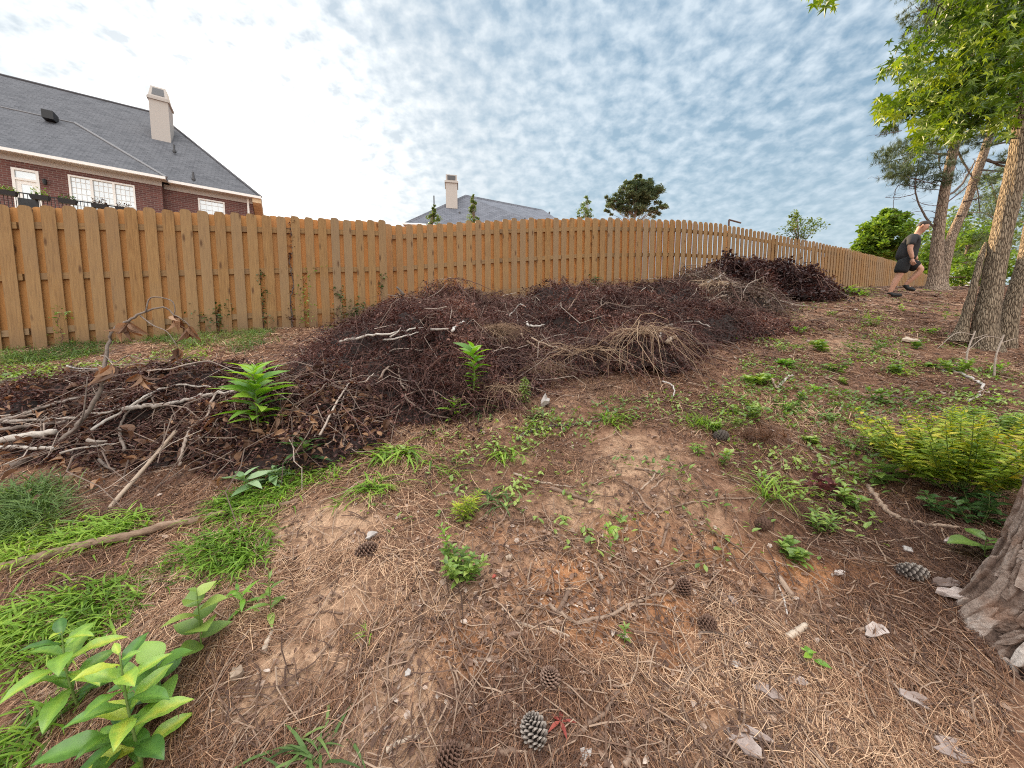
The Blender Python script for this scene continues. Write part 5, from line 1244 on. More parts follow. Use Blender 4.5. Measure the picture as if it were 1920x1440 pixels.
HB, _ = heap('brush_pile', 'low spreading brush pile of dark russet leaves between the two bright tall weeds', [(-1.0, 4.15, 1.5, 1.3, .50, .1), (-1.45, 5.0, 1.1, .8, .40, 0), (-.45, 3.55, .75, .6, .36, .2), (-.2, 4.5, .9, .9, .42, 0)], M['deadleaf'], 120000, .020, 2200, 130)
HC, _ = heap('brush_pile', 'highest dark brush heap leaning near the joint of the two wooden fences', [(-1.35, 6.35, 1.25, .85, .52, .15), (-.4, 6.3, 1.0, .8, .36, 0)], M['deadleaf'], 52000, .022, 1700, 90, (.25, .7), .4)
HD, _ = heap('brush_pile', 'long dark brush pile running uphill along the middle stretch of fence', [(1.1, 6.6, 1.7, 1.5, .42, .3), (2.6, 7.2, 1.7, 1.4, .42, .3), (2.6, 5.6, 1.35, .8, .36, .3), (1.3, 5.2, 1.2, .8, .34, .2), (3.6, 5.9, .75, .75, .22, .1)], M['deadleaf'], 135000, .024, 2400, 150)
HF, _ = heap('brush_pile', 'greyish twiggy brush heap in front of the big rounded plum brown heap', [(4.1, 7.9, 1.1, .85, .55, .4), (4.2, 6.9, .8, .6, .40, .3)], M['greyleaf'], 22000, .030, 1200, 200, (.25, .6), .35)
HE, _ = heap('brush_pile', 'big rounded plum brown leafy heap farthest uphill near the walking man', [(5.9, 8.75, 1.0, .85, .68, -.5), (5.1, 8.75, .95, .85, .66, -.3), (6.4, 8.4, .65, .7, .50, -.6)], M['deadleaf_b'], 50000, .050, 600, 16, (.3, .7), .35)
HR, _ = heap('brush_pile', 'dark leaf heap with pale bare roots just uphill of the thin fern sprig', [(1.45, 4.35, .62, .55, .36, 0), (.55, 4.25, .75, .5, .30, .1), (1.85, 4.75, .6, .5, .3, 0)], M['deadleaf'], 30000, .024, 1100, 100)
HA, hA = heap('branch_pile', 'loose pile of grey branches and curled brown leaves lying downhill of the wide fence', [(-2.85, 3.15, 1.05, .80, .30, .15), (-1.75, 3.05, .85, .72, .30, .1), (-4.1, 3.2, 1.0, .7, .28, .1), (-1.6, 2.72, .7, .5, .20, 0), (-2.6, 2.75, .8, .42, .16, .1)], M['magnolia'], 5600, .050, 1000, 400, (.15, .48), .12, CRISP, 'branch pile')
x, y, r = HA.sample(34000, 1.0); mb = MB()
mb.stamp(*QUADL, np.stack([x, y, HA.surf(x, y) * 1.0 + rng.uniform(-.03, .02, 34000)], 1), frames(rdir(34000, -.8, .8)), rng.uniform(.014, .034, 34000), np.clip(rng.normal(.4, .25, 34000), 0, 1)); mb.build('leaf_crumbs', M['deadleaf'], hA)
# straw-like root clumps
def root_clump(label, px, py, n, L, r0, drop, col, spread=1.0, up=0.35, lift=0.05):
    c = at(px, py, allsurf) + UP * lift; root = thing('root_clump', label, 'roots', c, 'pale root clumps on the brush')
    a = rng.uniform(0, 6.283, n); ln = rng.uniform(*L, n); P = []
    d = np.stack([np.cos(a) * spread, np.sin(a) * .8, 0 * a], 1); u_ = rng.normal(up, .25, n); wob = rng.normal(0, .4, n)
    st = c + rng.normal(0, .06, (n, 3)) * np.array([1.6 * spread, 1, .35])
    for t in np.linspace(0, 1, 6):
        p = st + d * (t * ln)[:, None] + np.stack([-d[:, 1], d[:, 0], 0 * a], 1) * (wob * t * t * ln)[:, None]
        p[:, 2] += ln * (u_ * t - (u_ + drop) * t * t) + .25 * d[:, 1] * t * ln; p += rng.normal(0, .045, (n, 3)) * ln[:, None] * (t > 0); p[:, 2] = np.maximum(p[:, 2], G(p[:, 0], p[:, 1]) + .015)
        P.append(p)
    mb = MB(); r = r0 * rng.uniform(.5, 1.3, n); mb.tubes(np.stack(P, 1), r[:, None] * np.array([1, .9, .8, .7, .55, .3])[None], 4, np.clip(rng.normal(col, .22, n), 0, 1)); mb.build('rootlets', M['straw'], root)
    return root
root_clump('tan straw like clump draped over the brush uphill of the slim bright weed', 925, 622, 300, (.15, .5), .0019, .6, .5, 1.3, .2)
root_clump('pale spidery root clump arching over the dark leaves beside the bare slope', 1200, 640, 80, (.15, .75), .0030, .75, .7, 1.0, .55, .10)
root_clump('wiry tangle of thin pale roots between the straw clump and the spidery clump', 1090, 665, 90, (.2, .6), .0024, .35, .6, 1.3, .3)
root_clump('low reddish straw clump beside the thin fern sprig', 1010, 700, 220, (.15, .40), .0018, .5, .35, 1.2, .25)
root_clump('small wiry root clump at the lower edge of the brush behind the slim weed', 945, 738, 90, (.12, .33), .0020, .7, .6, 1.0, .4)
root_clump('grey wiry clump of bare stems in front of the rounded plum heap', 1340, 540, 120, (.3, .7), .0042, .5, .9, 1.1, .5)

# ---------------------------------------------------------------- branches and sticks, one by one
PAT = {}
def stick(label, pts, r, m, r1=None, name='stick', forks=(), H=None, lift=None, n=5, jit=.12, depths=None, sides=8, cat=None, tint=None, group=None):
    """a branch along sight-line points resting on the ground or the brush"""
    H = H or G
    def pos(pl):
        q = at_many([p[0] for p in pl], [p[1] for p in pl], H)
        for i in range(len(q)):      # where the sight line passes over the crest of a heap, stay at the depth of the rest
            md = np.median(q[:, 1]) if i == 0 else q[i - 1, 1]
            if q[i, 1] > 1.18 * md + .25: q[i] = dep(pl[i][0], pl[i][1], md)
        return q
    if depths is not None: P = np.array([dep(p[0], p[1], d) for p, d in zip(pts, depths)])
    else: P = pos(pts) + UP * (r * .75 if lift is None else lift)
    ls = np.linalg.norm(np.diff(P, axis=0), axis=1).sum()
    S_ = spline(P, n); 
    if len(S_) > 3: S_[1:-1] += rng.normal(0, min(r * jit * 3, ls * .008), S_[1:-1].shape)
    root = thing(name, label, cat or ('branch' if name.endswith('branch') else 'stick'), S_[0], group)
    t0 = rng.uniform(.3, .7) if tint is None else tint
    mb = MB(); k = np.linspace(0, 1, len(S_)); rr = (r + ((r1 if r1 is not None else r * .55) - r) * k) * (1 + .22 * fbm(np.arange(len(S_)) * .35, np.full(len(S_), r * 999), 3, 2))
    mb.tube(S_, rr, sides, t0)
    w_ = mb.build('wood', M[m], root, True)
    for fk, fr in forks:
        Q = np.array([dep(p[0], p[1], depths[-1] if len(p) < 3 else p[2]) for p in fk]) if depths is not None else pos(fk) + UP * (r * .8)
        S2_ = spline(Q, n); mb = MB(); mb.tube(S2_, np.linspace(fr, fr * .45, len(S2_)), 6, t0); mb.build('side_twig', M[m], root, True)
    return root
GS = 'sticks lying on the bare slope'
stick('pale bent stick lying above a thicker brown one at mid slope', [(963, 890), (985, 898), (1012, 906), (1045, 912), (1080, 914)], .009, 'palestick', .006, group=GS)
stick('thick short brown stick just below the pale bent one', [(1031, 918), (1060, 927), (1090, 936), (1112, 945)], .013, 'brownstick', .009, group=GS)
stick('long forked grey brown branch crossing the orange clay', [(1030, 1138), (1048, 1150), (1084, 1170), (1110, 1163), (1140, 1158), (1180, 1137), (1215, 1121), (1250, 1112), (1283, 1083)], .0085, 'brownstick', .005, 'fallen_branch', [([(1183, 1137), (1215, 1136), (1245, 1140), (1262, 1150), (1277, 1166)], .005), ([(1250, 1112), (1242, 1125), (1238, 1136)], .004), ([(1252, 1112), (1268, 1120), (1290, 1128)], .004)], group=GS)
stick('short thick grey brown stub upright across the forked branch', [(1068, 1106), (1060, 1126), (1045, 1154)], .010, 'brownstick', .010, group=GS)
stick('thin brown twig on the clay uphill of the short stub', [(946, 1117), (975, 1114), (1005, 1116), (1025, 1111), (1050, 1110)], .0045, 'brownstick', .003, group=GS)
stick('long curved dark branch sweeping around the grey pine cone and red star leaf', [(860, 1400), (890, 1408), (935, 1414), (985, 1413), (1025, 1405), (1065, 1387), (1105, 1360), (1135, 1341), (1150, 1315), (1163, 1293)], .0085, 'brownstick', .006, 'fallen_branch', [([(1135, 1341), (1120, 1338), (1108, 1330)], .004)], tint=.3, group=GS)
stick('dark tapering stick alone on the needles downhill of the clay', [(1219, 1313), (1240, 1302), (1262, 1288), (1285, 1277), (1308, 1257)], .0085, 'brownstick', .006, tint=.3, group=GS)
stick('bleached splinter pointing at a torn tan leaf on the clay', [(968, 1167), (985, 1174), (1010, 1181)], .0065, 'palestick', .005, group=GS)
stick('flat pale splinter of wood next to the bleached splinter', [(1026, 1180), (1045, 1187), (1068, 1196)], .008, 'palestick', .004, group=GS)
stick('crooked reddish brown twig in the straw below the splinters', [(886, 1239), (905, 1237), (935, 1243), (955, 1250), (983, 1271)], .005, 'brownstick', .003, forks=[([(956, 1245), (968, 1272), (985, 1305)], .004)], group=GS)
stick('upright looking brown stick just uphill of the forked clay branch', [(1253, 984), (1247, 1005), (1240, 1028)], .008, 'brownstick', .006, group=GS)
stick('long thin dark branch lying across the slope below the crossed sticks', [(1168, 903), (1195, 925), (1226, 962), (1262, 952), (1298, 944), (1345, 938), (1415, 935)], .0065, 'brownstick', .0045, 'fallen_branch', group=GS)
stick('pale curved stick of the crossed pair at mid slope', [(1208, 881), (1225, 885), (1245, 893), (1236, 907), (1222, 919)], .007, 'brownstick', .005, tint=.75, group=GS)
stick('straight paler stick of the crossed pair at mid slope', [(1228, 890), (1220, 903), (1200, 920)], .007, 'brownstick', .005, tint=.9, group=GS)
stick('wavy grey twig beside the small dark cone on the clay', [(1311, 1200), (1316, 1188), (1330, 1187), (1355, 1192), (1385, 1189), (1402, 1178), (1414, 1172)], .006, 'greytwig', .005, forks=[([(1328, 1189), (1340, 1203), (1352, 1218)], .004), ([(1356, 1192), (1380, 1208), (1388, 1224)], .003)], group=GS)
stick('long thin bleached twig reaching in from the edge below the big pine trunk', [(1700, 1373), (1728, 1363), (1760, 1362), (1830, 1363), (1925, 1374)], .0032, 'palestick', .003, group=GS)
stick('white curved branch lying uphill of the yellow green shrub', [(1767, 697), (1782, 698), (1800, 702), (1822, 712), (1838, 721), (1842, 732), (1834, 743), (1815, 755)], .015, 'whitestick', .009, 'fallen_branch', group=GS)
stick('peeling brown branch bent downhill of the yellow green shrub', [(1628, 914), (1640, 932), (1648, 944), (1665, 962), (1685, 975), (1710, 982), (1750, 988), (1797, 993)], .014, 'brownstick', .009, 'fallen_branch', tint=.75, group=GS)
stick('thin white twig pointing downhill beside a brown stub', [(1459, 1098), (1468, 1120), (1474, 1145), (1475, 1171)], .0038, 'whitestick', .003, group=GS)
stick('short round brown stub beside the thin white twig', [(1460, 1086), (1472, 1103), (1485, 1121)], .012, 'brownstick', .011, tint=.7, group=GS)
stick('pale chunky wood chip in the needles uphill of the green sprig', [(1476, 1200), (1492, 1190), (1510, 1177)], .014, 'palestick', .012, name='wood_chip', cat='wood chip', group=GS)
stick('long arched bare twig on soil beside the narrow leaved seedling', [(529, 1208), (545, 1185), (562, 1166), (585, 1154), (612, 1149), (642, 1152)], .0048, 'brownstick', .004, tint=.3, group=GS)
stick('short bright broken stub on the soil below the narrow leaved seedling', [(494, 1226), (501, 1208), (510, 1188)], .0095, 'palestick', .009, group=GS)
stick('thin brown twig running from the big leaved sapling across sandy soil', [(333, 1331), (375, 1318), (430, 1309), (495, 1307), (520, 1328)], .0035, 'brownstick', .003, group=GS)
stick('long straight twig uphill on the slope below the dark leaf carpet', [(1280, 660), (1315, 666), (1350, 675), (1390, 686), (1428, 694)], .012, 'brownstick', .008, tint=.4, group=GS)
stick('thin pale straight twig across the mid slope weeds', [(1480, 826), (1505, 836), (1535, 852), (1568, 867)], .006, 'palestick', .005, group=GS)
stick('short pale stick in the weeds uphill of the yellow green shrub', [(1613, 771), (1632, 782), (1650, 793), (1668, 800)], .009, 'brownstick', .007, tint=.8, group=GS)
stick('long dark twig reaching to the edge above the yellow green shrub', [(1663, 740), (1700, 752), (1745, 764), (1785, 772), (1925, 779)], .009, 'darkbranch', .007, 'fallen_branch', group=GS)
stick('small pale stick below the dark leaf carpet beside a curved one', [(1446, 710), (1451, 722), (1460, 733)], .012, 'palestick', .009, group=GS)
stick('small curved grey stick on the slope beside a small pale one', [(1459, 728), (1470, 716), (1478, 708), (1487, 706)], .013, 'branch', .010, tint=.8, group=GS)
stick('grey brown stick slanting uphill among the mid slope weeds', [(1523, 806), (1545, 794), (1562, 782), (1576, 768), (1581, 758)], .010, 'brownstick', .006, tint=.7, group=GS)
stick('long thin brown twig in the straw below the small round leaved weed', [(1300, 988), (1345, 1003), (1395, 1038), (1435, 1085), (1452, 1100)], .0055, 'brownstick', .004, group=GS)
stick('thin twig lying uphill of the large pale cone', [(1490, 1010), (1530, 1012), (1580, 1016), (1660, 1018), (1740, 1005)], .006, 'brownstick', .004, tint=.6, group=GS)
stick('long wire thin pale twig ending at the large pale cone', [(1512, 1020), (1560, 1035), (1605, 1048), (1650, 1055), (1680, 1060)], .004, 'palestick', .003, group=GS)
stick('curved bark stick near the peeling bark slab', [(1626, 1130), (1622, 1150), (1628, 1168), (1618, 1182), (1610, 1188)], .008, 'brownstick', .006, tint=.6, group=GS)
stick('dark twig lying below the lone upright brown stick', [(1190, 880), (1212, 884), (1232, 902)], .006, 'brownstick', .004, group=GS)
stick('dark branch at the foot of the brush beside the pointed weed', [(970, 828), (985, 815), (1010, 806), (1050, 800), (1090, 796), (1125, 790)], .012, 'darkbranch', .008, 'fallen_branch', group=GS)
stick('tan twig in the needles above the lying brown cone', [(648, 925), (665, 911), (690, 900)], .008, 'brownstick', .005, tint=.9, group=GS)
stick('brown twig with a curl on soil between two grass tufts', [(815, 933), (835, 927), (855, 926), (875, 934)], .007, 'brownstick', .006, tint=.8, group=GS)
stick('short twig beside the crossed roots at mid slope above the green pair seedling', [(1020, 987), (1040, 1000), (1060, 1008), (1078, 1030)], .005, 'brownstick', .004, forks=[([(1040, 1000), (1030, 1012), (1024, 1017)], .004)], tint=.6, group=GS)
stick('brown stick near the bottom edge under the long curved branch', [(1170, 1440), (1180, 1420), (1176, 1395)], .009, 'brownstick', .008, tint=.6, group=GS)
stick('pale forked twig standing in the straw below the sandy patch', [(852, 1440), (858, 1415), (863, 1380), (861, 1356)], .0045, 'greytwig', .003, forks=[([(860, 1400), (868, 1370), (880, 1345)], .003)], group=GS)
stick('tan bark strip on the sand near the bottom edge', [(725, 1410), (745, 1398), (770, 1387), (788, 1384)], .008, 'palestick', .005, group=GS)
stick('dark stick at the edge of the clay hollow beside the pine trunk roots', [(1650, 1240), (1690, 1255), (1740, 1276), (1800, 1290)], .006, 'brownstick', .004, tint=.2, group=GS)
# bigger pieces
stick('half buried old root with peeling bark running through the bright grass', [(-60, 1083), (0, 1074), (60, 1058), (120, 1040), (190, 1022), (250, 1010), (310, 992), (360, 984), (420, 968), (480, 960), (520, 955), (560, 945), (600, 925)], .025, 'oldlog', .011, 'old_root', H=gbase, lift=.022, n=8, jit=.02, sides=14, cat='root', tint=.45)
stick('straight pale pole leaning from the grass up onto the branch pile', [(192, 970), (225, 930), (275, 873), (330, 808)], .012, 'palestick', .012, 'leaning_pole', depths=[1.99, 2.12, 2.32, 2.55], cat='pole', jit=.02)
HS_ = allsurf
BP = 'branches lying on the brush piles'
def br(label, pts, r, m='branch', **k):
    k.setdefault('lift', r + .03); return stick(label, pts, r, m, k.pop('r1', None), 'dry_branch', H=HS_, group=BP, **k)
br('long whitish branch lying level across the top of the low brush pile', [(637, 649), (690, 637), (731, 634), (769, 625), (794, 622)], .012, tint=.95, forks=[([(731, 634), (745, 625), (752, 615)], .008)])
br('shorter whitish branch just below the long level one', [(719, 645), (744, 642), (788, 630)], .010, tint=.95)
br('stubby pale branch end between the level branch and straw clump', [(809, 626), (824, 626), (841, 625)], .014, tint=.8)
br('knobbly white branch stub beside the tan straw clump', [(848, 629), (855, 618), (862, 614), (871, 611)], .015, 'whitestick')
br('forked pale twig hanging down the front of the low brush pile', [(600, 826), (625, 776), (647, 738), (656, 726), (681, 725), (701, 708)], .0075, 'greytwig', tint=.9, forks=[([(625, 776), (631, 790), (625, 828)], .005), ([(647, 738), (640, 760), (642, 775)], .004)])
br('thin pale twig rising to meet the forked hanging one', [(548, 770), (594, 745), (612, 728), (628, 717)], .006, 'greytwig')
br('crooked grey branch with pale bark looping over the hollow in the brush', [(710, 720), (725, 700), (745, 693), (748, 708), (753, 731), (762, 742), (759, 753)], .010, 'greytwig', tint=.7, forks=[([(762, 742), (791, 733), (816, 736), (838, 751)], .008), ([(759, 753), (740, 768), (722, 783)], .007)])
br('slim grey branch sloping down from the crooked one to the weeds', [(759, 753), (781, 772), (812, 787), (843, 793)], .009, 'greytwig')
br('white forked twig standing on the brush under the orange fence gaps', [(955, 598), (967, 584), (975, 575), (986, 580)], .011, 'whitestick', forks=[([(967, 584), (970, 595), (971, 606)], .007)])
br('thick pale broken branch uphill of the straw clump', [(985, 612), (1000, 618), (1022, 617)], .019, tint=.95)
br('thick brown branch sticking down out of the straw clump', [(977, 634), (993, 650), (1018, 668)], .016, 'brownstick', tint=.85)
br('long thin pale branch slanting from the straw clump into the wiry roots', [(996, 640), (1030, 655), (1060, 663), (1088, 674), (1118, 688)], .010, 'brownstick', tint=.95)
br('thin stick poking up toward the fence from the middle brush', [(1065, 587), (1077, 568), (1088, 551)], .010, 'brownstick', tint=.5)
br('short curved twig standing on the middle brush near the fence foot', [(1127, 579), (1128, 567), (1136, 557)], .009, 'greytwig')
br('long arched grey branch over a dark hollow uphill of the spidery roots', [(1237, 641), (1241, 625), (1260, 613), (1285, 609), (1305, 609), (1332, 620)], .012, tint=.7, forks=[([(1300, 610), (1296, 625), (1298, 645)], .008)])
br('white curved branch stub on the slope below the spidery roots', [(1242, 723), (1254, 726), (1262, 732), (1264, 741), (1262, 751)], .0085, 'whitestick')
br('pale forked branch lying against the rounded plum heap', [(1316, 540), (1330, 533), (1345, 526), (1356, 517), (1359, 510)], .022, tint=.95, forks=[([(1345, 526), (1352, 535), (1350, 545)], .012)])
br('dark stick leaning at the foot of the rounded plum heap', [(1436, 574), (1448, 563), (1456, 553)], .016, 'darkbranch')
br('thin branch trailing downhill from the rounded plum heap to the grass', [(1545, 547), (1568, 551), (1590, 558)], .013, 'brownstick')
br('dark twig stub poking up beside the fence joint on the highest heap', [(757, 562), (750, 553), (744, 547)], .016, 'darkbranch', lift=.05)
br('thin arching twig over the crest of the highest brush heap', [(840, 533), (870, 535), (900, 545), (935, 562)], .007, 'twig', lift=.10)
br('curved twig drooping over the lower dark leaf carpet', [(1355, 645), (1375, 650), (1385, 660), (1392, 668)], .008, 'greytwig')
br('short broken pinkish wood chunk beside the spidery roots', [(1252, 651), (1258, 644), (1268, 640)], .028, 'palestick', tint=.4)
def ab(label, pts, r, m='branch', **k):
    k.setdefault('lift', r + .02); return stick(label, pts, r, m, k.pop('r1', None), 'dry_branch', H=HS_, group='grey branches in the loose pile', **k)
ab('fat whitish log end cut by the picture edge in the branch pile', [(-40, 842), (0, 838), (50, 831), (104, 822)], .027, tint=.85, r1=.020)
ab('second whitish log lying below the fat one at the pile edge', [(-40, 852), (10, 848), (70, 848), (100, 852)], .016, tint=.8, r1=.010)
ab('long pale trunk piece lying under the tall bright weed', [(232, 778), (275, 771), (317, 767), (355, 758), (393, 750), (443, 744)], .019, tint=.7, r1=.013)
ab('grey branch with stubby twigs along the upper edge of the pile', [(-30, 804), (20, 800), (70, 797), (142, 793)], .017, tint=.65, forks=[([(80, 797), (82, 790), (88, 784)], .008)])
ab('smooth dark grey branch just above the fat whitish log', [(-30, 820), (20, 812), (60, 808), (122, 800)], .019, 'darkbranch', tint=.8)
ab('long bowed branch along the top of the branch pile', [(-30, 805), (0, 797), (50, 784), (90, 768), (120, 761), (180, 746), (235, 737)], .015, tint=.55, r1=.008)
ab('thin straight branch beneath the long bowed one', [(20, 795), (70, 781), (115, 770), (160, 755)], .009, 'greytwig')
ab('long wavy branch crossing over the pile toward the bright weed', [(173, 814), (205, 793), (232, 777), (265, 755), (300, 737), (343, 728), (380, 732), (420, 732)], .010, tint=.85, r1=.006)
ab('many forked branch in front of the bright weed bending down to the grass', [(337, 882), (343, 855), (350, 830), (367, 803), (390, 787), (398, 755), (421, 731)], .011, 'greytwig', tint=.8, r1=.007, forks=[([(367, 805), (375, 822), (384, 835)], .006), ([(390, 787), (402, 797), (410, 806)], .005), ([(352, 828), (380, 822), (430, 825)], .004)])
ab('hooked branch hung with curled brown leaves at the pile centre', [(233, 853), (228, 825), (227, 808), (235, 787), (262, 762), (285, 748)], .010, 'darkbranch', tint=.7)
ab('thin pale arched twig at the back of the branch pile', [(277, 701), (333, 695), (383, 683), (417, 692), (452, 708)], .007, 'greytwig', tint=.85)
ab('white twig lying among the weeds behind the pile', [(125, 692), (138, 695), (147, 697), (183, 697)], .009, 'whitestick')
ab('thin grey stem along the lower front of the pile', [(113, 858), (140, 850), (173, 845), (217, 839)], .008, tint=.7)
ab('short thick grey stub near the arched branch base', [(165, 834), (182, 837), (202, 836)], .013, tint=.6)
ab('grey branch running low from the arched branch to the pale trunk piece', [(165, 783), (195, 782), (225, 775)], .010, tint=.6)
ab('slim dark stem curving down to the soil beside the leaning pole', [(187, 870), (200, 883), (217, 889)], .011, 'darkbranch')
ab('very long thin twig sweeping from pile to the silvery weed', [(355, 890), (385, 880), (415, 865), (440, 850)], .006, 'greytwig', tint=.7)
# the tall arched branch with hanging leaves
AR = stick('tall arched dead branch rising from the pile with hanging curled brown leaves', [(20, 873), (67, 853), (93, 843), (113, 830), (143, 803), (163, 777), (187, 733), (193, 707), (197, 667), (207, 630), (220, 613), (240, 602), (267, 587), (305, 575), (327, 590), (347, 603), (355, 613)],
           .019, 'darkbranch', .003, 'arched_branch', depths=[2.36, 2.44, 2.48, 2.50, 2.53, 2.56, 2.6, 2.62, 2.66, 2.7, 2.72, 2.74, 2.78, 2.82, 2.84, 2.86, 2.87], cat='branch', n=4, jit=.06, sides=10, tint=.75,
           forks=[([(273, 585, 2.78), (283, 558, 2.80), (320, 563, 2.83), (328, 580, 2.84), (325, 592, 2.84)], .0055), ([(263, 592, 2.78), (287, 610, 2.75), (313, 622, 2.73), (333, 650, 2.72)], .005),
                  ([(197, 667, 2.66), (215, 680, 2.64), (240, 667, 2.62), (267, 673, 2.6), (300, 667, 2.6)], .005), ([(143, 803, 2.53), (155, 780, 2.52), (160, 750, 2.52), (164, 707, 2.52)], .007), ([(113, 830, 2.5), (105, 850, 2.48), (98, 862, 2.46)], .012)])
def hanging(px, py, d, n, L, root, spread=.5):
    c = dep(px, py, d); dd = rdir(n, -1, -.8) + rng.normal(0, spread * .3, (n, 3)); mb = MB(); n = len(dd)
    mb.stamp(*CRISP, c + rng.normal(0, .006, (n, 3)), frames(dd, rng.uniform(-3, 3, n)), (L * rng.uniform(.75, 1.15, n))[:, None] * np.array([[.75, 1, 1]]), np.clip(rng.normal(.7, .2, n), 0, 1)); return mb.build('hanging_leaves', M['magnolia'], root)
for a_ in ((240, 606, 2.74, 9, .125), (327, 594, 2.83, 5, .11), (353, 613, 2.86, 5, .12), (208, 684, 2.63, 7, .15), (190, 690, 2.62, 3, .13), (333, 652, 2.72, 5, .13), (262, 703, 2.6, 6, .13)): hanging(*a_, AR)

# ---------------------------------------------------------------- pine cones, bark, leaves
def cone(label, px, py, L, wd, ax, m, tipcol=.9, name='pine_cone'):
    c = at(px, py); root = thing(name, label, 'pine cone', c, 'pine cones on the slope')
    ax = np.array(ax, float); ax /= np.linalg.norm(ax); c = c + UP * (wd * .42) - ax * L * .5
    nS = 84; k = np.arange(nS); t = (k + .5) / nS; a = k * 2.399963
    fr = frames(ax[None])[0]; x_, y_ = fr[:, 0], fr[:, 2]
    prof = np.sin(np.pi * np.clip(.10 + .88 * t, 0, 1)) ** .75
    rd = (x_[None] * np.cos(a)[:, None] + y_[None] * np.sin(a)[:, None])
    p = c + ax[None] * (t * L * .93)[:, None] + rd * (prof * wd * .14)[:, None]
    TV = np.array([(-.10, 0, -.05), (.10, 0, -.05), (.10, 0, .05), (-.10, 0, .05), (-.36, .72, -.07), (.36, .72, -.07), (.30, .72, .14), (-.30, .72, .14), (-.16, 1.0, .02), (.16, 1.0, .02), (0, .93, .22)], float)
    TF = [(3, 2, 1, 0), (0, 1, 5, 4), (1, 2, 6, 5), (2, 3, 7, 6), (3, 0, 4, 7), (4, 5, 9, 8), (5, 6, 10, 9), (7, 4, 8, 10), (6, 7, 10), (8, 9, 10)]
    d = rd * .95 + ax[None] * (.05 + .75 * t)[:, None]; d /= np.linalg.norm(d, axis=1, keepdims=True)
    zz = ax[None] - d * np.sum(d * ax[None], 1, keepdims=True); zz /= np.linalg.norm(zz, axis=1, keepdims=True); xx = np.cross(d, zz)
    rot = np.stack([xx, d, zz], 2); s_ = (prof * wd * .46 + .0035)
    mb = MB(); mb.stamp(TV, TF, p, rot, np.stack([s_ * .85, s_, s_ * .8], 1), np.zeros(nS))
    tt = np.tile(np.array([0, 0, 0, 0, .45, .45, .55, .55, tipcol, tipcol, 1.0 * tipcol]), nS); mb.t = [tt]
    mb.build('scales', M[m], root)
    mb = MB(); mb.tube([c, c + ax * L * .5, c + ax * L * .9], [wd * .16, wd * .2, wd * .06], 8, .1); mb.build('axis', M[m], root)
cone('brown pine cone lying on needles below a white scrap', 688, 1040, .105, .060, (.9, .35, .25), 'cone', .8)
cone('plump weathered grey pine cone inside the curve of the long branch', 1001, 1385, .085, .066, (-.35, .3, .85), 'conegrey', .8)
cone('dark open pine cone behind the end of the forked clay branch', 1281, 1110, .075, .055, (.3, .2, .9), 'cone', .6)
cone('small dark cone beside the wavy grey twig', 1326, 1178, .07, .05, (.9, -.2, .2), 'cone', .7)
cone('long pale tipped cone lying near the bark slab by the big trunk', 1710, 1083, .125, .065, (.95, -.28, .05), 'conegrey', 1.0)
cone('dark cone half hidden in the straw below the grass sprays', 1430, 991, .085, .06, (.8, .3, .2), 'cone', .5)
cone('dark cone just below the dark red leaf cluster', 1566, 962, .075, .06, (.2, .3, .8), 'cone', .6)
cone('dark cone on the mid slope uphill of the grass sprays', 1352, 825, .11, .075, (.9, .1, .1), 'conegrey', .4)
cone('reddish open cone sunk in straw above the grey cone', 1031, 1284, .06, .055, (.2, .1, .9), 'cone', .75)
cone('dark cone cut by the bottom edge beside the pale forked twig', 842, 1432, .075, .055, (.6, .2, .4), 'cone', .5)
def slab(label, px, py, L, wd, th, ang, m='barkchip', tilt=.1, name='bark_piece', cat='bark', tint=.5, group='bark pieces in the needles', curl=.1):
    c = at(px, py); root = thing(name, label, cat, c, group); n = 14
    a = np.linspace(0, 2 * np.pi, n, endpoint=False); rr = 1 + rng.normal(0, .16, n)
    zx, zy = [float(k) for k in slope_normal(c[0], c[1], .1)]; ux = np.array([math.cos(ang), math.sin(ang), 0]); uy = np.array([-math.sin(ang), math.cos(ang), 0])
    nn = np.array([-zx, -zy, 1]) + ux * rng.normal(0, tilt) + uy * rng.normal(0, tilt); nn /= np.linalg.norm(nn); ux = ux - nn * np.dot(ux, nn); uy = np.cross(nn, ux)
    V = []; L *= .85; wd *= .85
    for s in (0, 1):
        V.append(c + nn * (.006 + s * th + .004)); V += [c + ux * math.cos(q) * r_ * L / 2 * (.98 if s else 1) + uy * math.sin(q) * r_ * wd / 2 + nn * (.006 + s * th + curl * L * (math.sin(q) ** 2) * .5 + rng.normal(0, th * .2)) for q, r_ in zip(a, rr)]
    f = [(0, 1 + (i + 1) % n, 1 + i) for i in range(n)] + [(n + 1, n + 2 + i, n + 2 + (i + 1) % n) for i in range(n)] + [(1 + i, 1 + (i + 1) % n, n + 2 + (i + 1) % n, n + 2 + i) for i in range(n)]
    mb = MB(); mb.add(V, f, np.clip(tint + rng.normal(0, .12, len(V)), 0, 1)); mb.build('flake', M[m], root)
slab('large pale bark slab lying beside the foot of the big pine trunk', 1792, 1120, .16, .075, .014, -.2, tint=.6)
slab('dark slab of bark stacked behind the large pale slab', 1775, 1098, .15, .06, .012, .1, tint=.1)
slab('curled grey bark flake casting a dark hollow on the needles', 1640, 1185, .105, .055, .006, .3, tint=.75, curl=.3, tilt=.3)
slab('small pale rounded bark flake on needles left of the long cone', 1574, 1077, .06, .035, .006, .1, tint=.8)
slab('white torn bark chip on needles uphill of the long cone', 1698, 1031, .06, .04, .006, .6, 'paper')
slab('flat grey bark plate lying under the yellow green shrub', 1785, 1018, .11, .035, .010, .1, tint=.55)
slab('pinkish grey bark flake with a fold below the big trunk', 1716, 1315, .11, .05, .006, -.6, tint=.5, curl=.25)
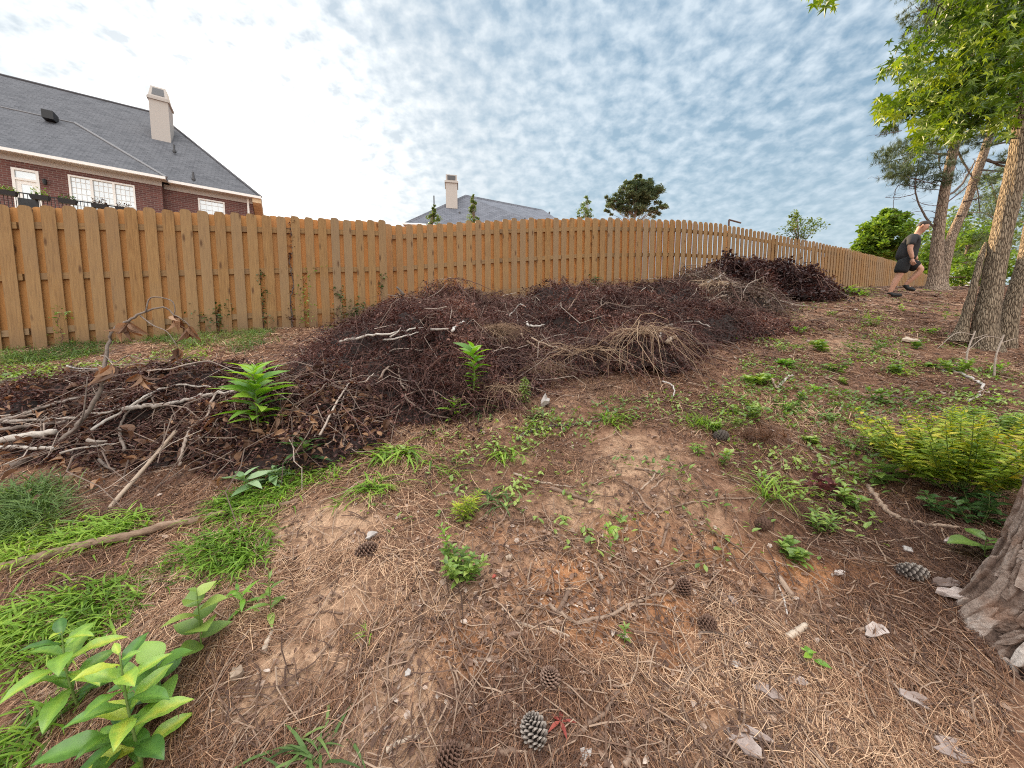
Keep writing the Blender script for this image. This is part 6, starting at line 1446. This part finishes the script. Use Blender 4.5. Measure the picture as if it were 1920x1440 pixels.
slab('grey slanted bark strip left of the folded flake', 1438, 1300, .10, .045, .007, -.5, tint=.45)
slab('broad grey bark plate at the bottom beside the lime sprig', 1390, 1395, .13, .07, .007, -.7, tint=.4)
slab('narrow grey bark splint beside the broad plate', 1415, 1380, .10, .03, .006, -.6, tint=.5)
slab('thin grey plate of bark near the bottom edge under the bleached twig', 1790, 1410, .14, .07, .006, -.1, tint=.45)
slab('tall grey bark flake standing near the wavy twig', 1373, 1130, .07, .035, .006, 1.9, tint=.45, tilt=.4)
slab('small white flake below the wavy grey twig', 1378, 1247, .045, .035, .004, .2, 'paper')
slab('pinkish flake on the straw below the green sprig', 1497, 1280, .06, .035, .004, -.3, tint=.75)
slab('dark bark chunk on bare soil below the splinters', 963, 1197, .055, .020, .014, .05, 'cone', tint=.6)
slab('cream stone on the soil below the narrow leaved seedling', 447, 1268, .05, .045, .022, .9, 'palestick', name='stone', cat='stone', group=None, tint=.25)
slab('shiny pale foil scrap on the sandy patch', 766, 1264, .028, .022, .004, .5, 'paper', name='litter_scrap', cat='litter', group=None)
slab('crumpled white scrap above the lying brown cone', 698, 1008, .07, .04, .010, .8, 'paper', name='litter_scrap', cat='litter', group=None, curl=.5)
slab('bunched white rag at the foot of the brush beside the thin fern sprig', 1022, 762, .13, .10, .06, .8, 'paper', name='litter_scrap', cat='litter', group=None, curl=.5)
slab('tan stone on the sand patch beside the bushy seedling', 955, 1050, .04, .03, .018, .3, 'palestick', name='stone', cat='stone', group=None, tint=.4)
slab('pale slab of wood lying below the sweetgum', 1706, 641, .30, .14, .03, .1, 'palestick', name='wood_chip', cat='wood chip', group=None, tint=.8)
slab('white leaf scrap on the straw beside the long curved branch', 1097, 1417, .045, .03, .004, .6, 'paper', name='litter_scrap', cat='litter', group=None)
slab('torn tan dead leaf folded on the orange clay', 975, 1153, .07, .045, .003, .3, 'magnolia', name='dead_leaf', cat='leaf', group=None, tint=.9, curl=.5)
slab('small red leaf on the sand beside the bushy seedling', 927, 1083, .028, .018, .003, .9, 'red', name='dead_leaf', cat='leaf', group=None, tint=.9, curl=.4)
c = at(1050, 1363); o = thing('dead_leaf', 'bright red star shaped leaf next to the grey pine cone', 'leaf', c); mb = MB(); a = np.linspace(0, 6.283, 6)[:5]
mb.stamp(*LANCE, np.repeat((c + UP * .02)[None], 5, 0), frames(np.stack([np.cos(a), np.sin(a), .12 + .1 * rng.random(5)], 1)), np.full(5, .048), rng.uniform(.5, .9, 5)); mb.build('blade', M['red'], o)
c = at(1548, 925); o = thing('dead_leaf_cluster', 'cluster of curled dark red leaves on the slope uphill of a dark cone', 'leaves', c); mb = MB(); n = 40
mb.stamp(*CRISP, c + rng.normal(0, .05, (n, 3)) * np.array([1.2, .8, .3]) + UP * .04, frames(rdir(n, -.1, .9), rng.uniform(-2, 2, n)), rng.uniform(.035, .075, n), rng.beta(2, 2, n)); mb.build('curled_leaves', M['darkred'], o)
c = at(1430, 830); o = thing('dead_leaf_cluster', 'orange brown dead fern like sprig on the mid slope', 'leaves', c); mb = MB(); n = 40
mb.stamp(*NEEDLES, c + rng.normal(0, .06, (n, 3)) * np.array([1.3, .7, .2]) + UP * .04, frames(rdir(n, .1, 1)), rng.uniform(.05, .10, n), rng.uniform(.3, .7, n)); mb.build('dry_sprig', M['magnolia'], o)

# ---------------------------------------------------------------- living plants
def weed(name, label, px, py, h, n, ll, tmpl, m, stems=1, spread=.15, up=.45, prof='spike', lean=(0, 0), group='weeds on the slope', H=None, cat='weed', stem_r=.004, start=.12, wide=1.0, base=None, tint=(.5, .2), tvar=None):
    b = at(px, py, H or G) if base is None else np.asarray(base, float); root = thing(name, label, cat, b, group)
    sm = MB(); P = []; Dr = []; S_ = []; Tt = []
    for k in range(stems):
        a = rng.uniform(0, 6.283); off = np.array([math.cos(a), math.sin(a), 0]) * spread * h * (rng.random() ** .5 if stems > 1 else 0)
        hk = h * (1 if stems == 1 else rng.uniform(.6, 1.0)); top = b + off * 1.5 + np.array([lean[0], lean[1], 1.0]) * hk
        pts = spline([b + off * .25 - UP * .02, lerp(b + off * .5, top, .5) + rng.normal(0, .02 * h, 3) * np.array([1, 1, 0]), top], 6)
        sm.tube(pts, np.linspace(stem_r, stem_r * .4, len(pts)), 6, .5)
        for i in range(n):
            t = start + (1 - start) * (i + .5) / n; ph = i * 2.399963 + a; q = pts[0] + (pts[-1] - pts[0]) * 0
            j = t * (len(pts) - 1); j0 = min(int(j), len(pts) - 2); q = lerp(pts[j0], pts[j0 + 1], j - j0)
            u_ = up * (.4 + 1.3 * t) + rng.normal(0, .12)
            P.append(q); Dr.append([math.cos(ph), math.sin(ph), u_])
            L_ = {'spike': .55 + .75 * math.sin(math.pi * min(1, t * .85 + .1)), 'top': .4 + .8 * t, 'base': 1.25 - .85 * t}[prof]
            if t > .93: L_ *= .6
            S_.append(ll * L_ * rng.uniform(.85, 1.15)); Tt.append(np.clip(rng.normal(tint[0] + .25 * (t - .5), tint[1]), 0, 1))
    sm.build('stem', M['stem'], root, True); S_ = np.array(S_)
    mb = MB(); mb.stamp(*tmpl, np.array(P), frames(np.array(Dr), rng.normal(0, .25, len(P))), np.stack([S_ * wide, S_, S_], 1), np.array(Tt), tvar); mb.build('leaves', m, root, True)
    return root
def tuft(label, px, py, n, L, m, tmpl=BLADE, spread=.05, flat=.6, name='grass_tuft', group='grass tufts on the slope', cat='grass', base=None):
    b = at(px, py) if base is None else base; root = thing(name, label, cat, b, group)
    a = rng.uniform(0, 6.283, n); u_ = rng.uniform(.25, 1.6, n) * (1.3 - flat)
    p = b + np.stack([rng.normal(0, spread, n), rng.normal(0, spread * .8, n), 0 * a], 1); p[:, 2] = G(p[:, 0], p[:, 1])
    mb = MB(); mb.stamp(*tmpl, p, frames(np.stack([np.cos(a), np.sin(a), u_], 1)), L * rng.uniform(.5, 1.15, n), np.clip(rng.normal(.5, .22, n), 0, 1)); mb.build('blades', m, root)
    return root
weed('tall_weed', 'tall dense lime green weed standing between the branch pile and the dark brush', 483, 800, .42, 46, .185, LANCE, M['leaf_lime'], up=.55, H=allsurf, stem_r=.007, start=.08, wide=1.25, tint=(.6, .2))
weed('tall_weed', 'slim bright lime weed growing out of the dark brush below the straw clump', 888, 735, .38, 34, .155, LANCE, M['leaf_lime'], up=.6, H=allsurf, prof='top', stem_r=.006, wide=1.55, start=.05, tint=(.6, .2))
weed('leafy_sapling', 'large leaved bright sapling at the bottom edge, the taller one', 272, 1450, .33, 22, .105, BIGL, M['leaf_big'], up=.40, tvar=BIGT, stem_r=.005, start=.08, lean=(-.25, .12), group='broad leaved saplings near the camera', tint=(.55, .25), wide=.95)
weed('leafy_sapling', 'big leaved yellow green sapling behind the taller one at the edge', 150, 1330, .25, 18, .105, BIGL, M['leaf_big'], up=.35, tvar=BIGT, stem_r=.005, start=.1, lean=(-.25, .1), group='broad leaved saplings near the camera', tint=(.55, .25), wide=.95)
weed('leafy_sapling', 'low dark rounded leaf seedling between the two large saplings', 300, 1310, .15, 7, .095, ROUND, M['leaf_big'], up=.5, stem_r=.004, group='broad leaved saplings near the camera', tint=(.25, .15), wide=.9)
weed('leafy_sapling', 'low big leaves under the taller sapling by the bottom edge', 225, 1425, .10, 9, .115, BIGL, M['leaf_big'], up=.35, tvar=BIGT, stem_r=.004, group='broad leaved saplings near the camera', tint=(.35, .2))
weed('seedling', 'upright seedling with stacked heart shaped leaves on the soil edge', 378, 1222, .24, 11, .078, ROUND, M['leaf_mid'], up=.5, stem_r=.003, start=.15, tint=(.5, .2))
weed('seedling', 'narrow leaved seedling with a long bare stalk on the sandy soil', 508, 1152, .19, 14, .075, LANCE, M['leaf_mid'], up=.6, stem_r=.0025, prof='base', start=0.02, wide=1.1)
weed('seedling', 'lime leaved sprig lying out beside the narrow leaved seedling', 470, 1145, .09, 12, .06, LANCE, M['leaf_lime'], up=.4, stem_r=.002, lean=(-.7, .1))
weed('seedling', 'bushy holly like seedling with several shoots on the sand patch', 866, 1085, .13, 17, .038, OVAL, M['leaf_mid'], stems=8, spread=.6, up=.55, stem_r=.002, tint=(.5, .25))
weed('seedling', 'taller lime topped shoot of the bushy seedling pair', 850, 1065, .19, 20, .04, LANCE, M['leaf_lime'], up=.6, prof='top', stem_r=.0025, lean=(-.3, .1), wide=1.3)
weed('seedling', 'thin pair of bright leaves above darker ones on the needle slope', 1148, 1048, .16, 12, .05, OVAL, M['leaf_lime'], up=.8, stem_r=.002, lean=(-.15, 0), prof='top')
weed('seedling', 'tiny dark green seedling beside the forked clay branch', 1171, 1205, .07, 14, .026, LANCE, M['leaf_mid'], up=.6, stem_r=.002, wide=1.3)
weed('seedling', 'dark lance leaved plant at the front of the brush beside the tall weed', 572, 880, .20, 12, .15, LANCE, M['leaf_dark'], up=.45, stem_r=.004, wide=1.1, start=.3)
weed('weed', 'silvery green jagged leaf plant in front of the branch pile', 492, 915, .10, 14, .11, LANCE, M['leaf_grey'], up=.4, stem_r=.004, stems=3, spread=.7, wide=1.2)
weed('seedling', 'small round leaved seedling in the straw on the right hand slope', 1490, 1048, .085, 12, .036, ROUND, M['leaf_mid'], stems=4, spread=.5, up=.5, stem_r=.002)
weed('seedling', 'small pointed lime seedling at the foot of the brush pile', 852, 785, .15, 14, .12, LANCE, M['leaf_lime'], up=.7, stem_r=.003, start=.05)
weed('fern_sprig', 'thin upright fern sprig against the reddish straw', 984, 762, .26, 90, .055, LANCE, M['leaf_mid'], up=.1, stem_r=.003, cat='fern', wide=.7)
weed('seedling', 'green twig with a few bright leaves lying in the lower straw', 1545, 1258, .05, 8, .035, OVAL, M['leaf_lime'], up=.3, stem_r=.003, lean=(-.9, .7))
weed('big_leaf_plant', 'single broad dark green leaf plant touching the foot of the big trunk', 1846, 1045, .10, 6, .10, BIGL, M['leaf_mid'], up=.45, stem_r=.003, wide=1.5, tint=(.25, .12), tvar=BIGT)
weed('seedling', 'round leaved bluish plant in front of the yellow green shrub', 1672, 908, .17, 9, .065, ROUND, M['leaf_mid'], stems=3, spread=.8, up=.35, stem_r=.003)
weed('seedling', 'bluish green weed beside the dark red leaf cluster', 1597, 950, .14, 12, .05, OVAL, M['leaf_mid'], stems=4, spread=.5, up=.45, stem_r=.003)
weed('seedling', 'feathery pale green sprig uphill of the bushy seedling', 872, 968, .16, 46, .045, LANCE, M['leaf_yellow'], stems=4, spread=.5, up=.5, stem_r=.0015, wide=.6)
weed('seedling', 'soft green weed below the dark cone in the straw', 1540, 998, .12, 14, .045, LANCE, M['leaf_mid'], stems=5, spread=.5, up=.6, stem_r=.002)
weed('shrub', 'yellow green leafy shrub beside the big pine trunk', 1800, 915, .48, 46, .055, LANCE, M['leaf_yellow'], stems=66, spread=.78, up=.45, stem_r=.004, start=.2, group=None, cat='shrub', wide=1.5, tint=(.5, .25))
weed('shrub', 'low bright green leafy clump uphill of the yellow green shrub', 1875, 808, .18, 20, .06, OVAL, M['leaf_mid'], stems=16, spread=1.5, up=.3, stem_r=.003, group=None, cat='shrub')
weed('shrub', 'dark green undergrowth plant at the shaded foot of the shrub', 1835, 985, .18, 18, .05, OVAL, M['leaf_dark'], stems=8, spread=.9, up=.4, stem_r=.003, group=None, cat='shrub')
tuft('dense green grass clump at the end of the rounded plum heap', 1592, 552, 240, .42, M['grass'], BLADE, .16, .25)
tuft('tall thin grass sprays on the slope above the dark cone', 1440, 932, 46, .30, M['grass'], FINEB, .03, .1)
tuft('fine upright grass tuft on bare slope below the spidery roots', 1318, 798, 150, .22, M['grass'], FINEB, .05, .15)
tuft('spreading lime tuft of wide blades in the second row below the dark brush', 702, 915, 90, .20, M['grass'], BLADE, .05, .55)
tuft('large flat green tuft just below the dark brush edge', 740, 850, 120, .25, M['grass'], BLADE, .08, .7)
tuft('small green tuft right of the large flat one', 790, 862, 40, .18, M['grass'], BLADE, .05, .7)
tuft('bright tuft above the crossed pale sticks', 946, 852, 60, .22, M['grass'], BLADE, .06, .6)
tuft('small lime tuft between two larger tufts at mid slope', 845, 888, 44, .15, M['grass'], BLADE, .04, .5)
tuft('pointed green tuft beside the pale bent stick', 930, 938, 50, .17, M['grassd'], BLADE, .06, .7)
tuft('little green tuft at the foot of the brush by the dark branch', 1002, 798, 34, .16, M['grass'], BLADE, .05, .7)
tuft('tiny upright grass tuft on the needles beside the sandy patch', 690, 1192, 14, .085, M['grass'], BLADE, .008, .1)
tuft('broad bladed green tuft at the bottom edge on sandy soil', 585, 1412, 34, .15, M['grassd'], BLADE, .035, .4)
tuft('sprig of long lime blades just above the old root end', 625, 948, 16, .13, M['grass'], BLADE, .02, .5)
tuft('grassy weed at the brush foot under the rag', 1012, 782, 40, .16, M['grassd'], BLADE, .05, .4)
tuft('upright green tuft near the top of the bare slope under the brush', 1150, 790, 60, .20, M['grass'], BLADE, .05, .3)
tuft('dark grass tuft below the slim lime weed', 905, 770, 50, .22, M['grassd'], BLADE, .06, .5)
# more single weeds scattered over the hillside
WL = [(1385, 800), (1340, 812), (1475, 770), (1500, 752), (1455, 762), (1530, 735), (1560, 700), (1590, 720), (1480, 690), (1620, 660), (1545, 660), (1500, 625), (1640, 610), (1700, 585), (1610, 600), (1560, 590), (1680, 700), (1740, 625), (1660, 760), (1700, 800), (1840, 760), (1750, 690), (1560, 790), (1630, 830), (1600, 840), (1420, 720), (1370, 745), (1440, 850), (1350, 870), (1310, 850), (1520, 830), (1790, 700), (1470, 660), (1770, 600), (1718, 655), (1850, 700), (1400, 780)]
KN = ['light leafy weed', 'broad leaved green weed', 'fine leaved green weed']
REF = [((1592, 552), 'the grass clump at the plum heap'), ((1767, 697), 'the white curved branch'), ((1845, 655), 'the sweetgum base'), ((1548, 925), 'the dark red leaves'), ((1318, 798), 'the fine grass tuft'), ((1440, 900), 'the tall grass sprays'), ((1690, 555), 'the walking man'), ((1815, 880), 'the yellow green shrub'), ((1200, 640), 'the spidery roots'), ((1450, 722), 'the two small slope sticks'), ((1706, 641), 'the pale wood slab'), ((1560, 790), 'the slanting grey stick'), ((1400, 640), 'the dark leaf carpet'), ((1352, 825), 'the mid slope cone')]
usedl = set()
for i, (px, py) in enumerate(WL):
    k = i % 3; best = sorted(REF, key=lambda r: math.hypot(r[0][0] - px, r[0][1] - py)); lb = None
    for (rx, ry), nm in best:
        vert = 'uphill of' if py < ry - 18 else ('downhill of' if py > ry + 18 else 'level with'); lat = 'just left of' if px < rx else 'just right of'
        for rel in ((vert, lat) if abs(py - ry) > abs(px - rx) * .6 else (lat, vert)):
            c_ = '%s %s %s' % (KN[k], rel, nm)
            if c_ not in usedl: lb = c_; break
        if lb: break
    usedl.add(lb)
    zs = .62 if py > 780 else .9; weed('weed', lb, px, py, zs * rng.uniform(.05, .20), rng.integers(7, 14), zs * rng.uniform(.03, .075), (OVAL, ROUND, LANCE)[k], M[('leaf_mid', 'leaf_mid', 'leaf_lime')[k]], stems=int(rng.integers(1, 9)), spread=rng.uniform(.4, 1.3), up=rng.uniform(.3, .9), stem_r=.003, tint=(rng.uniform(.35, .7), .22))
for px, py, lb in ((1811, 697, 'thin bare upright sapling stem beside the white curved branch'), (1864, 706, 'thin bare forked sapling stem below the sweetgum base')):
    b = at(px, py); r_ = thing('bare_sapling', lb, 'sapling', b); mb = MB(); t_ = b + np.array([.05, 0, .42]); S_ = limb(mb, [b, lerp(b, t_, .5) + np.array([-.03, 0, 0]), t_], .010, .006, 5, 6, .95); mb.build('stem', M['greytwig'], r_)
    mb = MB(); limb(mb, [S_[-2], S_[-2] + np.array([-.18, 0, .02]), S_[-2] + np.array([-.36, 0, -.14])], .005, .002, 4, 5, .9); limb(mb, [S_[-3], S_[-3] + np.array([.15, 0, .05])], .004, .002, 4, 5, .9); mb.build('twig', M['greytwig'], r_)

# vines and plants at the fence
def fence_pt(px, py, off=.08):
    """point just in front of the near fence or of the uphill one"""
    a, b = (np.array([-6.66, 4.93]), np.array([-2.44, 7.33])) if px < 738 else (np.array([-2.5, 7.62]), np.array([4.6, 10.1]))
    u_ = (b - a) / np.linalg.norm(b - a); n_ = np.array([u_[1], -u_[0], 0]); d = ray(px, py)
    o = np.array([0, 0, CAMZ]) - np.array([a[0], a[1], 0]) - n_ * off; t = -np.dot(o, n_) / np.dot(d, n_); return np.array([0, 0, CAMZ]) + d * t
def vine(name, label, path, r, leaves, ls, m, leafm, spread, cat='vine', side=8):
    P = np.array([fence_pt(*p) for p in path]); P[0][2] = min(P[0][2], float(G(P[0][0], P[0][1])) + .02); root = thing(name, label, cat, P[0], 'vines on the near fence')
    mb = MB(); S_ = spline(P, 6); S_[1:-1] += rng.normal(0, .012, S_[1:-1].shape); mb.tube(S_, np.linspace(r, r * .4, len(S_)), 6, .5)
    for _ in range(side):
        q = S_[rng.integers(2, len(S_))]; e = q + rdir(1, -.3, .9)[0] * np.array([1, .4, 1]) * spread * 1.3; mb.tube([q, lerp(q, e, .5) + UP * .02, e], [r * .5, r * .35, .002], 4, .4); S_ = np.vstack([S_, lerp(q, e, .6)[None], e[None]])
    mb.build('stem', M[m], root)
    if leaves:
        k = rng.integers(0, len(S_), leaves); p = S_[k] + rng.normal(0, spread * .45, (leaves, 3)) * np.array([1, .4, 1]); mb = MB()
        mb.stamp(*OVAL, p, frames(rdir(leaves, -.6, .8), rng.normal(0, .5, leaves)), ls * rng.uniform(.6, 1.2, leaves), np.clip(rng.normal(.45, .2, leaves), 0, 1)); mb.build('leaves', leafm, root)
vine('dry_vine', 'dark withered vine climbing one board of the fence to its top', [(548, 610), (545, 570), (550, 530), (543, 490), (549, 460), (546, 430), (549, 408)], .011, 130, .05, 'darkbranch', M['deadleaf'], .05)
vine('green_vine', 'thin vine with small leaves climbing the boards left of the withered vine', [(493, 610), (492, 575), (488, 540), (490, 512)], .006, 110, .05, 'twig', M['leaf_dark'], .08)
vine('green_vine', 'leafy vine bush around the foot of the withered vine', [(560, 615), (565, 585), (560, 555), (570, 530)], .006, 240, .045, 'twig', M['leaf_mid'], .17, side=14)
vine('fence_bush', 'small upright dark leafy bush against the near fence', [(410, 628), (408, 600), (411, 575)], .008, 330, .055, 'twig', M['leaf_dark'], .13, 'bush', 12)
vine('green_vine', 'sprig of dark leaves hanging on the boards near the fence joint', [(640, 612), (632, 585), (640, 560), (632, 545)], .006, 130, .055, 'twig', M['leaf_dark'], .12)
vine('green_vine', 'tiny leaf sprig poking through the boards beside the fence joint', [(706, 590), (712, 560), (716, 530), (722, 512)], .005, 46, .06, 'twig', M['leaf_dark'], .05)
vine('fence_bush', 'low dark leafy mass at the fence foot before the joint', [(690, 608), (672, 596), (655, 590)], .008, 420, .065, 'twig', M['leaf_dark'], .20, 'bush', 14)
vine('green_vine', 'small dark sprig against the glowing boards of the uphill fence', [(1118, 556), (1116, 538), (1112, 518)], .006, 90, .075, 'twig', M['leaf_dark'], .10)
vine('green_vine', 'faint leaf sprig low on the wide boards near the picture edge', [(118, 640), (112, 610), (108, 585)], .004, 60, .05, 'twig', M['leaf_mid'], .10)

# ---------------------------------------------------------------- grass and ground cover nobody could count
def field(name, label, cat, polys, tmpl, m, L, up, nrm=.25, zoff=0.0, bunch=0.10, tint=(.5, .2)):
    pts = []
    for (x0, y0, x1, y1, x2, y2, x3, y3, n) in polys:
        u, v = rng.random(n)[:, None], rng.random(n)[:, None]; a, b, c, d = [np.array(k, float) for k in ((x0, y0), (x1, y1), (x2, y2), (x3, y3))]
        pts.append((a * (1 - u) + b * u) * (1 - v) + (d * (1 - u) + c * u) * v)
    q = np.concatenate(pts); P = at_many(q[:, 0], q[:, 1], gbase)
    nb = fbm(P[:, 0] * 2.2, P[:, 1] * 2.2, 131, 3); P = P[nb > -.12 * rng.random(len(P)) - .05]
    k = len(P); per = 7; P = np.repeat(P, per, 0); n = len(P)
    P[:, :2] += rng.normal(0, bunch * .35, (n, 2)); P[:, 2] = G(P[:, 0], P[:, 1]) + zoff
    a = rng.uniform(0, 6.283, n); mb = MB(); s_ = rng.uniform(*L, n)
    ct = tint[0] + .6 * fbm(P[:, 0] * 1.2, P[:, 1] * 1.2, 17, 2)
    mb.stamp(*tmpl, P, frames(np.stack([np.cos(a), np.sin(a), rng.uniform(*up, n)], 1), rng.normal(0, .3, n)), s_, np.clip(ct + rng.normal(0, tint[1], n), 0, 1))
    return tag(mb.build(name, m), label, cat, kind='stuff')
field('grass', 'bright lime grass growing along the old root and downhill of it', 'grass',
      [(220, 975, 560, 905, 520, 955, 240, 1005, 260), (0, 1000, 240, 975, 200, 1015, 0, 1065, 170), (330, 1010, 510, 985, 470, 1070, 330, 1110, 230), (0, 1130, 180, 1105, 170, 1200, 0, 1230, 110), (110, 1110, 330, 1060, 330, 1130, 190, 1180, 120), (60, 1240, 120, 1230, 330, 1200, 200, 1150, 60), (0, 1370, 60, 1340, 70, 1440, 0, 1440, 45), (430, 890, 620, 860, 640, 900, 480, 940, 110)],
      BLADE, M['grass'], (.05, .16), (.4, 1.8), bunch=.12)
field('fine_grass', 'fine soft dark green grass at the edge of the yard and below the near fence', 'grass',
      [(0, 930, 60, 930, 70, 1000, 0, 1010, 240), (0, 650, 180, 640, 200, 668, 0, 690, 420), (180, 640, 520, 612, 500, 640, 240, 668, 420), (430, 640, 520, 615, 540, 655, 440, 665, 120)], FINEB, M['grassd'], (.10, .26), (.5, 2.0), bunch=.16)
field('ground_cover', 'small leafy green ground cover under the fence and over the upper slope', 'weeds',
      [(0, 655, 400, 630, 380, 690, 0, 740, 420), (0, 700, 150, 700, 130, 770, 0, 790, 300), (620, 600, 720, 590, 700, 640, 600, 650, 180), (1400, 560, 1800, 540, 1880, 660, 1420, 650, 330), (1400, 650, 1700, 640, 1720, 800, 1380, 800, 420), (1700, 680, 1920, 670, 1920, 800, 1700, 800, 150), (1280, 730, 1420, 700, 1400, 850, 1250, 850, 90), (1400, 800, 1700, 800, 1660, 900, 1420, 950, 110), (560, 850, 1000, 780, 1000, 850, 640, 900, 60), (1000, 770, 1280, 740, 1260, 830, 1000, 830, 110), (1300, 570, 1400, 560, 1420, 640, 1320, 640, 50), (380, 880, 560, 850, 520, 900, 380, 930, 50), (1000, 840, 1300, 840, 1300, 1020, 1000, 1020, 34), (640, 880, 1000, 860, 980, 1000, 660, 1000, 30), (1280, 860, 1640, 900, 1640, 1100, 1280, 1050, 60)],
      OVAL, M['leaf_mid'], (.018, .05), (.2, 1.6), zoff=.02, bunch=.15, tint=(.5, .22))
fl = thing('flower_patch', 'few small white flowers in the green weeds near the picture edge', 'flowers', at(50, 735))
for px, py in ((11, 730), (29, 742), (59, 745), (58, 750), (104, 737), (77, 760), (10, 745)):
    c = at(px, py) + UP * .08; mb = MB(); a = np.linspace(0, 6.283, 6)[:5] + rng.random()
    mb.stamp(*OVAL, np.repeat(c[None], 5, 0), frames(np.stack([np.cos(a), np.sin(a), np.full(5, .5)], 1)), np.full(5, .028), np.full(5, .5)); mb.tube([c - UP * .09, c], .0015, 4); mb.build('flower', M['petal'], fl)
print("objects", len(sc.objects), "polys", sum(len(o.data.polygons) for o in sc.objects if o.type == 'MESH'))
